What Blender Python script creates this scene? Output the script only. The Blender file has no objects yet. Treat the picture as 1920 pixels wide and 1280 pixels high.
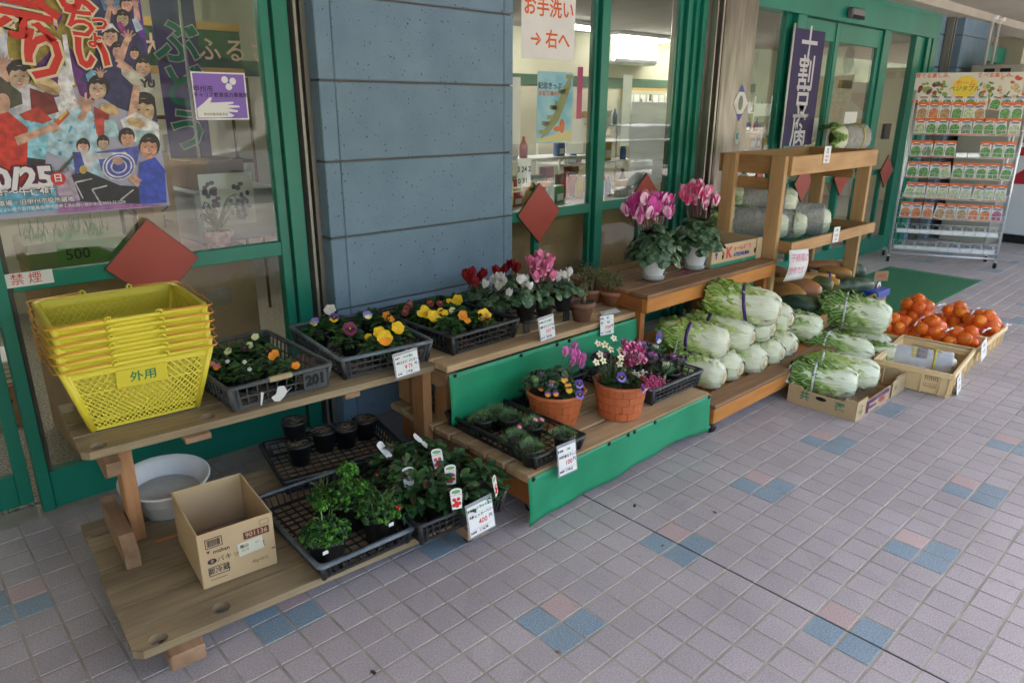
import bpy, bmesh, math, random
from mathutils import Vector, Matrix, Euler, noise
D = bpy.data; S = bpy.context.scene; COL = S.collection
R = random.Random(7)
rad = math.radians
# ---------------------------------------------------------------- camera
CAMP = Vector((0.0, -2.961, 1.468)); YA = 0.746262; PI_ = 0.319393; RO = 0.004587; FPX = 1329.9
_fw = Vector((math.sin(YA)*math.cos(PI_), math.cos(YA)*math.cos(PI_), -math.sin(PI_)))
_r = Vector((math.cos(YA), -math.sin(YA), 0)); _u = _r.cross(_fw)
_r2 = _r*math.cos(RO)+_u*math.sin(RO); _u2 = _u*math.cos(RO)-_r*math.sin(RO)
cam = D.objects.new('camera', D.cameras.new('camera')); COL.objects.link(cam)
cam.data.lens = FPX/1920*36; cam.data.sensor_width = 36; cam.data.clip_end = 2000; cam.data.clip_start = 0.05
_m = Matrix((_r2, _u2, -_fw)).transposed().to_4x4(); _m.translation = CAMP; cam.matrix_world = _m
cam.data.dof.use_dof = True; cam.data.dof.focus_distance = 2.8; cam.data.dof.aperture_fstop = 11.0
S.camera = cam
def P(px, py, ax, val):
    """point of the plane ax=val seen at a pixel of the photograph"""
    d = _fw+_r2*((px-960)/FPX)-_u2*((py-640)/FPX); i = 'xyz'.index(ax)
    return CAMP+d*((val-CAMP[i])/d[i])
# ---------------------------------------------------------------- world, sun, exposure
W = D.worlds.new('World'); S.world = W; W.use_nodes = True
_n = W.node_tree.nodes; _l = W.node_tree.links
_bg = _n['Background']; _sky = _n.new('ShaderNodeTexSky'); _sky.sky_type = 'NISHITA'; _sky.sun_disc = False
SUN_EL, SUN_AZ = 42, 80     # azimuth clockwise from +Y
_sky.sun_elevation = rad(SUN_EL); _sky.sun_rotation = rad(SUN_AZ); _sky.dust_density = 6.0; _sky.air_density = 1.0
_l.new(_sky.outputs[0], _bg.inputs[0]); _bg.inputs[1].default_value = 0.15
sl = D.lights.new('sun', 'SUN'); sl.energy = 4.5; sl.angle = rad(.6); sl.color = (1.0, 0.96, 0.9)
so = D.objects.new('sun', sl); COL.objects.link(so)
_sd = Vector((math.sin(rad(SUN_AZ))*math.cos(rad(SUN_EL)), math.cos(rad(SUN_AZ))*math.cos(rad(SUN_EL)), math.sin(rad(SUN_EL))))
so.rotation_euler = _sd.to_track_quat('Z', 'Y').to_euler()
S.view_settings.view_transform = 'Standard'; S.view_settings.look = 'None'; S.view_settings.gamma = 1
S.view_settings.exposure = 3.02; S.view_settings.use_curve_mapping = False
S.cycles.max_bounces = 7; S.cycles.diffuse_bounces = 3; S.cycles.glossy_bounces = 3; S.cycles.transparent_max_bounces = 16
S.cycles.transmission_bounces = 4; S.cycles.use_denoising = True; S.cycles.caustics_reflective = False; S.cycles.caustics_refractive = False
# ---------------------------------------------------------------- materials
MATS = {}
def lin(c):
    return tuple((x/12.92 if x <= .04045 else ((x+.055)/1.055)**2.4) for x in c)
def mat(name, col, rough=.6, col2=None, scale=6, bump=0, bscale=80, metal=0, stretch=(1, 1, 1), spec=.5, contrast=(.35, .65), detail=4, coord='Object', trans=0, emit=0, alpha=1, sss=0):
    if name in MATS: return MATS[name]
    m = D.materials.new(name); m.use_nodes = True; nt = m.node_tree; N = nt.nodes; L = nt.links; b = N['Principled BSDF']
    b.inputs['Base Color'].default_value = (*col, 1); b.inputs['Roughness'].default_value = rough
    b.inputs['Metallic'].default_value = metal; b.inputs['Specular IOR Level'].default_value = spec
    if trans: b.inputs['Transmission Weight'].default_value = trans
    if sss: b.inputs['Subsurface Weight'].default_value = sss; b.inputs['Subsurface Radius'].default_value = (.02, .03, .01); b.inputs['Subsurface Scale'].default_value = .3
    if emit: b.inputs['Emission Color'].default_value = (*col, 1); b.inputs['Emission Strength'].default_value = emit
    if alpha < 1: b.inputs['Alpha'].default_value = alpha
    if col2 or bump:
        tc = N.new('ShaderNodeTexCoord'); oi = N.new('ShaderNodeObjectInfo'); mp = N.new('ShaderNodeMapping')
        mul = N.new('ShaderNodeVectorMath'); mul.operation = 'SCALE'; mul.inputs[3].default_value = 37.0
        cx = N.new('ShaderNodeCombineXYZ')
        for i in range(3): L.new(oi.outputs['Random'], cx.inputs[i])
        L.new(cx.outputs[0], mul.inputs[0]); L.new(tc.outputs[coord], mp.inputs[0]); L.new(mul.outputs[0], mp.inputs[1])
        mp.inputs[3].default_value = stretch
    if col2:
        no = N.new('ShaderNodeTexNoise'); no.inputs['Scale'].default_value = scale; no.inputs['Detail'].default_value = detail
        L.new(mp.outputs[0], no.inputs[0]); cr = N.new('ShaderNodeValToRGB')
        cr.color_ramp.elements[0].position = contrast[0]; cr.color_ramp.elements[1].position = contrast[1]
        cr.color_ramp.elements[0].color = (*col, 1); cr.color_ramp.elements[1].color = (*col2, 1)
        L.new(no.outputs[0], cr.inputs[0]); L.new(cr.outputs[0], b.inputs['Base Color'])
    if bump:
        nb = N.new('ShaderNodeTexNoise'); nb.inputs['Scale'].default_value = bscale; nb.inputs['Detail'].default_value = 3
        L.new(mp.outputs[0], nb.inputs[0]); bu = N.new('ShaderNodeBump'); bu.inputs['Strength'].default_value = bump; bu.inputs['Distance'].default_value = .004
        L.new(nb.outputs[0], bu.inputs['Height']); L.new(bu.outputs[0], b.inputs['Normal'])
    MATS[name] = m; return m
def flat(name, col, rough=.7, **k): return mat(name, col, rough, **k)
def wood(name, c1, c2, c3=None, rough=.65, axis='x', spec=.3):
    """boards: stretched noise for grain, a second layer for dirt and knots"""
    if name in MATS: return MATS[name]
    st = {'x': (1.2, 22, 22), 'y': (22, 1.2, 22), 'z': (22, 22, 1.2)}[axis]
    m = mat(name, c1, rough, col2=c2, scale=2.2, stretch=st, bump=.25, bscale=14, contrast=(.3, .72), detail=6, spec=spec)
    nt = m.node_tree; N = nt.nodes; L = nt.links; b = N['Principled BSDF']; cr = [x for x in N if x.type == 'VALTORGB'][0]; mp = [x for x in N if x.type == 'MAPPING'][0]
    tc = [x for x in N if x.type == 'TEX_COORD'][0]
    n2 = N.new('ShaderNodeTexNoise'); n2.inputs['Scale'].default_value = 3.0; n2.inputs['Detail'].default_value = 5
    m2 = N.new('ShaderNodeMapping'); L.new(tc.outputs['Object'], m2.inputs[0]); L.new(mp.inputs[1].links[0].from_socket, m2.inputs[1])
    m2.inputs[3].default_value = {'x': (1, 3, 3), 'y': (3, 1, 3), 'z': (3, 3, 1)}[axis]
    L.new(m2.outputs[0], n2.inputs[0]); r2 = N.new('ShaderNodeValToRGB'); r2.color_ramp.elements[0].position = .42; r2.color_ramp.elements[1].position = .7
    L.new(n2.outputs[0], r2.inputs[0]); mx = N.new('ShaderNodeMix'); mx.data_type = 'RGBA'
    fm = N.new('ShaderNodeMath'); fm.operation = 'MULTIPLY'; fm.inputs[1].default_value = .6; L.new(r2.outputs[0], fm.inputs[0])
    L.new(fm.outputs[0], mx.inputs[0]); L.new(cr.outputs[0], mx.inputs[6]); mx.inputs[7].default_value = (*(c3 or tuple(x*.45 for x in c1)), 1)
    L.new(mx.outputs[2], b.inputs['Base Color']); return m
# ---------------------------------------------------------------- mesh builder
class MB:
    def __init__(s): s.v = []; s.f = []; s.m = []; s.s = []; s.uv = None
    def add(s, vs, fs, mi=0, sm=False, M=None):
        o = len(s.v)
        s.v += [tuple(M @ Vector(p)) for p in vs] if M is not None else [tuple(p) for p in vs]
        for f in fs: s.f.append(tuple(i+o for i in f)); s.m.append(mi); s.s.append(sm)
        return s
    def box(s, a, b, mi=0, M=None):
        x0, x1 = sorted((a[0], b[0])); y0, y1 = sorted((a[1], b[1])); z0, z1 = sorted((a[2], b[2]))
        v = [(x, y, z) for x in (x0, x1) for y in (y0, y1) for z in (z0, z1)]
        return s.add(v, [(0, 1, 3, 2), (4, 6, 7, 5), (0, 4, 5, 1), (2, 3, 7, 6), (0, 2, 6, 4), (1, 5, 7, 3)], mi, False, M)
    def cbox(s, a, b, c=.003, mi=0, M=None, jit=0):
        """box with chamfered edges"""
        lo = [min(a[i], b[i]) for i in range(3)]; hi = [max(a[i], b[i]) for i in range(3)]
        c = min([c]+[(hi[i]-lo[i])*.45 for i in range(3)]); vs = []; idx = {}
        for sx in (0, 1):
            for sy in (0, 1):
                for sz in (0, 1):
                    sg = (sx, sy, sz)
                    for ax in range(3):
                        p = []
                        for i in range(3):
                            e = hi[i] if sg[i] else lo[i]
                            p.append(e if i == ax else e+(-c if sg[i] else c))
                        idx[(sg, ax)] = len(vs); vs.append(tuple(q+(R.uniform(-jit, jit) if jit else 0) for q in p))
        fs = []
        for ax in range(3):
            o = [i for i in range(3) if i != ax]
            for sd in (0, 1):
                q = []
                for (p, r) in ((0, 0), (1, 0), (1, 1), (0, 1)):
                    g = [0, 0, 0]; g[ax] = sd; g[o[0]] = p; g[o[1]] = r; q.append(idx[(tuple(g), ax)])
                fs.append(tuple(q))
        for ax in range(3):   # edges parallel to ax
            o = [i for i in range(3) if i != ax]
            for p in (0, 1):
                for r in (0, 1):
                    g0 = [0, 0, 0]; g0[o[0]] = p; g0[o[1]] = r; g1 = list(g0); g1[ax] = 1
                    fs.append((idx[(tuple(g0), o[0])], idx[(tuple(g1), o[0])], idx[(tuple(g1), o[1])], idx[(tuple(g0), o[1])]))
        for sx in (0, 1):
            for sy in (0, 1):
                for sz in (0, 1): fs.append(tuple(idx[((sx, sy, sz), a_)] for a_ in range(3)))
        return s.add(vs, fs, mi, False, M)
    def tube(s, pts, r, n=6, mi=0, M=None, closed=False, caps=True, sm=True):
        pts = [Vector(p) for p in pts]; k = len(pts); rr = r if isinstance(r, (list, tuple)) else [r]*k; vs = []; up = None
        for i, p in enumerate(pts):
            if closed: t = pts[(i+1) % k]-pts[i-1]
            else: t = pts[min(i+1, k-1)]-pts[max(i-1, 0)]
            t = t.normalized() if t.length > 1e-9 else Vector((0, 0, 1))
            if up is None: up = Vector((0, 0, 1)) if abs(t.z) < .9 else Vector((1, 0, 0))
            a = up-t*up.dot(t); a = a.normalized() if a.length > 1e-6 else t.orthogonal().normalized(); up = a; b = t.cross(a)
            for j in range(n):
                w = 2*math.pi*j/n; vs.append(p+(a*math.cos(w)+b*math.sin(w))*rr[i])
        fs = []; K = k if closed else k-1
        for i in range(K):
            for j in range(n):
                q = (i+1) % k; fs.append((i*n+j, i*n+(j+1) % n, q*n+(j+1) % n, q*n+j))
        if caps and not closed: fs.append(tuple(range(n-1, -1, -1))); fs.append(tuple((k-1)*n+j for j in range(n)))
        return s.add(vs, fs, mi, sm, M)
    def lathe(s, prof, n=24, mi=0, M=None, sm=True, sx=1, sy=1, wob=None, mis=None):
        vs = []; fs = []
        for (r, z) in prof:
            for j in range(n):
                w = 2*math.pi*j/n; q = r*(1+(wob(w, z) if wob else 0)); vs.append((q*math.cos(w)*sx, q*math.sin(w)*sy, z))
        o = len(s.f)
        for i in range(len(prof)-1):
            for j in range(n): fs.append((i*n+j, i*n+(j+1) % n, (i+1)*n+(j+1) % n, (i+1)*n+j))
        s.add(vs, fs, mi, sm, M)
        if mis:
            for i in range(len(prof)-1):
                for j in range(n): s.m[o+i*n+j] = mis[i]
        return s
    def disc(s, c, r, n=20, mi=0, M=None, up=True):
        return s.add([(c[0]+r*math.cos(2*math.pi*j/n), c[1]+r*math.sin(2*math.pi*j/n), c[2]) for j in range(n)], [tuple(range(n)) if up else tuple(range(n-1, -1, -1))], mi, False, M)
    def ell(s, c, r, nu=14, nv=9, mi=0, M=None, f=None):
        vs = []; fs = []
        for i in range(nv+1):
            t = math.pi*i/nv
            for j in range(nu):
                w = 2*math.pi*j/nu; p = Vector((math.sin(t)*math.cos(w), math.sin(t)*math.sin(w), math.cos(t)))
                q = f(p) if f else 1.0; vs.append((c[0]+p.x*r[0]*q, c[1]+p.y*r[1]*q, c[2]+p.z*r[2]*q))
        for i in range(nv):
            for j in range(nu): fs.append((i*nu+j, (i+1)*nu+j, (i+1)*nu+(j+1) % nu, i*nu+(j+1) % nu))
        return s.add(vs, fs, mi, True, M)
    def quad(s, a, b, c, d, mi=0, M=None): return s.add([a, b, c, d], [(0, 1, 2, 3)], mi, False, M)
    def poly(s, pts, mi=0, M=None, z=0): return s.add([(p[0], p[1], z) for p in pts], [tuple(range(len(pts)))], mi, False, M)
    def prism(s, pts, z0, z1, mi=0, M=None):
        n = len(pts); v = [(p[0], p[1], z0) for p in pts]+[(p[0], p[1], z1) for p in pts]
        return s.add(v, [tuple(range(n-1, -1, -1)), tuple(range(n, 2*n))]+[(i, (i+1) % n, n+(i+1) % n, n+i) for i in range(n)], mi, False, M)
    def bar(s, a, b, w, h, mi=0, M=None):
        """rectangular bar from a to b: w across, h upward"""
        a = Vector(a); b = Vector(b); t = (b-a).normalized(); up = Vector((0, 0, 1)) if abs(t.z) < .95 else Vector((1, 0, 0))
        sd = t.cross(up).normalized()*w/2; u2 = sd.cross(t).normalized()*h/2
        v = [p+sd*i+u2*j for p in (a, b) for (i, j) in ((-1, -1), (1, -1), (1, 1), (-1, 1))]
        return s.add(v, [(3, 2, 1, 0), (4, 5, 6, 7)]+[(i, (i+1) % 4, 4+(i+1) % 4, 4+i) for i in range(4)], mi, False, M)
    def mesh(s, name, mats):
        me = D.meshes.new(name); me.from_pydata(s.v, [], s.f)
        for m in mats: me.materials.append(m)
        me.polygons.foreach_set('material_index', s.m); me.polygons.foreach_set('use_smooth', s.s)
        if s.uv is not None:
            ul = me.uv_layers.new(name='UVMap'); li = [0]*len(me.loops); me.loops.foreach_get('vertex_index', li)
            fl = []
            for i in li: fl += s.uv[i]
            ul.data.foreach_set('uv', fl)
        me.update(); return me
    def build(s, name, mats, parent=None, **k):
        if not isinstance(mats, (list, tuple)): mats = [mats]
        o = D.objects.new(name, s.mesh(name, mats)); COL.objects.link(o)
        if parent is not None: o.parent = parent
        for a, b in k.items(): o[a] = b
        return o
def ob(name, me, parent=None, M=None, **k):
    o = D.objects.new(name, me); COL.objects.link(o)
    if parent is not None: o.parent = parent
    if M is not None: o.matrix_basis = M
    for a, b in k.items(): o[a] = b
    return o
def thing(name, label, cat, loc=(0, 0, 0), rz=0, group=None, M=None):
    o = D.objects.new(name, None); COL.objects.link(o); o.empty_display_size = .05
    o.location = loc; o.rotation_euler = (0, 0, rz)
    if M is not None: o.matrix_basis = M
    o['label'] = label; o['category'] = cat
    if group: o['group'] = group
    return o
def tag(o, label, cat, group=None):
    o['label'] = label; o['category'] = cat
    if group: o['group'] = group
    return o
def kids(o): return [c for c in D.objects if c.parent == o]
CH = {}
def dup(o, label, M=None, loc=None, rz=None):
    """copy a thing with its parts and sub-parts"""
    c = o.copy(); COL.objects.link(c); c['label'] = label
    if M is not None: c.matrix_basis = M
    if loc is not None: c.location = loc
    if rz is not None: c.rotation_euler = (0, 0, rz)
    if o.name not in CH: CH[o.name] = [(k, kids(k)) for k in kids(o)]
    for k, g in CH[o.name]:
        d = k.copy(); COL.objects.link(d); d.parent = c
        for q in g: e = q.copy(); COL.objects.link(e); e.parent = d
    return c
def T(*a): return Matrix.Translation(a)
def Rm(d, ax): return Matrix.Rotation(rad(d), 4, ax)
def Sc(x, y=None, z=None): return Matrix.Diagonal((x, y if y is not None else x, z if z is not None else x, 1))
def frame(o, x, y):
    x = Vector(x).normalized(); y = Vector(y).normalized(); z = x.cross(y).normalized(); y = z.cross(x)
    m = Matrix((x, y, z)).transposed().to_4x4(); m.translation = Vector(o); return m
def wallM(x, y, z): return frame((x, y, z), (1, 0, 0), (0, 0, 1))   # local XY plane facing the street (-Y)
TXC = {}
def txt(s, size, m, parent, M=None, name='lettering', bold=0, align='CENTER', sx=1, vert=False, sp=1.0):
    key = (tuple(s), size, bold, align, vert, sp, m.name)
    if key not in TXC:
        cu = D.curves.new('lettering', 'FONT'); cu.body = '\n'.join(s) if vert else s; cu.size = size; cu.align_x = align; cu.align_y = 'CENTER'
        cu.offset = bold; cu.resolution_u = 2; cu.space_line = sp if vert else 1; cu.space_character = sp if not vert else 1
        o = D.objects.new('lettering', cu); COL.objects.link(o)
        dg = bpy.context.evaluated_depsgraph_get(); me = D.meshes.new_from_object(o.evaluated_get(dg)); me.name = 'lettering'
        me.materials.clear(); me.materials.append(m); D.objects.remove(o); D.curves.remove(cu); TXC[key] = me
    o = D.objects.new(name, TXC[key]); COL.objects.link(o); o.parent = parent
    if M is not None: o.matrix_basis = M
    if sx != 1: o.matrix_basis = o.matrix_basis @ Sc(sx, 1, 1)
    return o
# ================================================================ shared materials
def tile_mat(name, c1, c2):
    m = mat(name, c1, .46, col2=c2, scale=210, contrast=(.42, .6), detail=2, bump=.35, bscale=230)
    nt = m.node_tree; N = nt.nodes; L = nt.links; b = N['Principled BSDF']; g = N.new('ShaderNodeNewGeometry')
    mp = [x for x in N if x.type == 'MAPPING'][0]; L.new(g.outputs['Position'], mp.inputs[0])
    for l in list(mp.inputs[1].links): L.remove(l)
    off = N.new('ShaderNodeVectorMath'); off.operation = 'ADD'; off.inputs[1].default_value = (-.00537, -.0281, 0); L.new(g.outputs['Position'], off.inputs[0])
    sn = N.new('ShaderNodeVectorMath'); sn.operation = 'SNAP'; sn.inputs[1].default_value = (.1, .1, 10); L.new(off.outputs[0], sn.inputs[0])
    wn = N.new('ShaderNodeTexWhiteNoise'); wn.noise_dimensions = '3D'; L.new(sn.outputs[0], wn.inputs['Vector'])
    n2 = N.new('ShaderNodeTexNoise'); n2.inputs['Scale'].default_value = 2.2; n2.inputs['Detail'].default_value = 6; L.new(g.outputs['Position'], n2.inputs[0])
    a = N.new('ShaderNodeMath'); a.operation = 'MULTIPLY_ADD'; a.inputs[1].default_value = .12; a.inputs[2].default_value = .69; L.new(wn.outputs[0], a.inputs[0])
    c = N.new('ShaderNodeMath'); c.operation = 'MULTIPLY_ADD'; c.inputs[1].default_value = .50; L.new(n2.outputs[0], c.inputs[0]); L.new(a.outputs[0], c.inputs[2])
    cr = [x for x in N if x.type == 'VALTORGB'][0]; mx = N.new('ShaderNodeVectorMath'); mx.operation = 'SCALE'; L.new(cr.outputs[0], mx.inputs[0]); L.new(c.outputs[0], mx.inputs[3])
    n3 = N.new('ShaderNodeTexNoise'); n3.inputs['Scale'].default_value = 9; n3.inputs['Detail'].default_value = 7; n3.inputs['Roughness'].default_value = .7; L.new(g.outputs['Position'], n3.inputs[0])
    r3 = N.new('ShaderNodeValToRGB'); r3.color_ramp.elements[0].position = .60; r3.color_ramp.elements[1].position = .80; r3.color_ramp.elements[1].color = (.55, .55, .55, 1); L.new(n3.outputs[0], r3.inputs[0])
    m3 = N.new('ShaderNodeMix'); m3.data_type = 'RGBA'; L.new(r3.outputs[0], m3.inputs[0]); L.new(mx.outputs[0], m3.inputs[6]); m3.inputs[7].default_value = (.12, .105, .10, 1)
    L.new(m3.outputs[2], b.inputs['Base Color']); return m
M_tile = tile_mat('mauve tile', (.375, .325, .332), (.49, .44, .455)); M_pink = tile_mat('pink tile', (.46, .33, .32), (.57, .44, .43)); M_blue = tile_mat('blue tile', (.19, .26, .32), (.30, .385, .45))
M_grout = mat('grout', (.33, .30, .25), .95, col2=(.45, .415, .35), scale=9, bump=.5, bscale=300)
M_joint = flat('black joint sealant', (.035, .033, .03), .8)
M_green = mat('green enamel', (.005, .165, .11), .38, col2=(.008, .21, .14), scale=2.2, bump=.02, detail=8, stretch=(1, 1, .3))
M_seal = flat('window gasket', (.07, .065, .055), .7)
M_bluew = mat('blue painted block', (.165, .25, .335), .85, col2=(.205, .305, .395), scale=5, bump=.6, bscale=160, contrast=(.3, .7), spec=.25)
def add_pits(m):
    nt = m.node_tree; N = nt.nodes; L = nt.links; b = N['Principled BSDF']; src = b.inputs['Base Color'].links[0].from_socket
    g = N.new('ShaderNodeNewGeometry'); no = N.new('ShaderNodeTexNoise'); no.inputs['Scale'].default_value = 75; no.inputs['Detail'].default_value = 1; L.new(g.outputs['Position'], no.inputs[0])
    r = N.new('ShaderNodeValToRGB'); r.color_ramp.elements[0].position = .70; r.color_ramp.elements[1].position = .76; L.new(no.outputs[0], r.inputs[0])
    mx = N.new('ShaderNodeMix'); mx.data_type = 'RGBA'; L.new(r.outputs[0], mx.inputs[0]); L.new(src, mx.inputs[6]); mx.inputs[7].default_value = (.06, .085, .11, 1); L.new(mx.outputs[2], b.inputs['Base Color'])
add_pits(M_bluew)
M_groove = flat('mortar groove', (.13, .115, .105), .9)
M_alu = mat('dull aluminium', (.36, .33, .28), .42, col2=(.28, .255, .22), scale=4, metal=.75, stretch=(8, 8, .5))
M_steel = mat('stained stainless steel', (.27, .24, .21), .36, col2=(.15, .125, .10), scale=3, metal=.85, stretch=(6, 6, .8), bump=.05)
M_black = flat('black void', (.012, .012, .012), .9)
M_ceil = mat('beige soffit', (.44, .40, .33), .9, col2=(.49, .45, .38), scale=3, bump=.15, bscale=120)
M_white = flat('white plastic', (.78, .78, .76), .5)
M_paper = mat('white paper', (.74, .74, .72), .8, col2=(.80, .80, .78), scale=5)
M_cream = mat('cream wall', (.47, .44, .33), .85, col2=(.52, .49, .37), scale=2)
M_ink = flat('black ink', (.02, .02, .022), .6); M_redink = flat('red ink', (.62, .04, .04), .6); M_grnink = flat('green ink', (.01, .22, .10), .6)
M_orink = flat('orange ink', (.75, .16, .03), .6)
def glass_mat():
    m = D.materials.new('window glass'); m.use_nodes = True; N = m.node_tree.nodes; L = m.node_tree.links; N.clear()
    o = N.new('ShaderNodeOutputMaterial'); mx = N.new('ShaderNodeMixShader'); t = N.new('ShaderNodeBsdfTransparent'); g = N.new('ShaderNodeBsdfGlossy'); fr = N.new('ShaderNodeFresnel')
    t.inputs[0].default_value = (.95, .97, .95, 1); g.inputs['Roughness'].default_value = .008; g.inputs[0].default_value = (.95, .95, .95, 1); gm = N.new('ShaderNodeNewGeometry'); io = N.new('ShaderNodeMath'); io.operation = 'MULTIPLY_ADD'; io.inputs[1].default_value = 1/1.5-1.5; io.inputs[2].default_value = 1.5; L.new(gm.outputs['Backfacing'], io.inputs[0]); L.new(io.outputs[0], fr.inputs[0])
    ff = N.new('ShaderNodeMath'); ff.operation = 'SUBTRACT'; ff.inputs[0].default_value = 1; L.new(gm.outputs['Backfacing'], ff.inputs[1]); fm = N.new('ShaderNodeMath'); fm.operation = 'MULTIPLY'; L.new(fr.outputs[0], fm.inputs[0]); L.new(ff.outputs[0], fm.inputs[1]); L.new(fm.outputs[0], mx.inputs[0]); L.new(t.outputs[0], mx.inputs[1]); L.new(g.outputs[0], mx.inputs[2]); L.new(mx.outputs[0], o.inputs[0]); return m
M_glass = glass_mat()
# ================================================================ pavement
pave = MB().add([(-30, -5.6, -.0016), (60, -5.6, -.0016), (60, .05, -.0016), (-30, .05, -.0016)], [(0, 1, 2, 3)]).build('pavement', M_grout); pave['kind'] = 'structure'
OX, OY = 1.30537, -1.77190
def tile_shape(mb, x, y, mi=0, dz=0, tx=0, ty=0):
    x0, x1, y0, y1 = x+.0029, x+.0971, y+.0038, y+.0962; c = .0016
    mb.add([(x0, y0, -.004), (x1, y0, -.004), (x1, y1, -.004), (x0, y1, -.004), (x0+c, y0+c, dz-tx), (x1-c, y0+c, dz+tx), (x1-c, y1-c, dz+tx+ty), (x0+c, y1-c, dz-tx+ty)],
           [(4, 5, 6, 7), (0, 1, 5, 4), (1, 2, 6, 5), (2, 3, 7, 6), (3, 0, 4, 7)], mi)
cells = []
for i in range(-45, 260):
    for j in range(-38, 18):
        x, y = OX+.1*i, OY+.1*j
        if y > -.09: continue
        a, b_ = i % 6, j % 6
        k = 1 if (a == 0 and b_ == 0) else 2 if (a, b_) in ((5, 0), (5, 5), (0, 5)) else 0
        d = Vector((x+.05, y+.05, 0))-CAMP; zf = d.dot(_fw); vis = False; size = 0
        if zf > .3:
            px = 960+FPX*d.dot(_r2)/zf; py = 640-FPX*d.dot(_u2)/zf
            # hidden stretch under the stands
            hid = (.35 < x < 1.5 and -1.2 < y < -.45) or (1.6 < x < 4.0 and -1.3 < y < -.2)
            if 0 < px < 1920 and 0 < py < 1280 and not hid: size = .01/zf**3
        cells.append((size, i, j, x, y, k))
cells.sort(key=lambda c: -c[0])
tm = []
for k, mm in enumerate((M_tile, M_pink, M_blue)):
    b_ = MB(); tile_shape(b_, 0, 0); tm.append(b_.mesh('tile', [mm]))
for c in cells[:298]:
    o = ob('tile', tm[c[5]], pave, T(c[3], c[4], R.uniform(-.0003, .0003)) @ Matrix.Rotation(R.uniform(-.003, .003), 4, 'X') @ Matrix.Rotation(R.uniform(-.003, .003), 4, 'Y'))
rest = MB()
for c in cells[298:]: tile_shape(rest, c[3], c[4], c[5], R.uniform(-.0003, .0003), R.uniform(-.0002, .0002), R.uniform(-.0002, .0002))
rest.build('tiles', [M_tile, M_pink, M_blue], pave, kind='stuff')
MB().box((1.9028, -5.6, -.003), (1.9074, 0, -.0006)).build('expansion_joint', M_joint, pave)
M_litter = flat('dead leaf', (.25, .12, .05), .8)
# road and ground beyond the arcade
M_asph = mat('asphalt', (.05, .05, .052), .9, col2=(.075, .075, .078), scale=30, bump=.4, bscale=200)
MB().box((-80, -26, -1.2), (120, -5.75, -.70)).build('road', M_asph)['kind'] = 'structure'
MB().box((-80, -13, -.72), (120, -5.76, -.66)).build('added_bounce_slab', mat('forecourt concrete', (.24, .225, .20), .9, col2=(.32, .30, .27), scale=1.5, bump=.3, bscale=120))['kind'] = 'structure'  # unseen pale slab, added to bounce sunlight in under the arcade
MB().box((-80, -5.75, -1.2), (120, -5.6, 0)).build('kerb', mat('kerb concrete', (.35, .34, .32), .9, col2=(.42, .41, .39), scale=8))['kind'] = 'structure'
g = MB().add([(-400, -400, -.72), (400, -400, -.72), (400, 400, -.72), (-400, 400, -.72)], [(0, 1, 2, 3)]).build('ground', mat('gravelly ground', (.16, .14, .11), .95, col2=(.24, .21, .17), scale=2)); g['kind'] = 'structure'
# ================================================================ arcade ceiling
ceil = MB().box((-12, -4.05, 2.47), (26, -.24, 2.60)).build('arcade_ceiling', M_ceil); ceil['kind'] = 'structure'
MB().box((-2.6, -4.6, 0), (-2.4, 0, 2.469)).build('added_sky_block_wall', M_cream)['kind'] = 'structure'  # out-of-view wall, added to cut sky light from the left
MB().box((-12, -.24, 2.475), (26, -.215, 2.60)).build('edge_trim', M_white, ceil)
MB().box((-12, -.215, 2.40), (26, .12, 2.60)).build('soffit_strip', M_ceil, ceil)
def hatch(x0, y0, x1, y1):
    m = MB()
    for a, b in (((x0, y0), (x1, y0)), ((x0, y1), (x1, y1)), ((x0, y0), (x0, y1)), ((x1, y0), (x1, y1))):
        m.box((min(a[0], b[0])-.006, min(a[1], b[1])-.006, 2.466), (max(a[0], b[0])+.006, max(a[1], b[1])+.006, 2.4695))
    m.build('access_hatch', M_joint, ceil)
hatch(7.9, -1.25, 8.6, -.65); hatch(9.8, -1.25, 10.5, -.65)
ceil_up = MB().box((-12, -4.15, 2.6), (26, 6.2, 2.9)).build('roof_slab', M_cream); ceil_up['kind'] = 'structure'
# ================================================================ shop fronts
def vbox(mb, x0, x1, z0, z1, y0=-.03, y1=.03, mi=0): mb.cbox((x0, y0, z0), (x1, y1, z1), .002, mi)
def glass(name, x0, x1, z0, z1, par, y=.0): return MB().box((x0, y-.003, z0), (x1, y+.003, z1)).build(name, M_glass, par)
def mk(par, name, x0, x1, z0, z1, y0=-.03, y1=.03, m=None):
    b = MB(); vbox(b, x0, x1, z0, z1, y0, y1); return b.build(name, m or M_green, par)
def diamond(x, y, z=.884, lab='', h=.172, yr=0):
    t = thing('diamond_plate', lab, 'door sign', (x, y, z), 0, 'red diamond plates on the glass')
    MB().prism([(-h, 0), (0, -h), (h, 0), (0, h)], 0, .012, M=wallM(0, 0, 0)).build('plate', M_board, t)
    MB().prism([(-h+.004, 0), (0, -h+.004), (h-.004, 0), (0, h-.004)], .0125, .0135, M=wallM(0, 0, 0)).build('face', M_redp, t); return t
M_board = flat('dark plate core', (.08, .07, .05), .7); M_redp = mat('faded red plate', (.36, .055, .035), .5, col2=(.42, .07, .05), scale=2)
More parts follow.
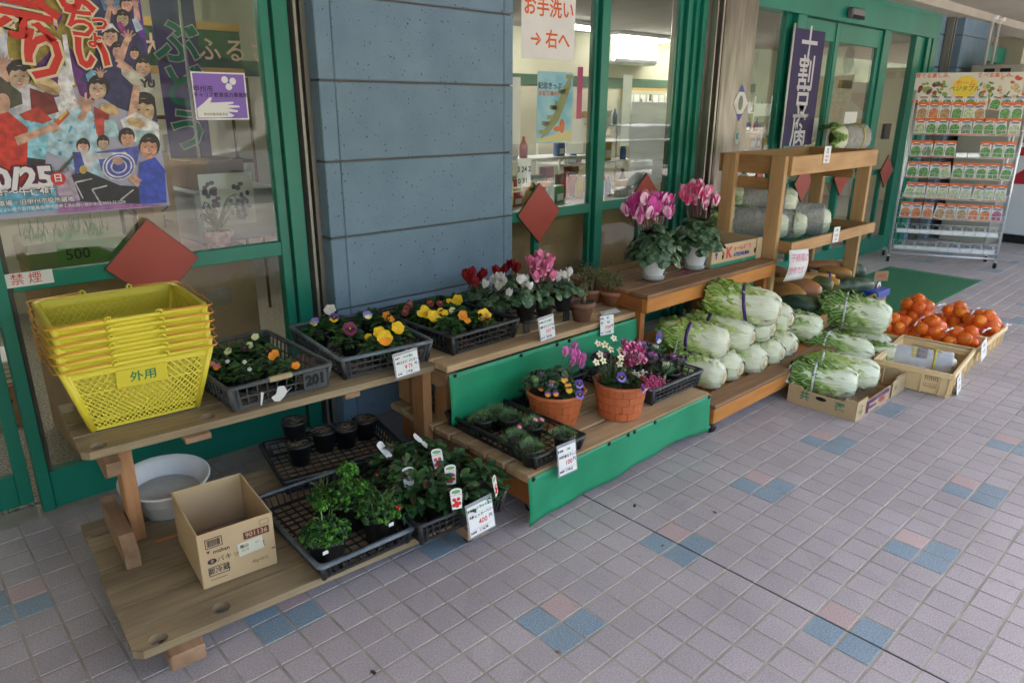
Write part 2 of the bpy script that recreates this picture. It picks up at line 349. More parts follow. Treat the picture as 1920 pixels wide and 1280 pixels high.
# left window bay
wl = thing('window_bay', 'green framed shop window with two tiers of panes, left of the blue pillar', 'window', (0, 0, 0))
mk(wl, 'post', .295, .335, 0, 2.4, -.035, .03)
mk(wl, 'stile', .335, .352, .15, 2.4, -.015, .02, M_seal)
mk(wl, 'post', 1.345, 1.385, 0, 2.4, -.02, .03); mk(wl, 'stile', 1.3855, 1.394, 0, 2.4, -.01, .02, M_seal); mk(wl, 'post', 1.3945, 1.46, 0, 2.4, -.035, .03)
mk(wl, 'mid_rail', .352, 1.344, .845, .905, -.02, .02); mk(wl, 'bottom_rail', .336, 1.344, .0, .15, -.022, .03)
mk(wl, 'mullion', .80, .84, .151, .844, -.018, .018)
mk(wl, 'top_rail', .336, 1.344, 2.26, 2.4, -.02, .02)
glass('glass_pane', .336, 1.344, .906, 2.26, wl); glass('glass_pane', .336, .799, .151, .844, wl); glass('glass_pane', .841, 1.344, .151, .844, wl)
diamond(.815, -.022, .888, 'large red diamond plate behind the stack of yellow baskets')
# left door leaf
wd = thing('sliding_door', 'green framed glass door at the far left edge beside the window', 'door', (0, 0, 0))
mk(wd, 'stile', .235, .28, .02, 2.25, .035, .065); mk(wd, 'bottom_rail', -1.0, .234, .02, .15, .035, .065); mk(wd, 'mid_rail', -1.0, .234, .845, .905, .036, .064)
mk(wd, 'top_rail', -1.0, .234, 2.15, 2.25, .036, .064)
glass('glass_pane', -1.0, .2345, .906, 2.149, wd, .05); glass('glass_pane', -1.0, .2345, .151, .844, wd, .05)
mk(wd, 'header', -2.5, .294, 2.26, 2.4, -.03, .07)
# blue pillar: stacked blocks with recessed joints
def pillar(x0, x1, y0, lab, y1=.55, top=2.47, splits=(), z_first=.25, h=.33):
    t = thing('blue_pillar', lab, 'pillar', (0, 0, 0))
    MB().box((x0+.012, y0+.012, 0), (x1-.012, y1, top)).build('core', M_groove, t)
    z = 0; zs = [0, z_first]
    while zs[-1]+h < top: zs.append(zs[-1]+h)
    zs.append(top); xs = [x0]+list(splits)+[x1]
    for a, b in zip(zs[:-1], zs[1:]):
        for i in range(len(xs)-1):
            g = .0012
            m = MB().cbox((xs[i]+(g if i else 0), y0, a+.004), (xs[i+1]-(g if i < len(xs)-2 else 0), y0+.2 if i == 0 else y0+.1, b-.004), .004)
            m.build('block', M_bluew, t)
        if y1 > y0+.25: MB().cbox((x0, y0+.202, a+.004), (x1-.02, y1, b-.004), .004).build('block', M_bluew, t)
    return t
pillar(1.525, 2.618, -.13, 'broad blue block pillar between the two shop windows', splits=(1.60, 2.555), y1=.3)
# recess left of the pillar: blue strip and shutter guide rail
rs = thing('blue_wall_strip', 'narrow shaded blue wall strip beside the left window frame', 'wall', (0, 0, 0))
for k in range(8): MB().cbox((1.4605, .0, .25+.33*k-.33+.004), (1.527, .06, .25+.33*k-.004), .003).build('block', M_bluew, rs)
MB().box((1.461, .061, 0), (1.53, .07, 2.4)).build('backing', M_groove, rs)
def guide(x, y, lab, w=.05, d=.05):
    t = thing('shutter_guide', lab, 'shutter rail', (x, y, 0))
    MB().box((-w/2, 0, 0), (-w/2+.013, -d, 2.46)).build('flange', M_alu, t); MB().box((w/2-.021, 0, 0), (w/2, -d, 2.46)).build('flange', M_alu, t)
    MB().box((-w/2+.013, 0, 0), (w/2-.021, -.012, 2.46)).build('slot', M_black, t); return t
guide(1.50, -.005, 'aluminium shutter guide rail at the left side of the blue pillar')
# right window bay
wr = thing('window_bay', 'green framed shop window between the blue pillar and the steel column', 'window', (0, 0, 0))
mk(wr, 'mullion', 3.372, 3.392, 0, 2.4, -.015, .03); mk(wr, 'stile', 3.393, 3.402, 0, 2.4, -.005, .02, M_seal); mk(wr, 'mullion', 3.403, 3.475, 0, 2.4, -.04, .03)
mk(wr, 'post', 4.20, 4.235, 0, 2.4, -.012, .03); mk(wr, 'stile', 4.236, 4.244, 0, 2.4, -.005, .02, M_seal); mk(wr, 'post', 4.245, 4.30, 0, 2.4, -.04, .03); mk(wr, 'post', 4.305, 4.345, 0, 2.4, -.06, .03); mk(wr, 'post', 4.35, 4.40, 0, 2.4, -.085, .03)
for a, b in ((2.619, 3.371), (3.476, 4.199)):
    mk(wr, 'mid_rail', a, b, .845, .902, -.02, .02); mk(wr, 'bottom_rail', a, b, 0, .15, -.02, .02); mk(wr, 'top_rail', a, b, 2.26, 2.4, -.02, .02)
    c = (a+b)/2+(.06 if a > 3 else -.08); mk(wr, 'mullion', c-.02, c+.02, .151, .844, -.018, .018)
    glass('glass_pane', a, b, .903, 2.26, wr); glass('glass_pane', a, c-.021, .151, .844, wr); glass('glass_pane', c+.021, b, .151, .844, wr)
diamond(2.918, -.022, .884, 'red diamond plate beside the blue pillar, left of the green mullion'); diamond(3.918, -.022, .884, 'red diamond plate half hidden behind the tall pink cyclamens')
# steel column and its shutter guide
guide(4.47, -.09, 'brown stained shutter guide rail left of the steel column', .09, .05)
sc = thing('steel_column', 'stained stainless steel column beside the green entrance', 'column', (0, 0, 0))
MB().cbox((4.53, -.15, 0), (4.93, .3, 2.47), .012).build('cladding', M_steel, sc)
# entrance bay
en = thing('entrance', 'green framed automatic entrance with sliding glass doors and deep header', 'entrance', (0, 0, 0))
mk(en, 'jamb', 4.931, 5.10, 0, 2.4, .0, .05)
mk(en, 'header', 4.935, 8.79, 2.16, 2.36, -.06, .06); mk(en, 'header_rail', 4.935, 8.79, 2.361, 2.41, -.05, .06); mk(en, 'side_post', 8.52, 8.62, 0, 2.159, -.05, .04); mk(en, 'stile', 8.621, 8.634, 0, 2.159, -.03, .03, M_seal); mk(en, 'side_post', 8.635, 8.79, 0, 2.159, -.06, .04)
mk(en, 'bottom_rail', 5.101, 5.70, 0, .15, .0, .04); mk(en, 'bottom_rail', 7.55, 8.25, 0, .15, -.03, .03)
mk(en, 'mid_rail', 5.101, 5.62, .82, .87, .0, .04)
mk(en, 'post', 5.62, 5.70, .151, 2.159, .0, .05); mk(en, 'post', 5.702, 5.84, 0, 2.159, -.05, .05)
glass('glass_pane', 5.101, 5.62, .151, 2.159, en, .02)
for (a, b, n) in ((5.84, 6.49, 0), (6.44, 7.40, 1)):
    y = .0 if n == 0 else -.01
    dl = [MB().cbox((a, y-.02, .03), (a+.07, y+.02, 2.15), .002).build('door_stile', M_green, en), MB().cbox((b-.07, y-.02, .03), (b, y+.02, 2.15), .002).build('door_stile', M_green, en)]
    mk(en, 'door_rail', a+.071, b-.071, 2.0, 2.15, y-.02, y+.02); mk(en, 'door_rail', a+.071, b-.071, .82, .87, y-.02, y+.02); mk(en, 'door_rail', a+.071, b-.071, .03, .16, y-.02, y+.02)
    glass('glass_pane', a+.071, b-.071, .161, 1.999, en, y)
mk(en, 'post', 7.401, 7.56, 0, 2.159, -.05, .05); mk(en, 'post', 8.25, 8.40, 0, 2.159, -.03, .03); mk(en, 'panel', 8.401, 8.519, 0, 2.159, -.02, .03)
mk(en, 'mid_rail', 7.561, 8.249, .82, .87, -.02, .02); glass('glass_pane', 7.561, 8.249, .151, 2.159, en)
mk(en, 'mullion', 6.86, 6.90, .161, .819, -.045, .02); mk(en, 'mullion', 6.1, 6.14, .161, .819, -.02, .02); mk(en, 'mullion', 7.92, 7.96, .151, .819, -.02, .02); mk(en, 'mullion', 5.33, 5.37, .151, .819, .0, .02)
b = MB().cbox((6.5, -.12, 2.19), (6.74, -.061, 2.27), .012); o = b.build('door_sensor', flat('grey sensor shell', (.16, .16, .16), .45), en)
MB().cbox((6.51, -.125, 2.185), (6.73, -.115, 2.215), .004).build('lens', M_black, o)
for x, l in ((5.35, 'red diamond plate seen past the left post of the wooden rack'), (6.12, 'red diamond plate right above the paper wrapped cabbages'), (6.89, 'red diamond plate seen through the right half of the wooden rack'), (7.945, 'red diamond plate between the wooden rack and the seed stand')):
    diamond(x, -.05, .85, l, .165)
# beyond the entrance
rs2 = thing('blue_wall_strip', 'shaded blue wall strip to the right of the entrance', 'wall', (0, 0, 0))
for k in range(8): MB().cbox((8.791, .0, max(0, -.08+.33*k)+.004), (9.12, .06, .25+.33*k-.004), .003).build('block', M_bluew, rs2)
MB().box((8.8, .061, 0), (9.3, .08, 2.4)).build('backing', M_groove, rs2)
guide(9.14, -.01, 'shutter guide rail behind the seed packet stand', .09, .07)
pillar(9.28, 10.3, -.13, 'blue block pillar behind the seed packet stand', y1=.3)
MB().box((9.2, -.01, 0), (9.27, .3, 2.45)).build('return_wall', M_bluew, rs2)
fb = thing('far_shop_front', 'far green framed shop front with patterned curtains at the right edge', 'shop front', (0, 0, 0))
MB().box((10.3, .45, 0), (22, .6, 2.47)).build('wall', mat('patterned curtain', (.16, .13, .08), .9, col2=(.36, .32, .22), scale=9, contrast=(.45, .55)), fb)
for x in (10.35, 11.6, 12.9, 14.4, 16): mk(fb, 'post', x, x+.14, 0, 2.3, .36, .449)
mk(fb, 'header', 10.31, 20, 2.1, 2.3, .34, .449); mk(fb, 'bottom_rail', 10.31, 20, 0, .2, .34, .449)
glass('glass_pane', 10.49, 11.599, .2, 2.1, fb, .42); glass('glass_pane', 11.74, 12.899, .2, 2.1, fb, .42)
for (x, l) in ((9.95, 'white drainpipe nearest the seed stand'), (10.22, 'white drainpipe farther from the seed stand')):
    t = thing('drainpipe', l, 'pipe', (x, -.2, 0)); MB().tube([(0, 0, 0), (0, 0, 2.42)], .018, 10).build('pipe', M_white, t); MB().tube([(0, 0, 2.43), (0, 0, 2.468)], .055, 14).build('collar', M_white, t)
pp = thing('iron_pole', 'slim black pole under the ceiling at the right edge', 'pole', (12.2, -.55, 0)); MB().tube([(0, 0, 0), (0, 0, 2.3)], .02, 8).build('shaft', M_black, pp); MB().tube([(0, 0, 2.3), (0, 0, 2.469)], .04, 8).build('head', M_black, pp)
cb = thing('equipment_cabinet', 'beige metal cabinet standing behind the seed packet stand', 'cabinet', (9.35, -.75, 0))
M_beige = flat('beige metal', (.42, .40, .33), .5); MB().cbox((0, 0, 0), (.75, .5, 1.92), .01).build('body', M_beige, cb)
for y in (.12, .27): MB().cbox((-.004, y, 1.80), (.004, y+.1, 1.88), .003).build('vent', M_black, cb)
vm = thing('drinks_cabinet', 'white cabinet with big red letters standing at the right edge', 'cabinet', (9.72, -1.75, 0))
M_vw = mat('scuffed white panel', (.62, .66, .70), .4, col2=(.68, .72, .76), scale=3); MB().cbox((0, 0, .1), (.9, 1.0, 1.78), .012).build('body', M_vw, vm); MB().box((.05, .05, 0), (.85, .95, .1)).build('plinth', M_black, vm)
M_vred = flat('red print', (.42, .015, .03), .45)
zA, zB = P(1895, 355, 'x', 9.717).z, P(1895, 160, 'x', 9.717).z; txt('NIN', (zB-zA)/1.95, M_vred, vm, frame((-.003, .955-(zB-zA)/1.95*.36, (zA+zB)/2), (0, 0, 1), (0, 1, 0)), bold=.02)
# entrance mat
mt = MB().cbox((5.35, -1.25, .0), (7.24, -.46, .008), .003).build('door_mat', mat('green artificial turf', (.010, .13, .05), .95, col2=(.02, .19, .08), scale=60, bump=.9, bscale=500, stretch=(1, 1, 1)))
MB().cbox((7.2405, -1.25, 0), (7.33, -.46, .006), .002).build('border', mat('mat rubber border', (.03, .17, .09), .8, col2=(.05, .22, .12), scale=30), mt)
tag(mt, 'green artificial turf mat on the tiles in front of the entrance', 'mat')

# litter on the tiles
for (x, y, l) in ((1190, 948, 'dark squashed leaf on the tiles in front of the green skirt'), (1243, 1022, 'small brown leaf on the blue tile'), (700, 1260, 'dark twig on the tiles at the bottom edge'), (1603, 585, 'brown crumb on the green mat'), (1340, 960, 'dark speck on the tiles near the middle'), (1820, 755, 'pale crumb on the tiles beside the crates'), (1048, 1222, 'grey scrap on the tiles, lower middle')):
    v = P(x, y, 'z', .001); s_ = R.uniform(.006, .013); lf = MB().add([(-s_, 0, 0), (-.3*s_, -.5*s_, .002), (s_, -.2*s_, .001), (.6*s_, .5*s_, .003), (-.3*s_, .5*s_, .001), (0, 0, .005)], [(0, 1, 5), (1, 2, 5), (2, 3, 5), (3, 4, 5), (4, 0, 5)]).build('leaf_litter', flat('litter pale', (.5, .42, .3), .8) if 'pale' in l else flat('litter dark', (.04, .03, .02), .8) if 'dark' in l else M_litter); lf.location = (v.x, v.y, .009 if 'mat' in l else .001); lf.rotation_euler.z = R.uniform(0, 6); tag(lf, l, 'litter')
# the far side of the road: hedge bank, low buildings, a parked white hatchback (mirrored in the panes)
M_tree = mat('distant trees', (.025, .05, .02), .95, col2=(.09, .12, .05), scale=.6, detail=8, bump=.8, bscale=2)
hl = MB(); n = 60
for i in range(n+1):
    x = -90+4*i
    for k, (y, z) in enumerate(((-42, 0), (-46, 7+2*math.sin(i*.9)), (-60, 15+3*math.sin(i*.37+1)), (-90, 24+5*math.sin(i*.23)))): hl.v.append((x, y+R.uniform(-1, 1), z+R.uniform(-.8, .8) if k else -.2))
for i in range(n):
    for k in range(3): hl.f.append((4*i+k, 4*i+k+1, 4*i+5+k, 4*i+4+k)); hl.m.append(0); hl.s.append(True)
hl.build('hills', M_tree)['kind'] = 'structure'
def house(x, w, h, m, l):
    t = thing('roadside_house', l, 'house', (x, -30, -.72)); MB().box((0, 0, 0), (w, -8, h)).build('wall', m, t); MB().prism([(-.5, h), (w+.5, h), (w*.5, h+2)], 0, 9, M=frame((0, .5, 0), (1, 0, 0), (0, 0, 1))).build('roof', flat('grey roof tile', (.07, .07, .08), .7), t)
    for i in range(int(w/3)): MB().box((1+3*i, .03, 1.2), (2.4+3*i, .001, 2.5)).build('window', M_joint, t)
house(-14, 12, 4, flat('beige render', (.35, .32, .26), .9), 'beige house across the road, mirrored in the panes'); house(6, 9, 3.2, flat('white render', (.5, .5, .5), .9), 'white low house across the road, mirrored in the panes'); house(24, 14, 5, flat('brown render', (.22, .17, .13), .9), 'brown house across the road')
def car(l, x, y, m, rz=0):
    t = thing('parked_car', l, 'car', (x, y, -.70), rad(rz)); W_ = .82; side = [(-1.85, .3), (-1.9, .75), (-1.75, 1.0), (-1.05, 1.1), (-.35, 1.52), (1.1, 1.55), (1.7, 1.05), (1.85, .7), (1.8, .3)]
    F_ = frame((0, 0, 0), (1, 0, 0), (0, 0, 1)); b = MB().prism([(-1.85, .3), (-1.92, .72), (-1.78, .98), (-1.1, 1.08), (1.68, 1.08), (1.86, .8), (1.82, .3)], -W_, W_, M=F_); b.build('body', m, t)
    MB().prism([(-1.08, 1.08), (-.38, 1.50), (1.05, 1.52), (1.62, 1.08)], -W_+.06, W_-.06, M=F_).build('cabin', flat('car glass', (.03, .04, .045), .08), t); MB().prism([(-.42, 1.50), (-.30, 1.55), (1.0, 1.57), (1.1, 1.51)], -W_+.07, W_-.07, M=F_).build('roof', m, t)
    for px_ in (-1.2, 1.2):
        for sy in (-1, 1): w_ = MB().tube([(px_, sy*W_-.1*sy, .31), (px_, sy*W_+.015*sy, .31)], .31, 20).build('wheel', M_joint, t); MB().tube([(px_, sy*W_+.016*sy, .31), (px_, sy*W_+.02*sy, .31)], .19, 14).build('hubcap', M_alu, w_)
    for sy in (-1, 1): MB().ell((-1.80, sy*.62, .80), (.09, .16, .09), 12, 6).build('headlight', flat('headlight glass', (.5, .52, .55), .1), t)
    MB().box((-1.94, -.2, .45), (-1.91, .2, .6)).build('number_plate', flat('plate yellow', (.7, .6, .1), .5), t); MB().box((-1.935, -.5, .64), (-1.90, .5, .72)).build('grille', M_joint, t); return t
v = P(455, 330, 'y', 0); d = (v-CAMP); k = 18.5/d.y; q = CAMP+d*k
car('white hatchback parked across the road, mirrored in the left window', q.x+1.2, -(q.y), flat('white car paint', (.75, .77, .80), .25), 25); car('white van like car parked farther along the road', 22, -14, flat('white car paint', (.75, .77, .80), .25), 5); car('silver car parked across the road to the left', -7, -15, flat('silver car paint', (.4, .42, .45), .3), 0)
# ================================================================ shop interior
shopf = MB().box((-6, .07, -.02), (13, 4.6, .0)).build('shop_floor', mat('speckled terrazzo', (.16, .14, .11), .5, col2=(.40, .37, .30), scale=90, contrast=(.45, .55)))
shopf['kind'] = 'structure'
M_lceil = mat('shop ceiling', (.40, .40, .35), .9, col2=(.44, .44, .39), scale=3)
MB().box((-6, .13, 2.45), (13, 4.6, 2.47)).build('shop_ceiling', M_lceil)['kind'] = 'structure'
bwk = thing('back_wall', 'cream back wall of the shop with a dark green stripe', 'wall', (0, 0, 0))
MB().box((-6, 4.27, 0), (13, 4.42, 2.6)).build('wall', M_cream, bwk); MB().box((2.6, 4.255, 1.74), (13, 4.27, 1.88)).build('stripe', flat('dark green stripe', (.03, .09, .05), .7), bwk)
ew = thing('end_wall', 'cream side wall seen through the entrance panes', 'wall', (0, 0, 0)); MB().box((12.8, .13, 0), (13, 4.6, 2.6)).build('wall', M_cream, ew)
lw = thing('partition_wall', 'cream partition behind the left window', 'wall', (0, 0, 0)); MB().box((-6, 3.2, 0), (2.35, 3.3, 2.45)).build('wall', M_cream, lw)
M_tube = flat('fluorescent tube', (1, .98, .92), emit=6); M_fix = flat('lamp housing', (.75, .75, .72), .5)
for i, (x, y, l) in enumerate(((8.1, 3.78, 'lit fluorescent ceiling lamp above the air conditioner'), (6.1, 3.4, 'lit fluorescent ceiling lamp behind the handwritten washroom notice'), (9.5, 3.75, 'lit fluorescent ceiling lamp near the green window post'), (3.6, 1.7, 'lit fluorescent ceiling lamp nearest the blue pillar'), (.2, 1.7, 'lit fluorescent ceiling lamp above the left window'), (10.3, 1.9, 'lit fluorescent ceiling lamp behind the entrance'))):
    t = thing('ceiling_lamp', l, 'lamp', (x, y, 2.449), group='fluorescent lamps in the shop')
    MB().cbox((0, -.11, -.05), (1.2, .11, 0), .01).build('housing', M_fix, t)
    for dy in (-.05, .05): MB().tube([(.03, dy, -.068), (1.17, dy, -.068)], .016, 8).build('tube', M_tube, t)
ac = thing('air_conditioner', 'white wall mounted air conditioner under the shop ceiling', 'air conditioner', (8.9, 4.02, 2.06))
MB().cbox((-.5, -.0, 0), (.55, .24, .36), .04).build('housing', M_white, ac); MB().cbox((-.46, -.012, .02), (.5, .02, .07), .004).build('louvre', flat('shadowed louvre', (.08, .08, .08), .5), ac)
wn = thing('small_window', 'small blue grey window in the back wall right of the air conditioner', 'window', (10.2, 4.25, 1.7)); MB().box((0, -.02, 0), (.55, .01, .42)).build('frame', flat('brown grey sash', (.16, .15, .13), .6), wn); MB().box((.04, -.03, .04), (.42, -.021, .38)).build('pane', flat('dull blue pane', (.10, .17, .25), .3), wn)
# papers and posters on the glass: local XY plane on the wall
def sheet(name, x0, x1, z0, z1, lab, cat, m, y=-.0045, group=None, th=.0012):
    t = thing(name, lab, cat, ((x0+x1)/2, y, (z0+z1)/2), group=group); w, h = (x1-x0)/2, (z1-z0)/2
    t['_w'] = w; MB().box((-w, -th/2, -h), (w, th/2, h)).build('sheet', m, t); del t['_w']; return t
def wtx(t, s, x, z, size, m, **k): return txt(s, size, m, t, wallM(x, -.0018, z), **k)
t = sheet('paper_notice', 2.79, 3.205, 1.715, 2.10, 'white paper notice with orange handwriting, お手洗い, taped to the window', 'notice', M_paper)
M_or = flat('orange marker', (.70, .13, .03), .7); wtx(t, 'お手洗い', 0, .06, .098, M_or, bold=.002); wtx(t, '→ 右へ', .01, -.095, .098, M_or, bold=.002)
t = sheet('map_poster', 2.925, 3.215, 1.27, 1.655, 'blue poster with a green station map behind the window glass', 'poster', mat('sky blue print', (.10, .42, .68), .6, col2=(.45, .72, .82), scale=5), y=.006)
M_mapg = flat('olive map print', (.28, .30, .12), .6)
q = MB()
for i in range(11): x, z = -.10+.021*i, -.13+.028*i+.02*math.sin(i*2); q.box((x-.028, -.0019, z-.011), (x+.03, -.0015, z+.012), M=Rm(0, 'Y'))
q.prism([(-.12, -.17), (-.07, -.1), (.0, -.02), (.05, .09), (.12, .18), (.13, .12), (.08, .02), (.03, -.07), (-.05, -.14)], .001, .0014, M=wallM(0, 0, 0)); q.build('print', M_mapg, t)
wtx(t, '記念きっぷ', -.045, .115, .038, M_ink, bold=.001); wtx(t, '好評発売中!!', -.05, .075, .03, M_orink, bold=.0008)
q = MB(); q.ell((.06, -.002, -.10), (.022, .0006, .04)); q.ell((.02, -.002, -.115), (.03, .0006, .016)); q.build('figure', M_orink, t)
q = MB().add([(-.14, -.0016, -.185), (.14, -.0016, -.185), (.14, -.0016, -.12), (-.14, -.0016, -.17)], [(0, 1, 2, 3)]); q.build('strip', flat('pale yellow print', (.75, .65, .3), .6), t)
t = sheet('paper_sheet', 3.785, 4.16, .975, 1.50, 'large pale grey sheet hanging from a clip behind the window', 'paper', mat('thin grey paper', (.50, .50, .54), .8, col2=(.60, .60, .63), scale=3, stretch=(1, 1, 6)), y=.02)
MB().tube([(0, -.002, .27), (0, -.002, .31)], .008, 8).build('clip', M_alu, t)
sheet('paper_strip', 3.70, 3.79, 1.23, 1.66, 'narrow white hanging strip with grey marks left of the grey sheet', 'paper', M_paper, y=.03)
t = sheet('paper_sheet', 2.70, 2.82, 1.27, 1.62, 'faint white sheet in the window next to the blue pillar', 'paper', M_paper, y=.03)
t = sheet('paper_sheet', 3.21, 3.36, 1.20, 1.40, 'white sheet below the magenta streamer beside the green mullion', 'paper', M_paper, y=.04)
t = sheet('streamer', 3.30, 3.345, 1.22, 1.69, 'narrow magenta and yellow streamer beside the green mullion', 'streamer', flat('magenta paper', (.60, .06, .22), .7), y=.05)
MB().box((-.022, -.002, -.235), (.022, -.001, -.06)).build('lower_band', flat('yellow paper', (.75, .55, .08), .7), t)
t = sheet('date_card', 2.80, 2.905, 1.03, 1.19, 'white date card with big black numbers behind the window', 'calendar', M_paper, y=.03)
wtx(t, '3 24 2', 0, .02, .042, M_ink, bold=.0012); wtx(t, '0 31', -.01, -.045, .042, M_ink, bold=.0012)
t = sheet('yellow_card', 2.70, 2.79, .93, 1.07, 'small yellow card in the window next to the blue pillar', 'card', flat('dull yellow card', (.55, .50, .10), .7), y=.05)
# purple certificate sign
t = sheet('office_sign', 1.056, 1.268, 1.413, 1.590, 'purple and white sign with a printed hand, 甲州市, on the left window', 'sign', M_white, y=-.0045)
M_pur = flat('purple print', (.23, .12, .50), .5)
MB().box((-.100, -.0014, -.083), (.100, -.001, .083)).build('panel', M_pur, t)
q = MB()
for (x, z) in ((.022, .062), (.054, .057), (.036, .036)): q.ell((x, -.0018, z), (.0135, .0004, .0135), 16, 5)
q.build('smiling_discs', M_white, t)
q = MB(); q.prism([(-.098, -.08), (-.098, -.045), (-.07, -.025), (-.045, -.004), (-.036, -.006), (-.045, -.024), (0, -.022), (.045, -.02), (.05, -.026), (.02, -.032), (.068, -.034), (.072, -.041), (.02, -.044), (.062, -.053), (.06, -.06), (.02, -.058), (.045, -.072), (.035, -.078), (-.02, -.08)], .0015, .0019, M=wallM(0, 0, 0)); q.build('printed_hand', M_white, t)
wtx(t, '甲州市', -.066, .025, .026, M_ink, bold=.0004); wtx(t, 'キャリア教育協力事業所', .002, .004, .0195, M_ink, bold=.0003).location.y = -.0022; wtx(t, '甲州市教育委員会', -.028, -.068, .012, M_ink).location.y = -.0022
# no smoking strip on the left rail
t = sheet('smoking_notice', .325, .478, .863, .912, 'white strip with red handwriting, 禁煙, on the left window rail', 'notice', M_paper, y=-.024)
wtx(t, '禁 煙', -.005, .0, .042, M_redink)
# ---------------- festival poster (flat print)
PX0, PX1, PZ0, PZ1 = .29, .912, 1.097, 2.13; PY = -.010
post = thing('festival_poster', 'large colourful festival poster with a cheering crowd, red brush lettering and 10/25', 'poster', (0, PY, 0))
MB().box((PX0, 0, PZ0), (PX1, .0008, PZ1)).build('sheet', flat('poster lilac', (.36, .36, .48), .45), post)
_pl = [0]; PC = {}
def pcol(c):
    if c not in PC: PC[c] = mat('print %d' % len(PC), tuple(x*.75 for x in c), .5, col2=tuple(min(1, x*1.35) for x in c), scale=38, detail=6, contrast=(.38, .62))
    return PC[c]
def pxz(x, y): v = P(x, y, 'y', PY-.001); return max(PX0, min(PX1, v.x)), max(PZ0, min(PZ1, v.z))
art = MB(); artm = []
def am(c):
    m = pcol(c)
    if m not in artm: artm.append(m)
    return artm.index(m)
def pp(c, pts):
    _pl[0] += 1; y = -.0002-.00003*_pl[0]
    v = [pxz(*p) for p in pts]; art.add([(a, y, b) for a, b in v], [tuple(range(len(v)))], am(c))
def pe(c, cx, cy, rx, ry, a=0, n=18):
    a = rad(a); pp(c, [(cx+rx*math.cos(w)*math.cos(a)-ry*math.sin(w)*math.sin(a), cy+rx*math.cos(w)*math.sin(a)+ry*math.sin(w)*math.cos(a)) for w in [-2*math.pi*i/n for i in range(n)]])
SK, HR, WH = (.50, .30, .22), (.02, .016, .014), (.62, .62, .64)
def face(cx, cy, r, look=0, hat=None):
    pe(HR, cx+R.uniform(-.1, .1)*r, cy-r*.12, r*R.uniform(.98, 1.12), r*1.14, look); pe(tuple(c*R.uniform(.85, 1.15) for c in (.5, .3, .22)), cx+look*.02*r, cy+r*.18, r*.80, r*.98, look)
    for s_ in (-1, 1): pe(HR, cx+s_*r*.32, cy+r*.05, r*.13, r*.05)
    pe((.45, .10, .08), cx, cy+r*.62, r*.24, r*.13); pe(WH, cx, cy+r*.59, r*.18, r*.05); pp(HR, [(cx-r*.84, cy-r*.05), (cx-r*.75, cy-r*.75), (cx+r*.75, cy-r*.75), (cx+r*.84, cy-r*.05), (cx+r*.62, cy-r*.38), (cx+r*.3, cy-r*.30), (cx, cy-r*.48), (cx-r*.3, cy-r*.33), (cx-r*.6, cy-r*.42)]); pe((.40, .22, .16), cx+r*.05, cy+r*.34, r*.09, r*.15)
def arm(c, a, b, w):
    dx, dy = b[0]-a[0], b[1]-a[1]; l = math.hypot(dx, dy); nx, ny = -dy/l*w, dx/l*w
    pp(c, [(a[0]+nx, a[1]+ny), (b[0]+nx*.7, b[1]+ny*.7), (b[0]-nx*.7, b[1]-ny*.7), (a[0]-nx, a[1]-ny)])
def hand(x, y, r):
    pe(SK, x, y, r*.8, r)
    for i in range(5): a = rad(-150+i*30); arm(SK, (x, y), (x+math.cos(a)*r*2, y+math.sin(a)*r*2), r*.24)
OL, PU, NV, CY, RD, CR_ = (.26, .20, .03), (.10, .02, .15), (.03, .03, .09), (.22, .50, .62), (.50, .03, .015), (.62, .52, .33)
pp((.48, .52, .60), [(-20, 40), (60, 40), (140, 190), (110, 260), (-20, 240)])
pe(OL, 105, 80, 92, 92, n=30); pp(PU, [(105, 60), (85, -10), (135, -10)]); pp(PU, [(120, 80), (150, 180), (180, 190), (165, 120)]); pp(PU, [(60, 130), (100, 90), (118, 180), (90, 185)]); pp(OL, [(60, -10), (260, -10), (190, 60), (100, 20)])
pp(NV, [(150, -10), (268, -10), (300, 230), (215, 200), (150, 150), (178, 100), (185, 50), (172, 20)])
pp((.10, .22, .34), [(185, -10), (235, -10), (232, 22), (195, 20)]); pp((.10, .03, .25), [(240, -10), (262, -10), (280, 95), (258, 60)])
face(238, 8, 13); arm(SK, (258, 40), (254, 5), 6); hand(252, 8, 5); arm((.40, .48, .58), (262, 58), (252, 35), 7); face(230, 35, 14); arm((.28, .04, .2), (240, 72), (222, 42), 6); hand(215, 22, 6); arm(SK, (200, 45), (205, 15), 6); hand(206, 10, 6)
face(207, 68, 17); pp(WH, [(190, 62), (196, 47), (210, 44), (224, 62), (210, 52)]); face(222, 95, 14); face(252, 100, 10)
pp(NV, [(165, 130), (190, 112), (250, 110), (262, 180), (225, 200), (170, 175)])
face(268, 125, 17); pp((.45, .45, .38), [(225, 110), (262, 140), (285, 158), (300, 215), (262, 190), (255, 165), (228, 140)]); arm(SK, (222, 118), (238, 75), 8); hand(240, 72, 8); arm(SK, (222, 118), (246, 132), 8)
txt('YU', .036, pcol(HR), post, wallM(P(275, 158, 'y', PY).x, -.0185, P(275, 158, 'y', PY).z), bold=.002); 
pp((.15, .35, .50), [(160, 140), (172, 130), (185, 146), (200, 160), (165, 155)]); face(183, 165, 20); hand(188, 140, 7)
face(268, 205, 26); arm(SK, (248, 218), (256, 160), 9); pp(WH, [(225, 225), (255, 210), (300, 235), (300, 280), (240, 262)])
# central white silhouette
pe(WH, 120, 138, 13, 14); pp(WH, [(108, 150), (132, 150), (142, 185), (160, 220), (100, 230), (112, 190)]); arm(WH, (134, 160), (120, 65), 6); arm(WH, (112, 150), (108, 108), 3)
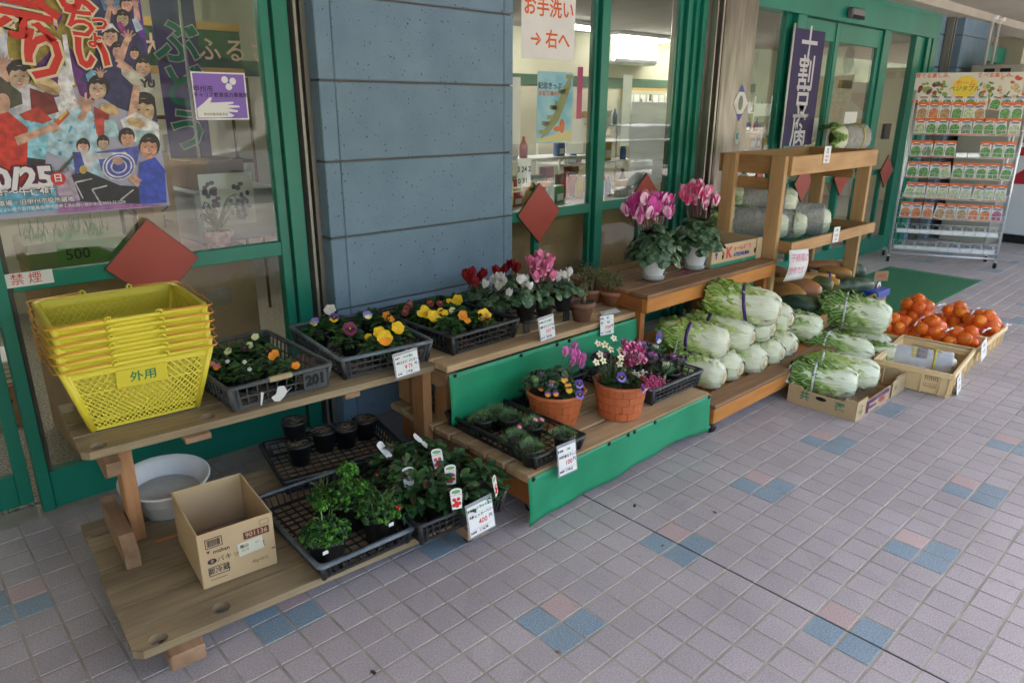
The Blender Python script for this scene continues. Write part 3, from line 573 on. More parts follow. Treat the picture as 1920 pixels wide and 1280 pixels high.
# left boy, straw hats and robes
face(36, 142, 24); hand(6, 120, 10); arm(SK, (12, 155), (4, 125), 8); pp((.5, .5, .55), [(20, 160), (55, 170), (60, 230), (30, 240)])
pe((.50, .38, .20), 88, 160, 28, 13, 25); pe((.30, .2, .1), 88, 168, 24, 6, 25)
pp((.06, .055, .035), [(-5, 140), (40, 175), (42, 195), (15, 205), (-5, 190)]); pp((.16, .02, .015), [(55, 165), (100, 180), (110, 210), (60, 225)]); pe(SK, 5, 195, 14, 20)
pp((.35, .52, .62), [(85, 230), (160, 195), (200, 250), (190, 370), (120, 300), (80, 280)]); pp(CY, [(20, 215), (95, 225), (85, 300), (30, 300)])
for i in range(26):
    x, y = 25+R.random()*165, 225+R.random()*110
    if x+y*.2 > 75: pe((.05, .30, .50), x, y, R.uniform(2, 7), R.uniform(2, 4), R.uniform(0, 180), 8)
pp(RD, [(-5, 215), (15, 210), (52, 240), (50, 350), (-5, 360)]); pp((.40, .04, .02), [(35, 215), (70, 200), (98, 225), (80, 232), (45, 225)])
arm(SK, (30, 265), (95, 240), 9); pe(SK, 98, 240, 13, 9); arm((.55, .08, .02), (105, 232), (128, 210), 6); arm((.65, .5, .1), (110, 224), (125, 210), 3)
hand(160, 200, 13); arm(SK, (150, 225), (162, 202), 7); pe((.48, .34, .17), 205, 205, 20, 10, 20); pp((.30, .03, .02), [(175, 200), (205, 215), (195, 260), (180, 250)]); pp((.45, .06, .04), [(175, 225), (195, 220), (195, 265), (185, 262)]); pe((.48, .34, .17), 255, 230, 18, 9, 15); pp((.32, .50, .55), [(195, 225), (215, 225), (225, 260), (195, 255)])
pp((.30, .46, .50), [(255, 245), (285, 245), (300, 275), (255, 270)])
pp((.02, .02, .03), [(50, 295), (85, 300), (80, 345), (50, 340)])
# brass band
face(238, 258, 15); face(193, 268, 12); face(155, 275, 13); pp((.05, .06, .30), [(135, 285), (160, 285), (158, 320), (140, 325)]); pp((.08, .10, .38), [(180, 285), (262, 275), (255, 310), (190, 320)])
pp((.015, .015, .02), [(128, 330), (160, 320), (230, 350), (260, 380), (150, 385)]); pp((.015, .015, .02), [(170, 345), (270, 350), (262, 385), (190, 388)])
arm((.45, .45, .48), (140, 342), (172, 335), 1.6); arm((.45, .45, .48), (140, 342), (155, 372), 1.6); arm((.45, .45, .48), (172, 355), (200, 348), 1.6); arm((.45, .45, .48), (172, 355), (190, 385), 1.6); arm((.45, .45, .48), (225, 375), (250, 355), 1.6)
pp((.04, .07, .42), [(262, 305), (290, 295), (308, 318), (312, 380), (262, 383), (258, 340)]); face(278, 275, 20); arm(SK, (262, 345), (228, 318), 8); arm((.04, .07, .42), (292, 330), (265, 350), 12)
pp((.50, .50, .55), [(147, 275), (165, 288), (235, 285), (240, 292), (175, 300), (168, 322), (160, 318)])
for rr in (26, 21, 13):
    pe((.55, .55, .6), 222, 312, rr*1.2, rr, -10, 26); pe((.06, .08, .34), 222, 312, rr*1.2-3, rr-2.6, -10, 26)
pe(SK, 220, 302, 10, 7); arm((.10, .07, .06), (112, 322), (140, 290), 3); pe((.45, .33, .08), 155, 318, 7, 8)
pp((.12, .38, .55), [(-5, 355), (100, 342), (108, 392), (-5, 402)]); pp((.28, .12, .30), [(108, 342), (150, 378), (316, 384), (108, 400)])
pp((.36, .30, .40), [(100, 325), (130, 320), (150, 375), (112, 380)])
art.build('crowd_print', artm, post)
M_prd = flat('poster red', (.55, .02, .012), .5); M_pcr = flat('poster cream', (.66, .56, .36), .5); M_pwh = flat('poster white', (.72, .72, .76), .5)
def pt(s, x, y, size, m, y_=-.0162, bold=0, out=None, sh=0, rot=0):
    v = P(x, y, 'y', PY)
    if out: txt(s, size, out, post, wallM(v.x, y_+.0003, v.z) @ Rm(rot, 'Z'), bold=bold+.0048*size/.1)
    txt(s, size, m, post, wallM(v.x, y_, v.z) @ Rm(rot, 'Z'), bold=bold)
for s_, x, y, k in (('よ', 143, -8, 74), ('っ', 184, 44, 34), ('ち', 148, 46, 60), ('ょ', 176, 76, 34), ('い', 170, 106, 66), ('祭', 40, 22, 118), ('り', 80, 112, 92)):
    pt(s_, x, y, .0019*k, M_prd, bold=.003 if k > 100 else .0045 if k > 60 else .002, out=M_pcr, rot=-8)
pt('10/25', 28, 337, .098, M_pwh, bold=.0045, out=flat('poster plum', (.10, .01, .05), .5), rot=0)
pe_y = _pl[0]; q = MB(); v = P(107, 334, 'y', PY); q.prism([(.023*math.cos(w*math.pi/12), .023*math.sin(w*math.pi/12)) for w in range(24)], .0160, .0163, M=wallM(v.x, 0, v.z)); q.build('red_disc', M_prd, post); pt('日', 107, 334, .030, M_pwh, y_=-.0168, bold=.0008)
pt('午前9時〜午後4時', 24, 361, .030, M_pwh, bold=.0008, out=M_ink); pt('市役所駐車場・旧甲州市役所跡地', 42, 379, .0205, M_pwh, bold=.0003, out=M_ink)
pt('甲州市およっちょい祭り実行委員会/甲州市商工会', 40, 391, .0135, M_pwh, bold=.0002); pt('お問い合わせ:☎0553-33-2236', 184, 381, .0135, M_pwh, bold=.0002)
# ---------------- things inside behind the left window
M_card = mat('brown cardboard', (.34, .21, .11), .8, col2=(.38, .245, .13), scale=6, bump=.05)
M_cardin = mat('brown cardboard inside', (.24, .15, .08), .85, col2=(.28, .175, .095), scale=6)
M_dkwood = mat('brown veneer', (.16, .09, .045), .6, col2=(.20, .115, .06), scale=3)
sg = thing('shop_name_board', 'green board with orange edges and pink letters, 大和ふるさと, inside the shop', 'sign board', (0, 2.0, 0))
MB().box((.7, 0, 1.70), (2.12, .05, 1.925)).build('board', flat('deep green board', (.025, .085, .03), .6), sg)
M_trim = flat('orange wood trim', (.52, .30, .08), .5); MB().box((.7, -.01, 1.926), (2.125, .06, 1.975)).build('trim', M_trim, sg); MB().box((.7, -.01, 1.655), (2.125, .06, 1.699)).build('trim', M_trim, sg)
M_pk = flat('pink cut letters', (.80, .52, .38), .5)
for i, ch in enumerate('大和ふるさと'): txt(ch, .155, M_pk, sg, wallM(1.56+.172*i-.0, -.014, 1.80), bold=.002)
nb = thing('nobori_banner', 'tall purple banner with green and white letters behind the left window', 'banner', (0, 0, 0))
A = P(345, 180, 'y', .8)
MB().box((A.x-.10, .8, .95), (A.x+.10, .803, 2.05)).build('cloth', flat('violet cloth', (.14, .11, .30), .8), nb)
MB().tube([(A.x+.03, .79, .3), (A.x+.03, .79, 2.13)], .008, 6).build('pole', M_white, nb); MB().tube([(A.x-.1, .79, 2.08), (A.x+.1, .79, 2.08)], .006, 6).build('crossbar', M_white, nb)
M_gl = flat('banner green', (.02, .30, .16), .7)
for i, ch in enumerate('ぶどう'):
    txt(ch, .21, M_white, nb, wallM(A.x, .7985, 1.74-.20*i), bold=.010); txt(ch, .21, M_gl, nb, wallM(A.x, .7975, 1.74-.20*i), bold=.004)
txt('GRAPE', .05, M_white, nb, wallM(A.x, .7975, 1.02), bold=.001)
t = thing('cabinet', 'brown cabinet standing right behind the lower left window pane', 'cabinet', (0, 0, 0)); MB().cbox((.50, .24, .0), (1.32, .85, .85), .004).build('body', M_card, t)
MB().box((1.08, .2375, .60), (1.2, .2395, .68)).build('tape_patch', flat('dull tape', (.26, .19, .13), .4), t)
pl = thing('planter_crate', 'green and wooden planter crate marked 500 on the cabinet inside the window', 'planter', (.46, .30, .852))
MB().cbox((0, 0, 0), (.36, .28, .10), .003).build('crate', mat('crate wood', (.30, .22, .10), .8, col2=(.10, .22, .07), scale=3), pl); MB().box((.10, -.003, .01), (.35, -.001, .095)).build('green_paper', flat('green crepe paper', (.10, .24, .05), .8), pl)
txt('500', .06, M_ink, pl, wallM(.17, -.0045, .045), bold=.001)
q = MB()
for i in range(120):
    a = Vector((R.uniform(.02, .34), R.uniform(.02, .26), .10)); b_ = a+Vector((R.uniform(-.02, .02), R.uniform(-.02, .02), R.uniform(.03, .09))); w = Vector((R.uniform(-1, 1), R.uniform(-1, 1), 0))*.004; q.add([a-w, a+w, b_], [(0, 1, 2)])
q.build('grass', flat('sprout green', (.10, .25, .05), .7), pl)
def cbx(name, lab, c, d, m=M_card, text=None, rz=0, cat='box', group=None, closed=True):
    t = thing(name, lab, cat, c, rad(rz), group); MB().cbox((0, 0, 0), d, .003).build('carton', m, t)
    if text: txt(text, d[2]*.35, M_ink, t, wallM(d[0]/2, -.0015, d[2]*.55), bold=.0005)
    return t
cbx('tall_carton', 'tall brown carton with vertical katakana behind the left window', (.98, .45, .852), (.10, .25, .42))
txt(list('ラソフト'), .07, M_ink, D.objects['tall_carton'], wallM(.05, -.002, .22), vert=True, bold=.0005)
tb = thing('covered_table', 'low table draped in white with a grape drawing behind the window', 'table', (1.16, .42, 0)); MB().cbox((0, 0, .852), (.42, .6, 1.09), .01).build('cloth', mat('greyish white cloth', (.40, .42, .42), .8, col2=(.50, .52, .52), scale=4), tb)
MB().box((.02, -.004, .93), (.27, -.001, 1.17)).build('drawing', M_paper, tb); q = MB()
for i in range(46):
    gx, gz = (.06, 1.06) if i % 2 else (.20, 1.05); q.ell((gx+R.uniform(-.045, .045), -.005, gz+R.uniform(-.09, .07)), (R.uniform(.008, .014), .0008, R.uniform(.009, .015)), 10, 5)
q.build('drawn_grapes', flat('grey purple wash', (.22, .17, .24), .7), tb)
MB().cbox((.03, .15, 1.091), (.30, .45, 1.22), .003).build('open_carton', M_card, tb)
sp = thing('spider_plant', 'potted plant with long arching leaves behind the left window', 'pot plant', (1.17, .22, .852))
MB().lathe([(0, 0), (.045, 0), (.06, .05), (.062, .09), (.05, .09)], 16).build('pot', mat('flowered pot', (.5, .42, .40), .5, col2=(.45, .12, .12), scale=40), sp)
q = MB()
for i in range(26):
    a = R.uniform(0, 6.28); l = R.uniform(.1, .2); w = R.uniform(.006, .012); d = Vector((math.cos(a), math.sin(a)*.4, 0)); sd = Vector((-d.y, d.x, 0)).normalized()*w; h = R.uniform(.05, .16); pr = None
    for k in range(5):
        u = k/4; c = d*l*u+Vector((0, 0, .09+h*math.sin(u*2.3))); s_ = sd*(1-u)**.5
        if pr: q.add([pr[0], pr[1], c+s_, c-s_], [(0, 1, 2, 3)])
        pr = (c-s_, c+s_)
q.build('leaves', flat('dark strap leaf', (.06, .12, .04), .5), sp)
cbx('carton', 'brown carton on the shop floor behind the far left pane', (.30, .95, 0), (.16, .3, .2), text='ウニ'); 
t = thing('paper_stack', 'stack of white and yellow papers on the carton at the far left', 'paper stack', (.30, 1.0, .201)); q = MB()
for i in range(9): q.box((R.uniform(-.005, .005), R.uniform(0, .02), .012*i), (.16, .28, .012*i+.010), i % 2)
q.build('sheets', [M_paper, flat('pale yellow paper', (.6, .52, .25), .8)], t)
cbx('shelf_unit', 'low wooden shelf behind the glass at the far left edge', (.10, 1.5, 0), (.30, .3, .42), M_dkwood, cat='shelf')
# ---------------- goods shelves inside: every pack is its own object
M_goods = [flat('goods %d' % i, c, .45) for i, c in enumerate([(.5, .06, .05), (.55, .35, .05), (.06, .16, .4), (.08, .28, .12), (.6, .58, .52), (.35, .12, .06), (.62, .5, .2), (.18, .1, .08), (.5, .5, .55), (.65, .62, .6)])]
pk = []
for i, m in enumerate(M_goods):
    b_ = MB().cbox((-.05, -.03, 0), (.05, .03, .13), .004).box((-.035, -.0312, .02), (.035, -.0305, .07), 1); pk.append(b_.mesh('pack', [m, M_paper]))
bt = [MB().lathe([(0, 0), (.03, 0), (.032, .1), (.012, .15), (.012, .18), (0, .18)], 12).mesh('bottle', [m]) for m in M_goods[:6]]
COLN = ['red', 'amber', 'blue', 'green', 'off white', 'rust brown', 'straw yellow', 'dark brown', 'grey', 'white']; LEV = ['lower board', 'middle board', 'top board']
def shelf(x0, x1, y, zs, lab, side=-1, fill=.85, dep=.3, wire=True):
    t = thing('goods_shelf', lab, 'shelf', (x0, y, 0)); w = x1-x0; m = M_fix if wire else M_dkwood
    for x in (0, w):
        for yy in (0, dep): MB().tube([(x, yy, 0), (x, yy, zs[-1]+.25)], .012, 6).build('upright', m, t)
    for z in zs: MB().cbox((0, 0, z-.02), (w, dep, z), .003).build('shelf_board', m, t)
    for z in zs:
        x = x0+.07
        while x < x1-.06:
            if R.random() < fill:
                s_ = R.uniform(.8, 1.35); g_ = R.random() < .3
                mi_i = R.randrange(6 if g_ else 10); o = ob('bottle' if g_ else 'packet', (bt if g_ else pk)[mi_i], None, T(x, y+R.uniform(.05, .12), z+.0005) @ Rm(R.uniform(-15, 15), 'Z') @ Sc(s_, s_, s_*R.uniform(.8, 1.2)))
                tag(o, COLN[mi_i]+(' bottle ' if g_ else ' packet ')+'on the '+LEV[zs.index(z)]+' of the '+lab, 'bottle' if g_ else 'packet', 'goods on the '+lab)
            x += R.uniform(.10, .16)
    return t
shelf(3.1, 4.5, .95, (.55, .85, 1.1), 'wire shelf behind the right window')
shelf(5.0, 6.2, 1.8, (.6, .95, 1.3), 'tall shelf in mid shop')
shelf(1.35, 2.2, 2.15, (.8, 1.1, 1.4), 'wooden shelf under the name board', wire=False)
shelf(6.9, 8.3, 1.0, (.5, .8, 1.05), 'low shelf behind the entrance doors')
shelf(9.0, 11.5, 3.2, (.7, 1.1, 1.4), 'long shelf by the back wall')
ct = thing('counter', 'white topped counter inside the right window', 'counter', (2.66, .12, 0)); MB().cbox((0, 0, 0), (1.6, .5, .86), .004).build('base', M_card, ct); MB().cbox((-.01, -.01, .861), (1.61, .51, .88), .004).build('top', mat('cluttered white top', (.5, .48, .42), .6, col2=(.6, .58, .5), scale=5), ct)
for i in range(30):
    x, y = R.uniform(2.72, 4.2), R.uniform(.2, .55)
    if R.random() < .35: o = ob('jar', bt[i % 6], None, T(x, y, .8805) @ Sc(R.uniform(.7, 1))); tag(o, 'small '+COLN[i % 6]+' jar on the white topped counter', 'jar', 'jars on the counter')
    else: mi_i = R.choice([1, 4, 6, 8, 9, 3, 0]); o = ob('packet', pk[mi_i], None, T(x, y, .8805) @ Rm(R.uniform(-40, 40), 'Z') @ Sc(R.uniform(.7, 1.3), 1, R.uniform(.4, 1.1))); tag(o, 'small '+COLN[mi_i]+' packet on the white topped counter', 'packet', 'packets on the counter')
hm = thing('yellow_dispenser', 'orange yellow topped dispenser standing inside the window', 'dispenser', (2.98, .14, .881)); MB().lathe([(0, 0), (.022, 0), (.022, .12), (.0, .12)], 12).build('tube', M_trim, hm); MB().cbox((-.045, -.02, .12), (.05, .02, .17), .015).build('head', flat('orange yellow plastic', (.75, .35, .02), .4), hm)
hm = thing('brown_bottle', 'brown bottle with an orange cap inside the window', 'bottle', (3.13, .14, .881)); MB().lathe([(0, 0), (.032, 0), (.034, .08), (.014, .11), (.014, .125), (0, .125)], 12).build('body', flat('brown glass', (.16, .07, .02), .15), hm); MB().cbox((-.05, -.02, .125), (.04, .02, .155), .008).build('cap', flat('orange cap', (.75, .22, .02), .4), hm)
fn = thing('white_funnel', 'white plastic funnel standing on the counter near the green post', 'funnel', (4.02, .14, .881)); MB().lathe([(.06, 0), (.012, .07), (.010, .15), (.007, .15), (.008, .07), (.055, 0)], 14).build('cone', M_white, fn)
cn = thing('notice_board', 'wood framed notice board on the shop back wall', 'notice board', (8.9, 4.22, 1.2)); MB().box((0, 0, 0), (1.15, .03, .55)).build('frame', M_trim, cn); MB().box((.05, -.005, .04), (1.10, 0, .51)).build('panel', M_cream, cn)
q = MB()
for i in range(6): x = .1+.16*i; q.box((x, -.008, .1+.04*(i % 2)), (x+.12, -.006, .45))
q.build('papers', M_paper, cn)
t = thing('red_yellow_notice', 'red and yellow notice on the far wall by the green post', 'notice', (10.35, 4.24, 1.15)); MB().box((0, 0, 0), (.4, .01, .2)).build('lower_half', flat('notice yellow', (.75, .65, .05), .6), t); MB().box((0, 0, .201), (.4, .01, .36)).build('upper_half', flat('notice red', (.6, .03, .08), .6), t)
# ---------------- behind the entrance glass
t = thing('tofu_banner', 'dark purple banner with white brush letters, 十割豆腐, on the entrance door', 'banner', (0, 0, 0))
A0, A1, A2 = P(1492, 52, 'y', -.06), P(1548, 62, 'y', -.06), P(1475, 250, 'y', -.06)
MB().box((A0.x, -.061, A2.z-.1), (A1.x, -.059, A0.z)).build('cloth', flat('indigo cloth', (.045, .035, .10), .8), t)
MB().tube([(A0.x-.02, -.062, A2.z-.2), (A0.x-.02, -.062, A0.z+.03)], .008, 6).build('pole', M_white, t)
M_wc = flat('white dye', (.6, .6, .62), .8)
for i, ch in enumerate('十割豆腐'): txt(ch, .29, M_wc, t, wallM((A0.x+A1.x)/2, -.0625, A0.z-.13-(A0.z-A2.z+.1)/4.1*i), bold=.0035)
c0 = P(1588, 115, 'y', .9); ck = thing('wall_clock', 'round pale clock seen through the entrance glass', 'clock', (c0.x, .9, c0.z)); MB().lathe([(0, 0), (.13, 0), (.15, .02), (.13, .03), (0, .03)], 28, M=Rm(90, 'X')).build('dial', mat('cream dial', (.42, .38, .26), .5, col2=(.5, .46, .34), scale=8), ck)
MB().box((-.14, -.04, -.30), (.14, .0, -.21)).build('wood_label', M_trim, ck)
t = sheet('calendar_sheet', P(1413, 215, 'y', .05).x, P(1443, 215, 'y', .05).x, P(1413, 218, 'y', .05).z, P(1413, 195, 'y', .05).z, 'small white calendar sheet behind the narrow entrance pane', 'calendar', M_paper, y=.05)
t = sheet('entrance_notice', P(1502, 240, 'y', -.03).x, P(1533, 240, 'y', -.03).x, P(1502, 262, 'y', -.03).z, P(1502, 222, 'y', -.03).z, 'white printed notice at the foot of the indigo banner', 'notice', M_paper, y=-.03); wtx(t, '1994 45', 0, 0, .04, M_ink)
t = sheet('flyer', P(1580, 215, 'y', .0).x, P(1603, 215, 'y', 0).x, P(1580, 235, 'y', 0).z, P(1580, 210, 'y', 0).z, 'small white flyer with red print on the right sliding door', 'flyer', M_paper, y=-.02); 
t = sheet('black_box', 7.80, 7.95, P(1663, 260, 'y', 0).z, P(1663, 232, 'y', 0).z, 'small dark switch box on the right side pane', 'switch box', M_seal, y=-.02, th=.03)
t = thing('diamond_notice', 'white diamond shaped notice with blue tips on the steel column', 'notice', (4.80, -.1515, 1.50)); h = .095
MB().prism([(-h, 0), (0, -h*1.3), (h, 0), (0, h*1.3)], 0, .001, M=wallM(0, 0, 0)).build('card', M_paper, t)
for s_ in (1, -1): MB().prism([(-h*.4, s_*h*.78), (h*.4, s_*h*.78), (0, s_*h*1.3)][::s_], .0012, .0016, M=wallM(0, 0, 0)).build('tip', flat('blue tip', (.08, .10, .5), .6), t)
MB().ell((0, -.0018, 0), (.03, .0006, .05)).build('picture', flat('grey green picture', (.2, .22, .18), .6), t)
t = thing('round_sticker', 'oval sticker with a teal letter on the steel column just above the wooden rack', 'sticker', (4.80, -.1515, 1.27)); MB().ell((0, 0, 0), (.035, .0008, .055), 20, 6).build('disc', M_paper, t); txt('K', .06, flat('teal print', (.02, .28, .33), .6), t, wallM(0, -.0015, 0), bold=.003)
# ================================================================ wooden stands
M_wA = wood('weathered deck wood', (.27, .20, .115), (.39, .30, .18), (.13, .095, .06)); M_wAy = wood('weathered bearer wood', (.32, .19, .11), (.44, .28, .17), axis='y'); M_wAz = wood('orange tinted post wood', (.42, .20, .085), (.52, .27, .13), axis='z')
M_wP = wood('pale pine', (.45, .30, .16), (.55, .39, .22), (.25, .15, .07)); M_wPy = wood('pale pine y', (.42, .27, .14), (.52, .36, .2), axis='y')
M_or1 = wood('orange stained rail', (.52, .20, .04), (.60, .25, .065), (.30, .11, .035)); M_or1y = wood('orange stained side', (.34, .115, .03), (.42, .15, .045), axis='y'); M_or1z = wood('orange stained post', (.38, .13, .03), (.46, .17, .05), axis='z')
M_wtop = wood('worn brown top board', (.23, .12, .06), (.32, .18, .09), (.14, .08, .045))
M_tan = wood('honey pine', (.46, .26, .105), (.55, .33, .15), (.30, .15, .06)); M_tany = wood('honey pine y', (.40, .21, .08), (.48, .27, .11), axis='y'); M_tanz = wood('honey pine z', (.47, .28, .12), (.56, .35, .17), (.33, .18, .08), axis='z')
M_rub = flat('black rubber', (.02, .02, .02), .55); M_zinc = flat('zinc plate', (.55, .55, .53), .35, metal=.8)
M_cut = mat('sawn end grain', (.40, .27, .15), .8, col2=(.50, .35, .2), scale=30)
def plank(L_, W_, TH, holes=(), corner=.02):
    """board with round holes; x 0..L, y 0..W, z -TH..0"""
    bm = bmesh.new(); es = []
    def ring(pts):
        vs = [bm.verts.new((p[0], p[1], 0)) for p in pts]
        for i in range(len(vs)): es.append(bm.edges.new((vs[i], vs[(i+1) % len(vs)])))
    c = corner; ring([(c, 0), (L_-c, 0), (L_, c), (L_, W_), (0, W_), (0, c)])
    for (x, y, r) in holes: ring([(x+r*math.cos(2*math.pi*i/20), y+r*math.sin(2*math.pi*i/20)) for i in range(20)])
    bmesh.ops.triangle_fill(bm, use_beauty=True, edges=es)
    bmesh.ops.recalc_face_normals(bm, faces=bm.faces)
    if bm.faces[:] and bm.faces[0].normal.z < 0: bmesh.ops.reverse_faces(bm, faces=bm.faces)
    g = bmesh.ops.extrude_face_region(bm, geom=bm.faces[:]); bmesh.ops.translate(bm, vec=(0, 0, -TH), verts=[v for v in g['geom'] if isinstance(v, bmesh.types.BMVert)])
    bmesh.ops.recalc_face_normals(bm, faces=bm.faces)
    me = D.meshes.new('board'); bm.to_mesh(me); bm.free(); return me
def caster(parent, x, y, z=0, r=.027, h=.05):
    t = MB().box((x-.02, y-.02, h-.004), (x+.02, y+.02, h)).box((x-.014, y-.004, r), (x-.011, y+.012, h)).box((x+.011, y-.004, r), (x+.014, y+.012, h)).build('caster', M_zinc, parent)
    MB().tube([(x-.010, y, r), (x+.010, y, r)], r, 16).build('wheel', M_rub, t)
    MB().tube([(x-.0165, y, r), (x+.0165, y, r)], .006, 8).build('axle', M_zinc, t)
# -------- stand A (left, two tiers)
sa = thing('plant_stand', 'weathered two tier wooden stand on casters at the left, under the yellow baskets', 'stand', (.291, -1.215, 0), rad(-3.9))
for i in range(7):
    y = .002+.1125*i; o = ob('board', None, sa) if 0 else None
    me = plank(1.16, .106 if i < 5 else .097, .024, [(.065, .028, .024), (.235, .05, .025)] if i == 0 else [(1.02, .05, .024)] if i == 1 else (), .022 if i == 0 else .004)
    me.materials.append(M_wA); ob('board', me, sa, T(R.uniform(-.003, .003), y, .12+R.uniform(-.0008, .0008)))
for x in (.075, 1.03): MB().cbox((x, -.035, .048), (x+.09, .79, .0945), .004).build('bearer', M_wAy, sa)
for x, y in ((.12, .05), (1.075, .03), (.12, .7), (1.075, .7)): caster(sa, x, y)
for (x, c) in ((.115, 0), (1.225, 1)):
    MB().cbox((x, .545, .122), (x+.042, .635, .462), .004).build('post', M_wAz, sa)
    if c: MB().cbox((x+.05, .66, .122), (x+.09, .73, .462), .004).build('post', M_wAz, sa)
    # brace lying on the deck
    xb = x-.048 if not c else x+.045
    MB().prism([(.40, .122), (.745, .122), (.745, .212), (.455, .212), (.40, .175)], 0, .042, M=frame((xb, 0, 0), (0, 1, 0), (0, 0, 1))).build('brace', M_wAy, sa)
    xb = x-.046 if not c else x+.045
    MB().prism([(.44, .463), (.80, .463), (.80, .39), (.50, .39), (.44, .42)], 0, .042, M=frame((xb, 0, 0), (0, 1, 0), (0, 0, 1))).build('brace', M_wAy, sa)
MB().box((.17, .505, .1203), (.50, .512, .123)).build('string', flat('orange string', (.55, .18, .04), .7), sa)
ys = [(.495, .13), (.64, .105), (.755, .10), (.865, .09)]
for i, (y, w) in enumerate(ys):
    me = plank(1.25, w, .025, [(.05, .035, .023), (.375, .05, .024)] if i == 0 else (), .02 if i == 0 else .004); me.materials.append(M_wA); ob('board', me, sa, T(.02, y, .49))
MB().cbox((.30, .47, .445), (.38, .9, .464), .002).build('cross_strip', M_wAy, sa); MB().cbox((.86, .49, .445), (.92, .9, .464), .002).build('cross_strip', M_wAy, sa)
# -------- stand B (centre, two tiers, green cloth)
sb = thing('plant_stand', 'wooden two tier stand with green cloth skirts in front of the blue pillar', 'stand', (1.57, -1.35, 0))
for y, w in ((0, .115), (.13, .10), (.235, .10), (.345, .10), (.455, .10), (.565, .10), (.675, .10), (.785, .10)):
    if y == 0:
        me = plank(1.16, w, .03, [], .004); me.materials.append(M_wP)
        ob('board', me, sb, T(0, y, .22))
    else: MB().cbox((R.uniform(-.004, .004), y, .19), (1.16, y+w, .22+R.uniform(-.001, .001)), .006).build('board', M_wP, sb)
for x in (.05, 1.03): MB().cbox((x, .04, .06), (x+.09, .86, .1895), .004).build('bearer', M_or1y, sb)
for x, y in ((.10, .08), (1.07, .06), (.1, .8)): caster(sb, x, y, h=.06)
MB().cbox((.142, .35, .10), (1.028, .39, .1885), .003).build('inner_rail', M_or1, sb)
for y in (.473, .585, .695, .80): MB().cbox((.01, y, .472), (1.235, y+.10, .50), .004).build('board', M_wP, sb)
for x in (.06, 1.12):
    for y in (.55, .82): MB().cbox((x, y, .2215), (x+.04, y+.08, .471), .003).build('post', M_wAz, sb)
def skirt(par, x0, x1, y, z0, zb, name='skirt', n=60, amp=.012):
    b = MB(); rows = 10
    for i in range(n+1):
        u = i/n; x = x0+(x1-x0)*u; bz = zb(u)
        for k in range(rows+1):
            v = k/rows; b.v.append((x+.004*math.sin(u*9)*v, y-amp*v*(.25+math.sin(u*11+1.2+v*1.5)*.8+.4*math.sin(u*27+v*3))-.001, z0+(bz-z0)*v))
    for i in range(n):
        for k in range(rows): b.f.append((i*(rows+1)+k, i*(rows+1)+k+1, (i+1)*(rows+1)+k+1, (i+1)*(rows+1)+k)); b.m.append(0); b.s.append(True)
    o = b.build(name, M_cloth, par); md = o.modifiers.new('thickness', 'SOLIDIFY'); md.thickness = .0012; return o
M_cloth = mat('green vinyl cloth', (.006, .22, .10), .55, col2=(.014, .29, .14), scale=5, bump=.5, bscale=9, stretch=(1, 1, 1))
def interp(pts):
    def f(u):
        for (a, b), (c, d) in zip(pts[:-1], pts[1:]):
            if u <= c: return b+(d-b)*((u-a)/(c-a))
        return pts[-1][1]
    return f
o = skirt(sb, -.005, 1.165, -.006, .212, interp([(0, .018), (.3, .03), (.5, .05), (.72, .045), (.85, .05), (1, .028)]))
for x in (.02, .44, .56, .60, .74, 1.15): MB().tube([(x, -.010, .203), (x, -.005, .203)], .009, 10).build('grommet', M_black, sb)
skirt(sb, .012, 1.235, .463, .470, interp([(0, .25), (.5, .275), (.9, .30), (1, .42)]))
for x in (.04, .40, .62, .70, 1.0, 1.21): MB().tube([(x, .457, .460), (x, .463, .460)], .008, 10).build('grommet', M_black, sb)
# -------- stand C (orange stepped stand)
sc_ = thing('stepped_stand', 'orange stained stepped wooden stand holding the pile of chinese cabbages', 'stand', (2.76, -1.37, 0))
MB().cbox((0, 0, .055), (1.26, .035, .129), .004).build('front_rail', M_or1, sc_); MB().cbox((-.002, -.004, .1295), (1.262, .11, .151), .004).build('top_board', M_wtop, sc_)
MB().cbox((0, .0355, .056), (.035, .95, .1289), .003).build('side_rail', M_or1y, sc_); MB().cbox((1.225, .0355, .056), (1.26, .95, .1289), .003).build('side_rail', M_or1y, sc_)
for y in (.13, .25, .37, .49, .61, .73, .85): MB().cbox((.037, y, .11), (1.223, y+.09, .128), .003).build('slat', M_or1, sc_)
for x, y in ((.03, .03), (1.2, .03), (.03, .9), (1.2, .9)): caster(sc_, x, y, h=.055)
MB().cbox((0, .42, .505), (1.26, .455, .579), .004).build('front_rail', M_or1, sc_); MB().cbox((-.006, .415, .5795), (1.264, .53, .60), .004).build('top_board', M_wtop, sc_)
for x in (0, 1.225): MB().cbox((x, .456, .505), (x+.035, .97, .578), .003).build('side_rail', M_or1y, sc_)
for y in (.55, .665, .78, .89): MB().cbox((.0, y, .5795), (1.26, y+.09, .597), .003).build('slat', M_wtop, sc_)
for x in (.003, 1.22):
    for y in (.46, .88): MB().cbox((x+.002, y, .1295), (x+.04, y+.07, .5045), .003).build('post', M_or1z, sc_)
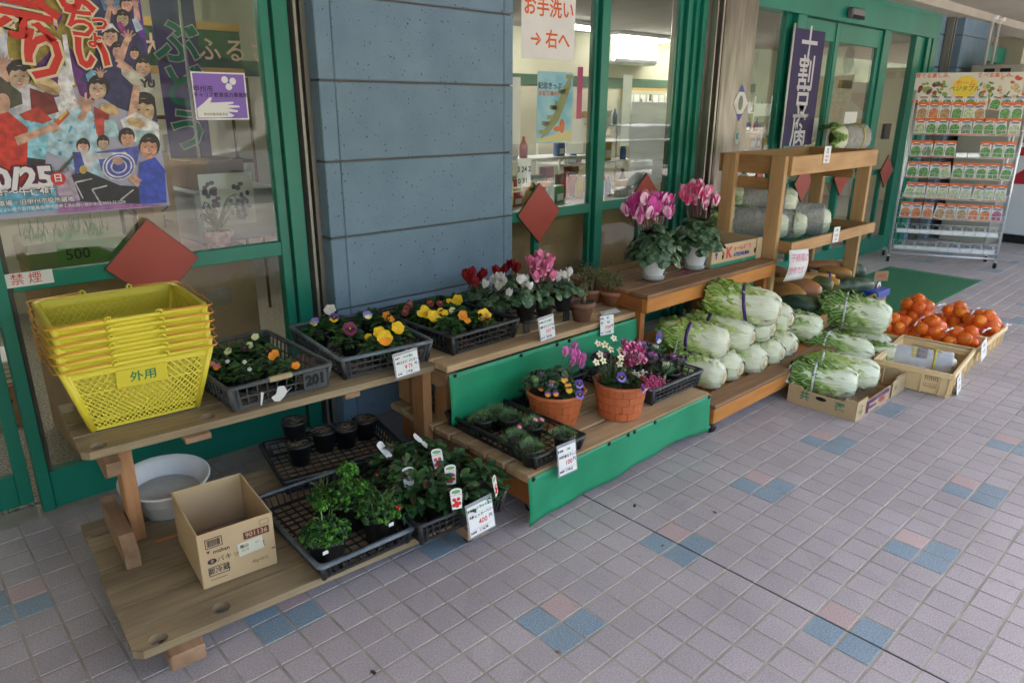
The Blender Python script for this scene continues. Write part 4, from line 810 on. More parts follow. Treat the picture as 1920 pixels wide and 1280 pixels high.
# -------- rack D (tall honey coloured rack)
rd = thing('tall_rack', 'tall honey coloured wooden rack with two trays above the squashes', 'rack', (4.03, -.93, 0))
for x in (0, 1.23):
    MB().cbox((x, 0, 0), (x+.04, .09, 1.203), .004).build('post', M_tanz, rd); MB().cbox((x, .32, 0), (x+.04, .41, 1.203), .004).build('post', M_tanz, rd)
def trayD(y0, y1, z0, z1, x0=.041, x1=1.23, m=None, liner=None, ext=0):
    MB().cbox((x0, y0-.022, z0), (x1+.04, y0-.002, z1), .003).build('front_rail', M_tan, rd); MB().cbox((x0, y1, z0), (x1, y1+.02, z1), .003).build('back_rail', M_tan, rd)
    MB().cbox((x0, y0-.0015, z0), (x0+.02, y1-.001, z1), .003).build('side_rail', M_tany, rd); MB().cbox((x1-.021, y0-.0015, z0), (x1-.001, y1-.001, z1), .003).build('side_rail', M_tany, rd)
    MB().box((x0+.0205, y0-.001, z0+.002), (x1-.0215, y1-.001, z0+.012)).build('shelf_board', liner or M_wtop, rd)
M_turf = MATS['green artificial turf']
trayD(.0, .44, 1.09, 1.20); MB().cbox((.041, .05, 1.0), (.061, .32, 1.07), .003).build('side_brace', M_tany, rd); MB().cbox((1.208, .1, 1.0), (1.228, .32, 1.06), .003).build('side_brace', M_tany, rd)
trayD(-.06, .44, .635, .705, liner=M_turf)
lt = trayD(-.215, .44, .155, .245, liner=M_turf)
for x in (.3, .9): MB().cbox((x, -.18, 0), (x+.05, .4, .154), .003).build('foot', M_tany, rd)
# ================================================================ seed packet stand
SA, SBd = Vector((7.586, -.345, 0)), Vector((8.011, -1.154, 0)); su = (SBd-SA).normalized(); sn = Vector((-su.y*-1, su.x*-1, 0))
sn = Vector((su.y, -su.x, 0)) if Vector((su.y, -su.x, 0)).dot(CAMP-SA) > 0 else Vector((-su.y, su.x, 0))
MS = frame(SA, su, Vector((0, 0, 1)))       # local x along the stand, y up, z toward the viewer
if (MS.to_3x3() @ Vector((0, 0, 1))).dot(sn) < 0: print('stand flipped')
st = thing('seed_stand', 'chrome wheeled stand full of seed packets beside the entrance', 'display stand', M=MS)
M_chr = flat('chrome wire', (.74, .75, .76), .28, metal=.55)
WD = .93
for x in (0, WD): MB().tube([(x, .075, 0), (x-(.06 if x == 0 else .085)*0+(-.0), 1.63, -.05)], .013, 8).build('upright', M_chr, st)
for x in (.04, WD-.04): MB().tube([(x, .075, -.34), (x, 1.5, -.09)], .011, 8).build('rear_strut', M_chr, st)
for x in (0, WD): MB().tube([(x, .09, 0), (x, .09, -.34)], .010, 6).build('base_bar', M_chr, st)
MB().tube([(0, .09, 0), (WD, .09, 0)], .010, 6).build('base_bar', M_chr, st)
for x, z in ((0, 0), (WD, 0), (0, -.34), (WD, -.34)):
    c = MB().box((x-.012, .045, z-.012), (x+.012, .075, z+.012)).build('caster', M_zinc, st); MB().tube([(x-.011, .03, z), (x+.011, .03, z)], .03, 14).build('wheel', M_rub, c)
rows = [1.455, 1.375, 1.235, 1.03, .835, .64, .45]   # bottoms of the rows
M_sor = flat('seed header orange', (.75, .14, .02), .45); M_swh = flat('seed packet white', (.72, .72, .70), .45)
leaf = [mat('leaf photo %d' % i, c, .5, col2=c2, scale=70, contrast=(.42, .58)) for i, (c, c2) in enumerate([((.05, .22, .05), (.20, .40, .12)), ((.30, .42, .16), (.62, .66, .50)), ((.55, .14, .05), (.70, .28, .10)), ((.35, .20, .10), (.55, .34, .16)), ((.30, .06, .16), (.45, .16, .25)), ((.06, .16, .06), (.35, .40, .3))])]
M_sbl = flat('seed blue band', (.12, .28, .55), .5); M_spk = flat('seed pink band', (.65, .15, .18), .5); M_gry = flat('grey small print', (.2, .2, .22), .6)
def packet_mesh(pic, band):
    b = MB().box((-.045, 0, -.002), (.045, .15, .002), 0).box((-.045, .120, .0021), (.045, .15, .0024), 1)
    b.prism([(-.038, .108), (.038, .108), (.03, .122), (.012, .130), (-.012, .130), (-.03, .122)], .0025, .0028, 0)
    b.box((-.036, .102, .0021), (.036, .108, .0024), 2); b.box((-.03, .111, .0029), (.03, .120, .0031), 4)
    b.prism([(-.036, .012), (.036, .010), (.039, .07), (.03, .088), (.01, .098), (-.012, .094), (-.03, .084), (-.039, .06)], .0021, .0024, 3); b.box((-.045, 0, .0021), (.045, .006, .0024), 1)
    return b.mesh('seed_packet', [M_swh, M_sor, M_sbl if band else M_spk, leaf[pic], M_ink])
pm = {(p, b_): packet_mesh(p, b_) for p in range(6) for b_ in (0, 1)}
rown = ['topmost', 'second', 'third', 'fourth', 'fifth', 'sixth', 'lowest']; picn = ['green leaf vegetable', 'white radish', 'red onion', 'brown onion', 'purple turnip', 'pale cabbage']
rowpics = [[5, 5, 5, 0, 0, 1, 0, 5, 5], [3, 2, 3, 0, 1, 3, None, 0, 0], [1, 0, 0, 0, 5, 0, 0, 0, 1], [0, 5, 0, 0, None, None, 0, 0, 0], [0, 0, 0, 1, 0, 0, 0, 0, 0], [1, 1, 1, 1, 1, 1, 1, 1, 1], [2, 2, 2, 3, 3, 3, 2, 2, 4]]
for r_, zb in enumerate(rows):
    s0 = .045+.0*r_; pt_ = (WD-.06)/9; wires = MB()
    zf = .008 if r_ > 1 else -.01-.01*(1-r_)
    for i, p in enumerate(rowpics[r_]):
        if p is None: continue
        tl = R.uniform(-1.5, 1.5) if R.random() < .85 else R.choice((-9, 8))
        o = ob('seed_packet', pm[(p, (i*7+r_*3) % 3 > 0)], None, MS @ T(.03+pt_*(i+.5), zb, zf+.02-.05*(zb/1.6)) @ Rm(-6, 'X') @ Rm(tl, 'Z'))
        tag(o, '%s packet, %s row of the seed stand, %s' % (picn[p], rown[r_], ['leftmost', 'second from its left end', 'third from its left end', 'left of its middle', 'in its middle', 'right of its middle', 'third from its right end', 'next to its right end', 'rightmost'][i]), 'seed packet', 'seed packets on the stand')
    if r_ >= 2:
        z_ = zf+.028-.05*(zb/1.6)
        for dy in (-.004, .045): wires.tube([(0, zb+dy, z_), (WD, zb+dy, z_)], .0022, 4)
        for i in range(19): x = .03+pt_*i/2; wires.tube([(x, zb-.004, z_-.06), (x, zb-.004, z_), (x, zb+.045, z_)], .0018, 4)
        wires.build('wire_basket', M_chr, st)
MB().box((.03, .0, -.075), (WD-.03, .001, -.07)).build('x', M_chr, st) if 0 else None
for j, zb in enumerate((.30, .135)):
    w = MB()
    for dy, dz in ((0, .02), (.045, .02), (.085, -.04), (.0, -.04)): w.tube([(0, zb+dy, dz), (WD, zb+dy, dz)], .0025, 4)
    for i in range(10):
        x = .03+pt_*i; w.tube([(x, zb+.085, -.04), (x, zb, -.04), (x, zb, .02), (x, zb+.045, .02)], .002, 4)
        if i < 9: w.tube([(x+.02, zb+.045, .02), (x+.025, zb+.075, .02), (x+pt_/2, zb+.088, .02), (x+pt_-.025, zb+.075, .02), (x+pt_-.02, zb+.045, .02)], .002, 4)
    w.build('wire_basket', M_chr, st)
    for i in range(9): MB().box((.034+pt_*i, zb+.004, .0235), (.026+pt_*(i+1), zb+.04, .0245)).build('label_holder', flat('silver strip', (.78, .80, .80), .2, metal=.25), st)
for i in (4, 5): MB().box((.034+pt_*i, rows[3]+.004, .012), (.026+pt_*(i+1), rows[3]+.04, .013)).build('label_holder', MATS['silver strip'], st)
# header sign
hd = MB().box((-.02, 1.545, -.062), (.86, 1.785, -.056)).build('header_board', mat('cream header print', (.60, .58, .48), .5, col2=(.66, .63, .52), scale=3), st)
MB().box((-.02, 1.515, -.0615), (.86, 1.5445, -.0555)).build('orange_strip', M_sor, st)
zz = -.0553; F = lambda x, y, z=zz: T(x, y, z)
q = MB(); q.prism([(.40+.105*math.cos(w*math.pi/16), 1.66+.095*math.sin(w*math.pi/16)) for w in range(32)], -.0556, -.0552); q.build('yellow_disc', flat('header yellow', (.75, .55, .02), .4), hd)
txt('ホーム', .055, M_orink, hd, F(.40, 1.69, -.055), bold=.001); txt('ベジタブル', .05, flat('dark olive print', (.10, .12, .02), .6), hd, F(.40, 1.642, -.055), bold=.001)
txt('育てる楽しみ、', .045, M_redink, hd, F(.135, 1.757, -.0545), bold=.0006); txt('食べる楽しみ。', .045, M_redink, hd, F(.64, 1.757, -.0545), bold=.0006)
txt('おうちで育てて おうちで収穫!', .033, M_ink, st, F(.42, 1.53, -.055), bold=.0008)
q = MB(); q.ell((.08, 1.528, -.055), (.05, .009, .0006), 14, 5); q.build('maker_badge', flat('crimson badge', (.5, .02, .04), .4), st)
art2 = MB(); cs = [(.08, .16, .04), (.20, .30, .06), (.35, .02, .03), (.10, .02, .03), (.55, .06, .03), (.5, .42, .2), (.5, .5, .55)]
for k in range(70):
    side = R.random()
    if side < .4: x, y, c = R.uniform(.02, .26), R.uniform(1.56, 1.70), R.choice([0, 0, 1, 1, 1, 2, 3])
    elif side < .65: x, y, c = R.uniform(.52, .63), R.uniform(1.57, 1.71), R.choice([0, 0, 1, 4, 5, 3])
    else: x, y, c = R.uniform(.68, .84), R.uniform(1.56, 1.74), R.choice([4, 4, 4, 5, 0, 5])
    rx, ry = R.uniform(.01, .03), R.uniform(.008, .02); a = R.uniform(0, 3)
    art2.poly([(x+rx*math.cos(w)*math.cos(a)-ry*math.sin(w)*math.sin(a), y+rx*math.cos(w)*math.sin(a)+ry*math.sin(w)*math.cos(a)) for w in [i*.63 for i in range(10)]], c, z=-.0554+k*.000008)
art2.build('food_photos', [flat('food %d' % i, c, .5) for i, c in enumerate(cs)], hd, kind='stuff')
# ================================================================ containers
M_tray = mat('dark grey tray plastic', (.035, .038, .042), .5, col2=(.055, .06, .065), scale=7, bump=.05); M_trayb = mat('black tray plastic', (.014, .014, .015), .45, col2=(.022, .022, .024), scale=7)
M_trayg = mat('scuffed grey tray plastic', (.075, .08, .085), .55, col2=(.05, .055, .06), scale=9, bump=.08)
M_trims = mat('chalky worn tray rim', (.07, .085, .10), .5, col2=(.14, .17, .20), scale=14)
def tray(lab, cx, cy, z, W_, L_, H, rz, m, rimm=None, cols=(11, 14), rows_=2, style='grid', step=.032):
    """perforated nursery tray: W_ x L_ at the rim, tapering to the base; open grid walls and floor"""
    t = thing('nursery_tray', lab, 'tray', (cx, cy, z), rad(rz), 'nursery trays for the potted plants')
    w, l = W_/2, L_/2; bw, bl = w-.028, l-.028; wl_ = MB(); hl = .003
    def cor(zz):
        u = zz/H; return bw+(w-.012-bw)*u, bl+(l-.012-bl)*u
    cs = [(-1, -1), (1, -1), (1, 1), (-1, 1)]
    for i in range(4):
        a, b = cs[i], cs[(i+1) % 4]; n = cols[0] if i % 2 == 0 else cols[1]
        p = lambda c, zz: Vector((c[0]*cor(zz)[0], c[1]*cor(zz)[1], zz))
        for k in range(n+1):
            u = .06+.88*k/n; solid = (k == 0 or k == n)
            wl_.bar(p(a, .004).lerp(p(b, .004), u), p(a, H-.008).lerp(p(b, H-.008), u), .010 if solid else .0045, .004)
        for k in ((0, 1, 2) if rows_ == 2 else (0, 1) if rows_ == 1 else (0, 1, 2, 3)):
            zz = .006+(H-.018)*k/max(1, rows_); wl_.bar(p(a, zz), p(b, zz), .0035, .012 if k == 0 else .005)
        # rounded corner gusset
        wl_.tube([p(a, .002), p(a, H-.004)], .009, 8)
        for s_ in (0, 1):
            q0, q1 = (p(a, .0), p(a, H-.006)); d = (p(b, 0)-p(a, 0)).normalized()*.03 if s_ else (p(cs[i-1], 0)-p(a, 0)).normalized()*.03
            wl_.quad(q0, q0+d, q1+d, q1)
    wl_.build('side_walls', m, t)
    r = MB(); R_ = .022; pts = []
    for (sx, sy), a0 in (((1, 1), 0), ((-1, 1), 90), ((-1, -1), 180), ((1, -1), 270)):
        for k in range(5): a = rad(a0+22.5*k); pts.append((sx*(w-R_)+R_*math.cos(a), sy*(l-R_)+R_*math.sin(a), H))
    n = len(pts); ring = lambda off, zz: [(x*(1-off/w), y*(1-off/l), zz) for x, y, _ in pts]
    v = ring(0, H-.010)+ring(0, H)+ring(.012, H+.002)+ring(.014, H-.006); fs = []
    for k in range(3):
        for i in range(n): fs.append((k*n+i, k*n+(i+1) % n, (k+1)*n+(i+1) % n, (k+1)*n+i))
    r.add(v, fs, 0, True); r.build('rim', rimm or m, t)
    f = MB(); nx = int(2*bw/step); ny = int(2*bl/step)
    for i in range(nx+1): x = -bw+2*bw*i/nx; f.box((x-.0022, -bl, .001), (x+.0022, bl, .004))
    for j in range(ny+1): y = -bl+2*bl*j/ny; f.box((-bw, y-.0022, .0012), (bw, y+.0022, .0042))
    f.build('grid_floor', m, t)
    return t
T1 = tray('worn grey tray of small violas marked 201, next to the yellow baskets', .972, -.470, .492, .395, .555, .092, 0, M_trayg, cols=(9, 13))
txt('201', .05, M_black, T1, wallM(.125, -.270, .045) @ Rm(-14, 'X') if 0 else frame((.12, -.2742, .046), (1, 0, 0), (0, 0, 1)), bold=.0035)
MB().box((.075, -.2735, .012), (.165, -.2700, .078)).build('number_panel', M_trayg, T1)
q = MB(); q.prism([(0, 0), (.02, -.005), (.035, .01), (.05, .035), (.062, .04), (.045, .03), (.034, .055), (.01, .06), (.005, .03), (-.012, .02)], 0, .002, M=frame((-.04, -.276, .008), (1, 0, 0), (0, -.3, 1))); q.prism([(-.05, .0), (-.045, .0), (-.04, .05), (-.05, .055)], 0, .002, M=frame((-.04, -.276, .008), (1, 0, 0), (0, -.3, 1))); q.build('torn_label', M_paper, T1, kind='stuff')
MB().cbox((-.05, -.279, .078), (.035, -.262, .096), .003).build('tape', mat('brown tape', (.42, .33, .18), .5), T1)
T2 = tray('dark tray of big pansies with a 75 yen card, on the left upper shelf', 1.43, -.485, .492, .405, .54, .09, -6, M_tray, M_trims, cols=(10, 13), rows_=3)
T3 = tray('black tray of yellow and orange pansies before the blue pillar', 1.845, -.53, .502, .40, .56, .09, 2, M_trayb, cols=(13, 17), rows_=3)
T5 = tray('black low tray holding used pots with dry soil on the lower left deck', 1.205, -.615, .122, .50, .37, .065, -11, M_trayb, cols=(14, 10), rows_=2)
T6 = tray('open barred tray with worn pale rim holding the parsley pots', .962, -1.035, .122, .345, .52, .062, -2, M_trayb, M_trims, cols=(11, 17), rows_=1)
T7 = tray('black tray crowded with checkerberry plants and a 400 yen card', 1.305, -1.075, .122, .37, .55, .085, -4, M_trayb, cols=(11, 15), rows_=3)
T8 = tray('long black tray of small carpet plants with a 100 yen card', 1.742, -1.085, .222, .285, .545, .062, 0, M_trayb, cols=(8, 15), rows_=1)
T9 = tray('dark grey tray with an ornamental kale at the right end of the cloth covered stand', 2.585, -1.01, .222, .40, .555, .082, 0, M_tray, M_trayg, cols=(10, 14), rows_=3)
T10 = tray('black tray of ornamental kales behind the brick patterned pots', 2.16, -.79, .222, .40, .30, .082, 0, M_trayb, cols=(10, 8), rows_=3)
# small legged carrier under the front cyclamens
cr_ = thing('pot_carrier', 'black legged pot carrier under the row of cyclamens', 'tray', (2.31, -.63, .502), rad(2), 'nursery trays for the potted plants')
b = MB()
for y in (-.13, 0, .13): b.cbox((-.21, y-.008, .048), (.21, y+.008, .060), .002)
for x in (-.21, -.07, .07, .21): b.cbox((x-.007, -.137, .047), (x+.007, .137, .061), .002)
b.build('frame', M_trayb, cr_)
for x in (-.2, -.07, .07, .2):
    MB().cbox((x-.02, -.138, 0), (x+.02, -.128, .046), .002).build('leg', M_trayb, cr_); MB().cbox((x-.02, .128, 0), (x+.02, .138, .046), .002).build('leg', M_trayb, cr_)
# ================================================================ plant kit
M_soil = mat('potting soil', (.025, .016, .010), .95, col2=(.06, .04, .025), scale=90, bump=.9, bscale=220); M_dry = mat('dry soil', (.06, .045, .03), .95, col2=(.12, .09, .06), scale=70, bump=.9, bscale=200)
M_pot = mat('black pot plastic', (.015, .015, .017), .4, col2=(.025, .026, .03), scale=9)
def gr(n, a, b, rough=.5, spec=.35): return mat(n, a, rough, col2=b, scale=34, contrast=(.38, .62), spec=spec)
M_lf = gr('viola leaf', (.035, .10, .02), (.07, .17, .035)); M_lfd = gr('dark leaf', (.018, .055, .018), (.04, .10, .03)); M_cyl = mat('cyclamen leaf', (.022, .07, .025), .45, col2=(.13, .21, .12), scale=42, contrast=(.50, .62))
M_prs = gr('parsley', (.035, .13, .012), (.08, .24, .022)); M_prd2 = gr('dark parsley', (.016, .06, .014), (.035, .10, .022)); M_chk = gr('glossy checkerberry leaf', (.02, .065, .02), (.045, .12, .035), .3, .5); M_chr2 = gr('reddish leaf', (.06, .025, .018), (.04, .06, .02), .3, .5)
M_dia = gr('grey green needle', (.09, .20, .07), (.20, .34, .14)); M_stem = flat('green stem', (.10, .16, .05), .6); M_rstem = flat('wine stem', (.14, .03, .03), .6)
M_jade = gr('jade leaf', (.13, .13, .045), (.07, .10, .035)); M_bark = mat('succulent bark', (.12, .08, .05), .9, col2=(.2, .14, .09), scale=30, bump=.5)
def pmat(n, c, c2=None, rough=.55): return mat(n, c, rough, col2=c2 or tuple(min(1, x*1.25+.01) for x in c), scale=40, contrast=(.4, .6))
F_yel = pmat('yellow petal', (.80, .50, .006)); F_org = pmat('orange petal', (.82, .27, .01)); F_pur = pmat('violet petal', (.09, .035, .26)); F_lav = pmat('lavender petal', (.28, .20, .62)); F_wht = pmat('white petal', (.74, .72, .66), (.82, .80, .76)); F_mar = pmat('maroon petal', (.16, .012, .05), (.24, .03, .09)); F_dmr = pmat('near black petal', (.03, .006, .02)); F_crm = pmat('cream petal', (.72, .72, .36)); F_red = pmat('dark red petal', (.22, .006, .014), (.34, .012, .02)); F_pnk = pmat('pink petal', (.72, .13, .30), (.80, .24, .40)); F_mag = pmat('magenta petal', (.58, .03, .28), (.68, .07, .36)); F_ppk = pmat('pale pink petal', (.80, .42, .58), (.84, .56, .68)); F_dpk = pmat('deep pink petal', (.72, .06, .20)); F_brn = pmat('rust petal', (.33, .03, .015)); F_cer = pmat('cerise petal', (.50, .02, .16), (.60, .05, .22)); F_eye = flat('dark blotch', (.035, .008, .03), .6); F_yey = flat('yellow eye', (.80, .52, .03), .6)
def potm(r0, r1, h, m=None, soil=None, n=24, lip=.004):
    return MB().lathe([(r0*.9, .001), (r0, 0), (r1-.002, h-.012), (r1+lip*.4, h-.012), (r1+lip*.4, h), (r1-.003, h), (r1-.006, h-.012)], n).mesh('pot', [m or M_pot]), MB().disc((0, 0, h-.013), r1-.004, n).mesh('soil', [soil or M_soil])
PM = {k: potm(*v) for k, v in dict(s=(.028, .039, .068), m=(.034, .046, .085), l=(.044, .062, .105), e=(.036, .049, .088)).items()}
def leaf(b, base, d, L_, W_, mi=0, cup=.25, droop=.2, nseg=4, tip=.0, roll=0):
    """one leaf: strip of quads along d that bends down"""
    d = Vector(d).normalized(); up = Vector((0, 0, 1)); s_ = d.cross(up); s_ = s_.normalized() if s_.length > .05 else Vector((1, 0, 0)); n_ = s_.cross(d).normalized()
    s_ = (s_*math.cos(roll)+n_*math.sin(roll)); n_ = s_.cross(d).normalized(); vs = []; fs = []; base = Vector(base)
    for k in range(nseg+1):
        u = k/nseg; w = W_/2*math.sin(math.pi*min(1, u*.93+.07))**.75*(1 if u < 1 else tip+.05); c = base+d*L_*u+up*(-droop*L_*u*u)
        vs += [c-s_*w+n_*w*cup, c-n_*w*.05, c+s_*w+n_*w*cup]
    for k in range(nseg):
        o = 3*k; fs += [(o, o+1, o+4, o+3), (o+1, o+2, o+5, o+4)]
    b.add(vs, fs, mi, True)
def mound(b, n, rad_, h, L_, W_, mi=0, z0=0, tilt=(.1, 1.2), jit=.4, mis=None):
    for i in range(n):
        a = R.uniform(0, 6.283); u = R.random()**.5; r_ = rad_*u; z = z0+h*(1-u*u)*R.uniform(.5, 1)
        e = R.uniform(*tilt)*(1-u*.7); d = (math.cos(a)*math.cos(e), math.sin(a)*math.cos(e), math.sin(e))
        leaf(b, (r_*math.cos(a)*.8, r_*math.sin(a)*.8, z), d, L_*R.uniform(.7, 1.25), W_*R.uniform(.7, 1.2), (R.choice(mis) if mis else mi), droop=R.uniform(.05, .5), nseg=3, roll=R.uniform(-jit, jit))
def petal(b, M, L_, W_, mi, cup=.15, n=4, wav=0):
    vs = []; fs = []; rows = 4
    for k in range(rows+1):
        u = k/rows; w = W_/2*math.sin(math.pi*(.12+.80*u))**.6
        for j in range(n+1):
            v = -1+2*j/n; vs.append((v*w, L_*u*(1-.10*v*v*(u > .7)), cup*L_*(u*u*.5+v*v*.35)+wav*math.sin(j*2.2+k)))
    for k in range(rows):
        for j in range(n): o = k*(n+1)+j; fs.append((o, o+1, o+n+2, o+n+1))
    b.add(vs, fs, mi, True, M)
def pansy(s_, m, lo=None, blotch=True, up=None):
    """pansy: two upper, two side and one broad lower petal with a face; faces +Z"""
    b = MB(); r = s_
    for i, (a, L_, W_, mi, z) in enumerate(((28, .95, 1.05, 3, 0), (-28, .95, 1.05, 3, .0015), (98, .88, .95, 0, .003), (-98, .88, .95, 0, .003), (180, .95, 1.35, 1, .0045))):
        petal(b, T(0, 0, z) @ Rm(a, 'Z'), r*L_, r*W_, mi, .12, wav=.0006)
    if blotch:
        for a, w in ((98, .5), (-98, .5), (180, .62)): petal(b, T(0, 0, .0058) @ Rm(a, 'Z'), r*.55, r*w, 2, .12)
    b.disc((0, 0, .0085), r*.12, 8, 4); return b.mesh('flower', [m, lo or m, F_eye, up or m, F_yey])
PAN = dict(y=pansy(.031, F_yel, blotch=False), yo=pansy(.036, F_yel, F_org, False), o=pansy(.025, F_org, F_org, False), v=pansy(.026, F_pur, F_yel), lv=pansy(.025, F_lav, F_crm, False, F_lav), w=pansy(.031, F_wht, F_wht, False), m=pansy(.034, F_mar, F_mar, True), dm=pansy(.017, F_dmr, F_dmr, False), c=pansy(.018, F_crm, F_crm, False), sy=pansy(.019, F_yel, blotch=False), so=pansy(.018, F_org, F_org, False), br=pansy(.018, F_brn, F_brn), rs=pansy(.016, F_pnk, F_org, False), vy=pansy(.016, F_pur, F_org, False, F_dmr), so2=pansy(.017, F_org, F_yel, False, F_dmr), bv=pansy(.022, F_pur, F_lav, True), sw=pansy(.009, F_wht, blotch=False))
def plant(name, lab, cat, x, y, z, pot, fol, flowers, group=None, folz=None, sc=1, rz=None, folm=None):
    """potted plant: pot > soil, foliage, flower children (mesh, x, y, z, azimuth, elevation)"""
    t = thing(name, lab, cat, (x, y, z), R.uniform(0, 6.28) if rz is None else rz, group)
    if pot: o = ob('pot', PM[pot][0], t); ob('soil', PM[pot][1], t)
    if fol: ob('foliage', fol, t, T(0, 0, folz or 0) @ Sc(sc))
    for (me, fx, fy, fz, az, el) in flowers:
        nrm = Vector((math.cos(rad(el))*math.sin(rad(az)), -math.cos(rad(el))*math.cos(rad(az)), math.sin(rad(el))))
        tx = Vector((0, 0, 1)).cross(nrm).normalized(); ty = nrm.cross(tx)
        f = ob('flower', me, t, frame((fx, fy, fz), tx, ty) @ Rm(R.uniform(-15, 15), 'Z'))
    return t
def stems(t, pts, m=None, r=.0012, name='stems'):
    b = MB()
    for p, q in pts:
        p = Vector(p); q = Vector(q); mid = (p+q)/2+Vector((R.uniform(-.006, .006), R.uniform(-.006, .006), .004)); b.tube([p, mid, q], r, 5, caps=False)
    if b.v: b.build(name, m or M_stem, t, kind='stuff')
def vfol(n, r, h, L_, W_, ms, z0, tilt=(.1, 1.3)):
    b = MB(); mound(b, n, r, h, L_, W_, z0=z0, tilt=tilt, mis=list(range(len(ms)))); return b.mesh('foliage', ms)
VF = [vfol(110, .058, .055, .040, .020, [M_lf, M_lf, M_lfd], .055) for _ in range(3)]
VS = [vfol(120, .058, .052, .032, .015, [M_lf, M_lf, M_lfd], .05) for _ in range(3)]
def vp(lab, px, py, z, fl, pot='s', fol=VF, hz=.09, group='pansies and violas in the trays', name='pansy_plant', cat='flower', sc=1):
    """a pansy plant whose pot top centre is seen at (px,py); flowers at photo pixels"""
    c = P(px, py, 'z', z+.06); fls = []; st_ = []
    for (k, fx, fy, dh) in fl:
        v = P(fx, fy, 'z', z+.06+dh); a = v-c
        if Vector((a.x, a.y)).length > .09: a = a*(.09/Vector((a.x, a.y)).length)
        fls.append((PAN[k], a.x, a.y, .06+dh, R.uniform(-35, 5)-20, R.uniform(25, 50))); st_.append(((a.x*.2, a.y*.2, .06), (a.x, a.y+.003, .057+dh)))
    t = plant(name, lab, cat, c.x, c.y, z+.0045, pot, R.choice(fol), fls, group, rz=0, sc=sc); stems(t, st_); return t
# T1 small violas
zt = .492
vp('viola plant with a cream flower at the back of the worn grey tray', 480, 650, zt, [('c', 479, 634, .045)], fol=VS)
vp('viola plant with a near black flower in the worn grey tray', 455, 665, zt, [('dm', 459, 655, .035), ('c', 468, 650, .03)], fol=VS)
vp('viola plant with a faded cream flower beside the yellow baskets', 425, 672, zt, [('c', 428, 661, .03)], fol=VS)
vp('viola plant with pink and orange flowers at the left front of the grey tray', 415, 700, zt, [('rs', 408, 690, .035), ('rs', 398, 686, .03)], fol=VS)
vp('viola plant with tiny white flowers in the middle of the grey tray', 455, 702, zt, [('sw', 459, 681, .04), ('sw', 468, 695, .025), ('sw', 427, 680, .04)], fol=VS)
vp('viola plant with a dark red flower near the right side of the grey tray', 498, 668, zt, [('dm', 503, 661, .03)], fol=VS)
vp('viola plant with an orange flower in the centre right of the grey tray', 505, 690, zt, [('so', 511, 670, .045), ('so', 516, 665, .045)], fol=VS)
vp('viola plant with an orange flower at the right front of the grey tray', 540, 700, zt, [('so', 555, 688, .04)], fol=VS)
# T2 big pansies
vp('pansy plant with lavender and yellow flower at the left end of its tray', 600, 625, zt, [('lv', 590, 606, .05)])
vp('pansy plant with one large white flower', 625, 610, zt, [('w', 619, 583, .075), ('v', 627, 599, .055)])
vp('pansy plant with a large maroon flower', 655, 640, zt, [('m', 656, 619, .06)])
vp('pansy plant with a pale violet flower at the back of its tray', 690, 605, zt, [('lv', 689, 593, .05)])
vp('pansy plant with a huge orange and yellow flower near the 75 yen card', 712, 655, zt, [('yo', 722, 636, .06), ('y', 712, 626, .06), ('sy', 691, 634, .03)])
vp('pansy plant with a broad yellow flower at the right end of its tray', 745, 635, zt, [('y', 746, 617, .065)])
vp('pansy plant with small orange flowers behind the broad yellow one', 725, 615, zt, [('o', 725, 595, .045), ('so', 733, 601, .04)])
# T3
zt = .502
vp('pansy plant with rusty red flowers at the back left of the black tray', 765, 590, zt, [('br', 762, 580, .04), ('br', 768, 573, .045), ('br', 757, 592, .03)])
vp('pansy plant with a cluster of small yellow flowers, left of two', 800, 600, zt, [('sy', 795, 580, .05), ('sy', 788, 590, .045), ('y', 798, 588, .045), ('sy', 808, 590, .045), ('sy', 816, 598, .04)])
vp('pansy plant with a cluster of small yellow flowers, right of two', 822, 605, zt, [('y', 812, 596, .05), ('sy', 826, 586, .05), ('sy', 834, 589, .045), ('sy', 824, 603, .035), ('sy', 837, 607, .03)])
vp('pansy plant with rust coloured flowers in the middle back of the black tray', 815, 580, zt, [('br', 807, 571, .045), ('br', 826, 573, .045)])
vp('pansy plant with a yellow flower at the far back of the black tray', 850, 575, zt, [('sy', 842, 568, .045), ('y', 864, 571, .05)])
vp('pansy plant with a white and purple flower in the black tray', 850, 595, zt, [('c', 848, 584, .04)])
vp('pansy plant with an orange flower in the black tray', 870, 605, zt, [('o', 868, 593, .045), ('so', 877, 604, .03)])
vp('pansy plant with an orange yellow flower at the right front of the black tray', 900, 610, zt, [('yo', 908, 594, .04)])
vp('pansy plant without flowers at the front left of the black tray', 840, 622, zt, [])
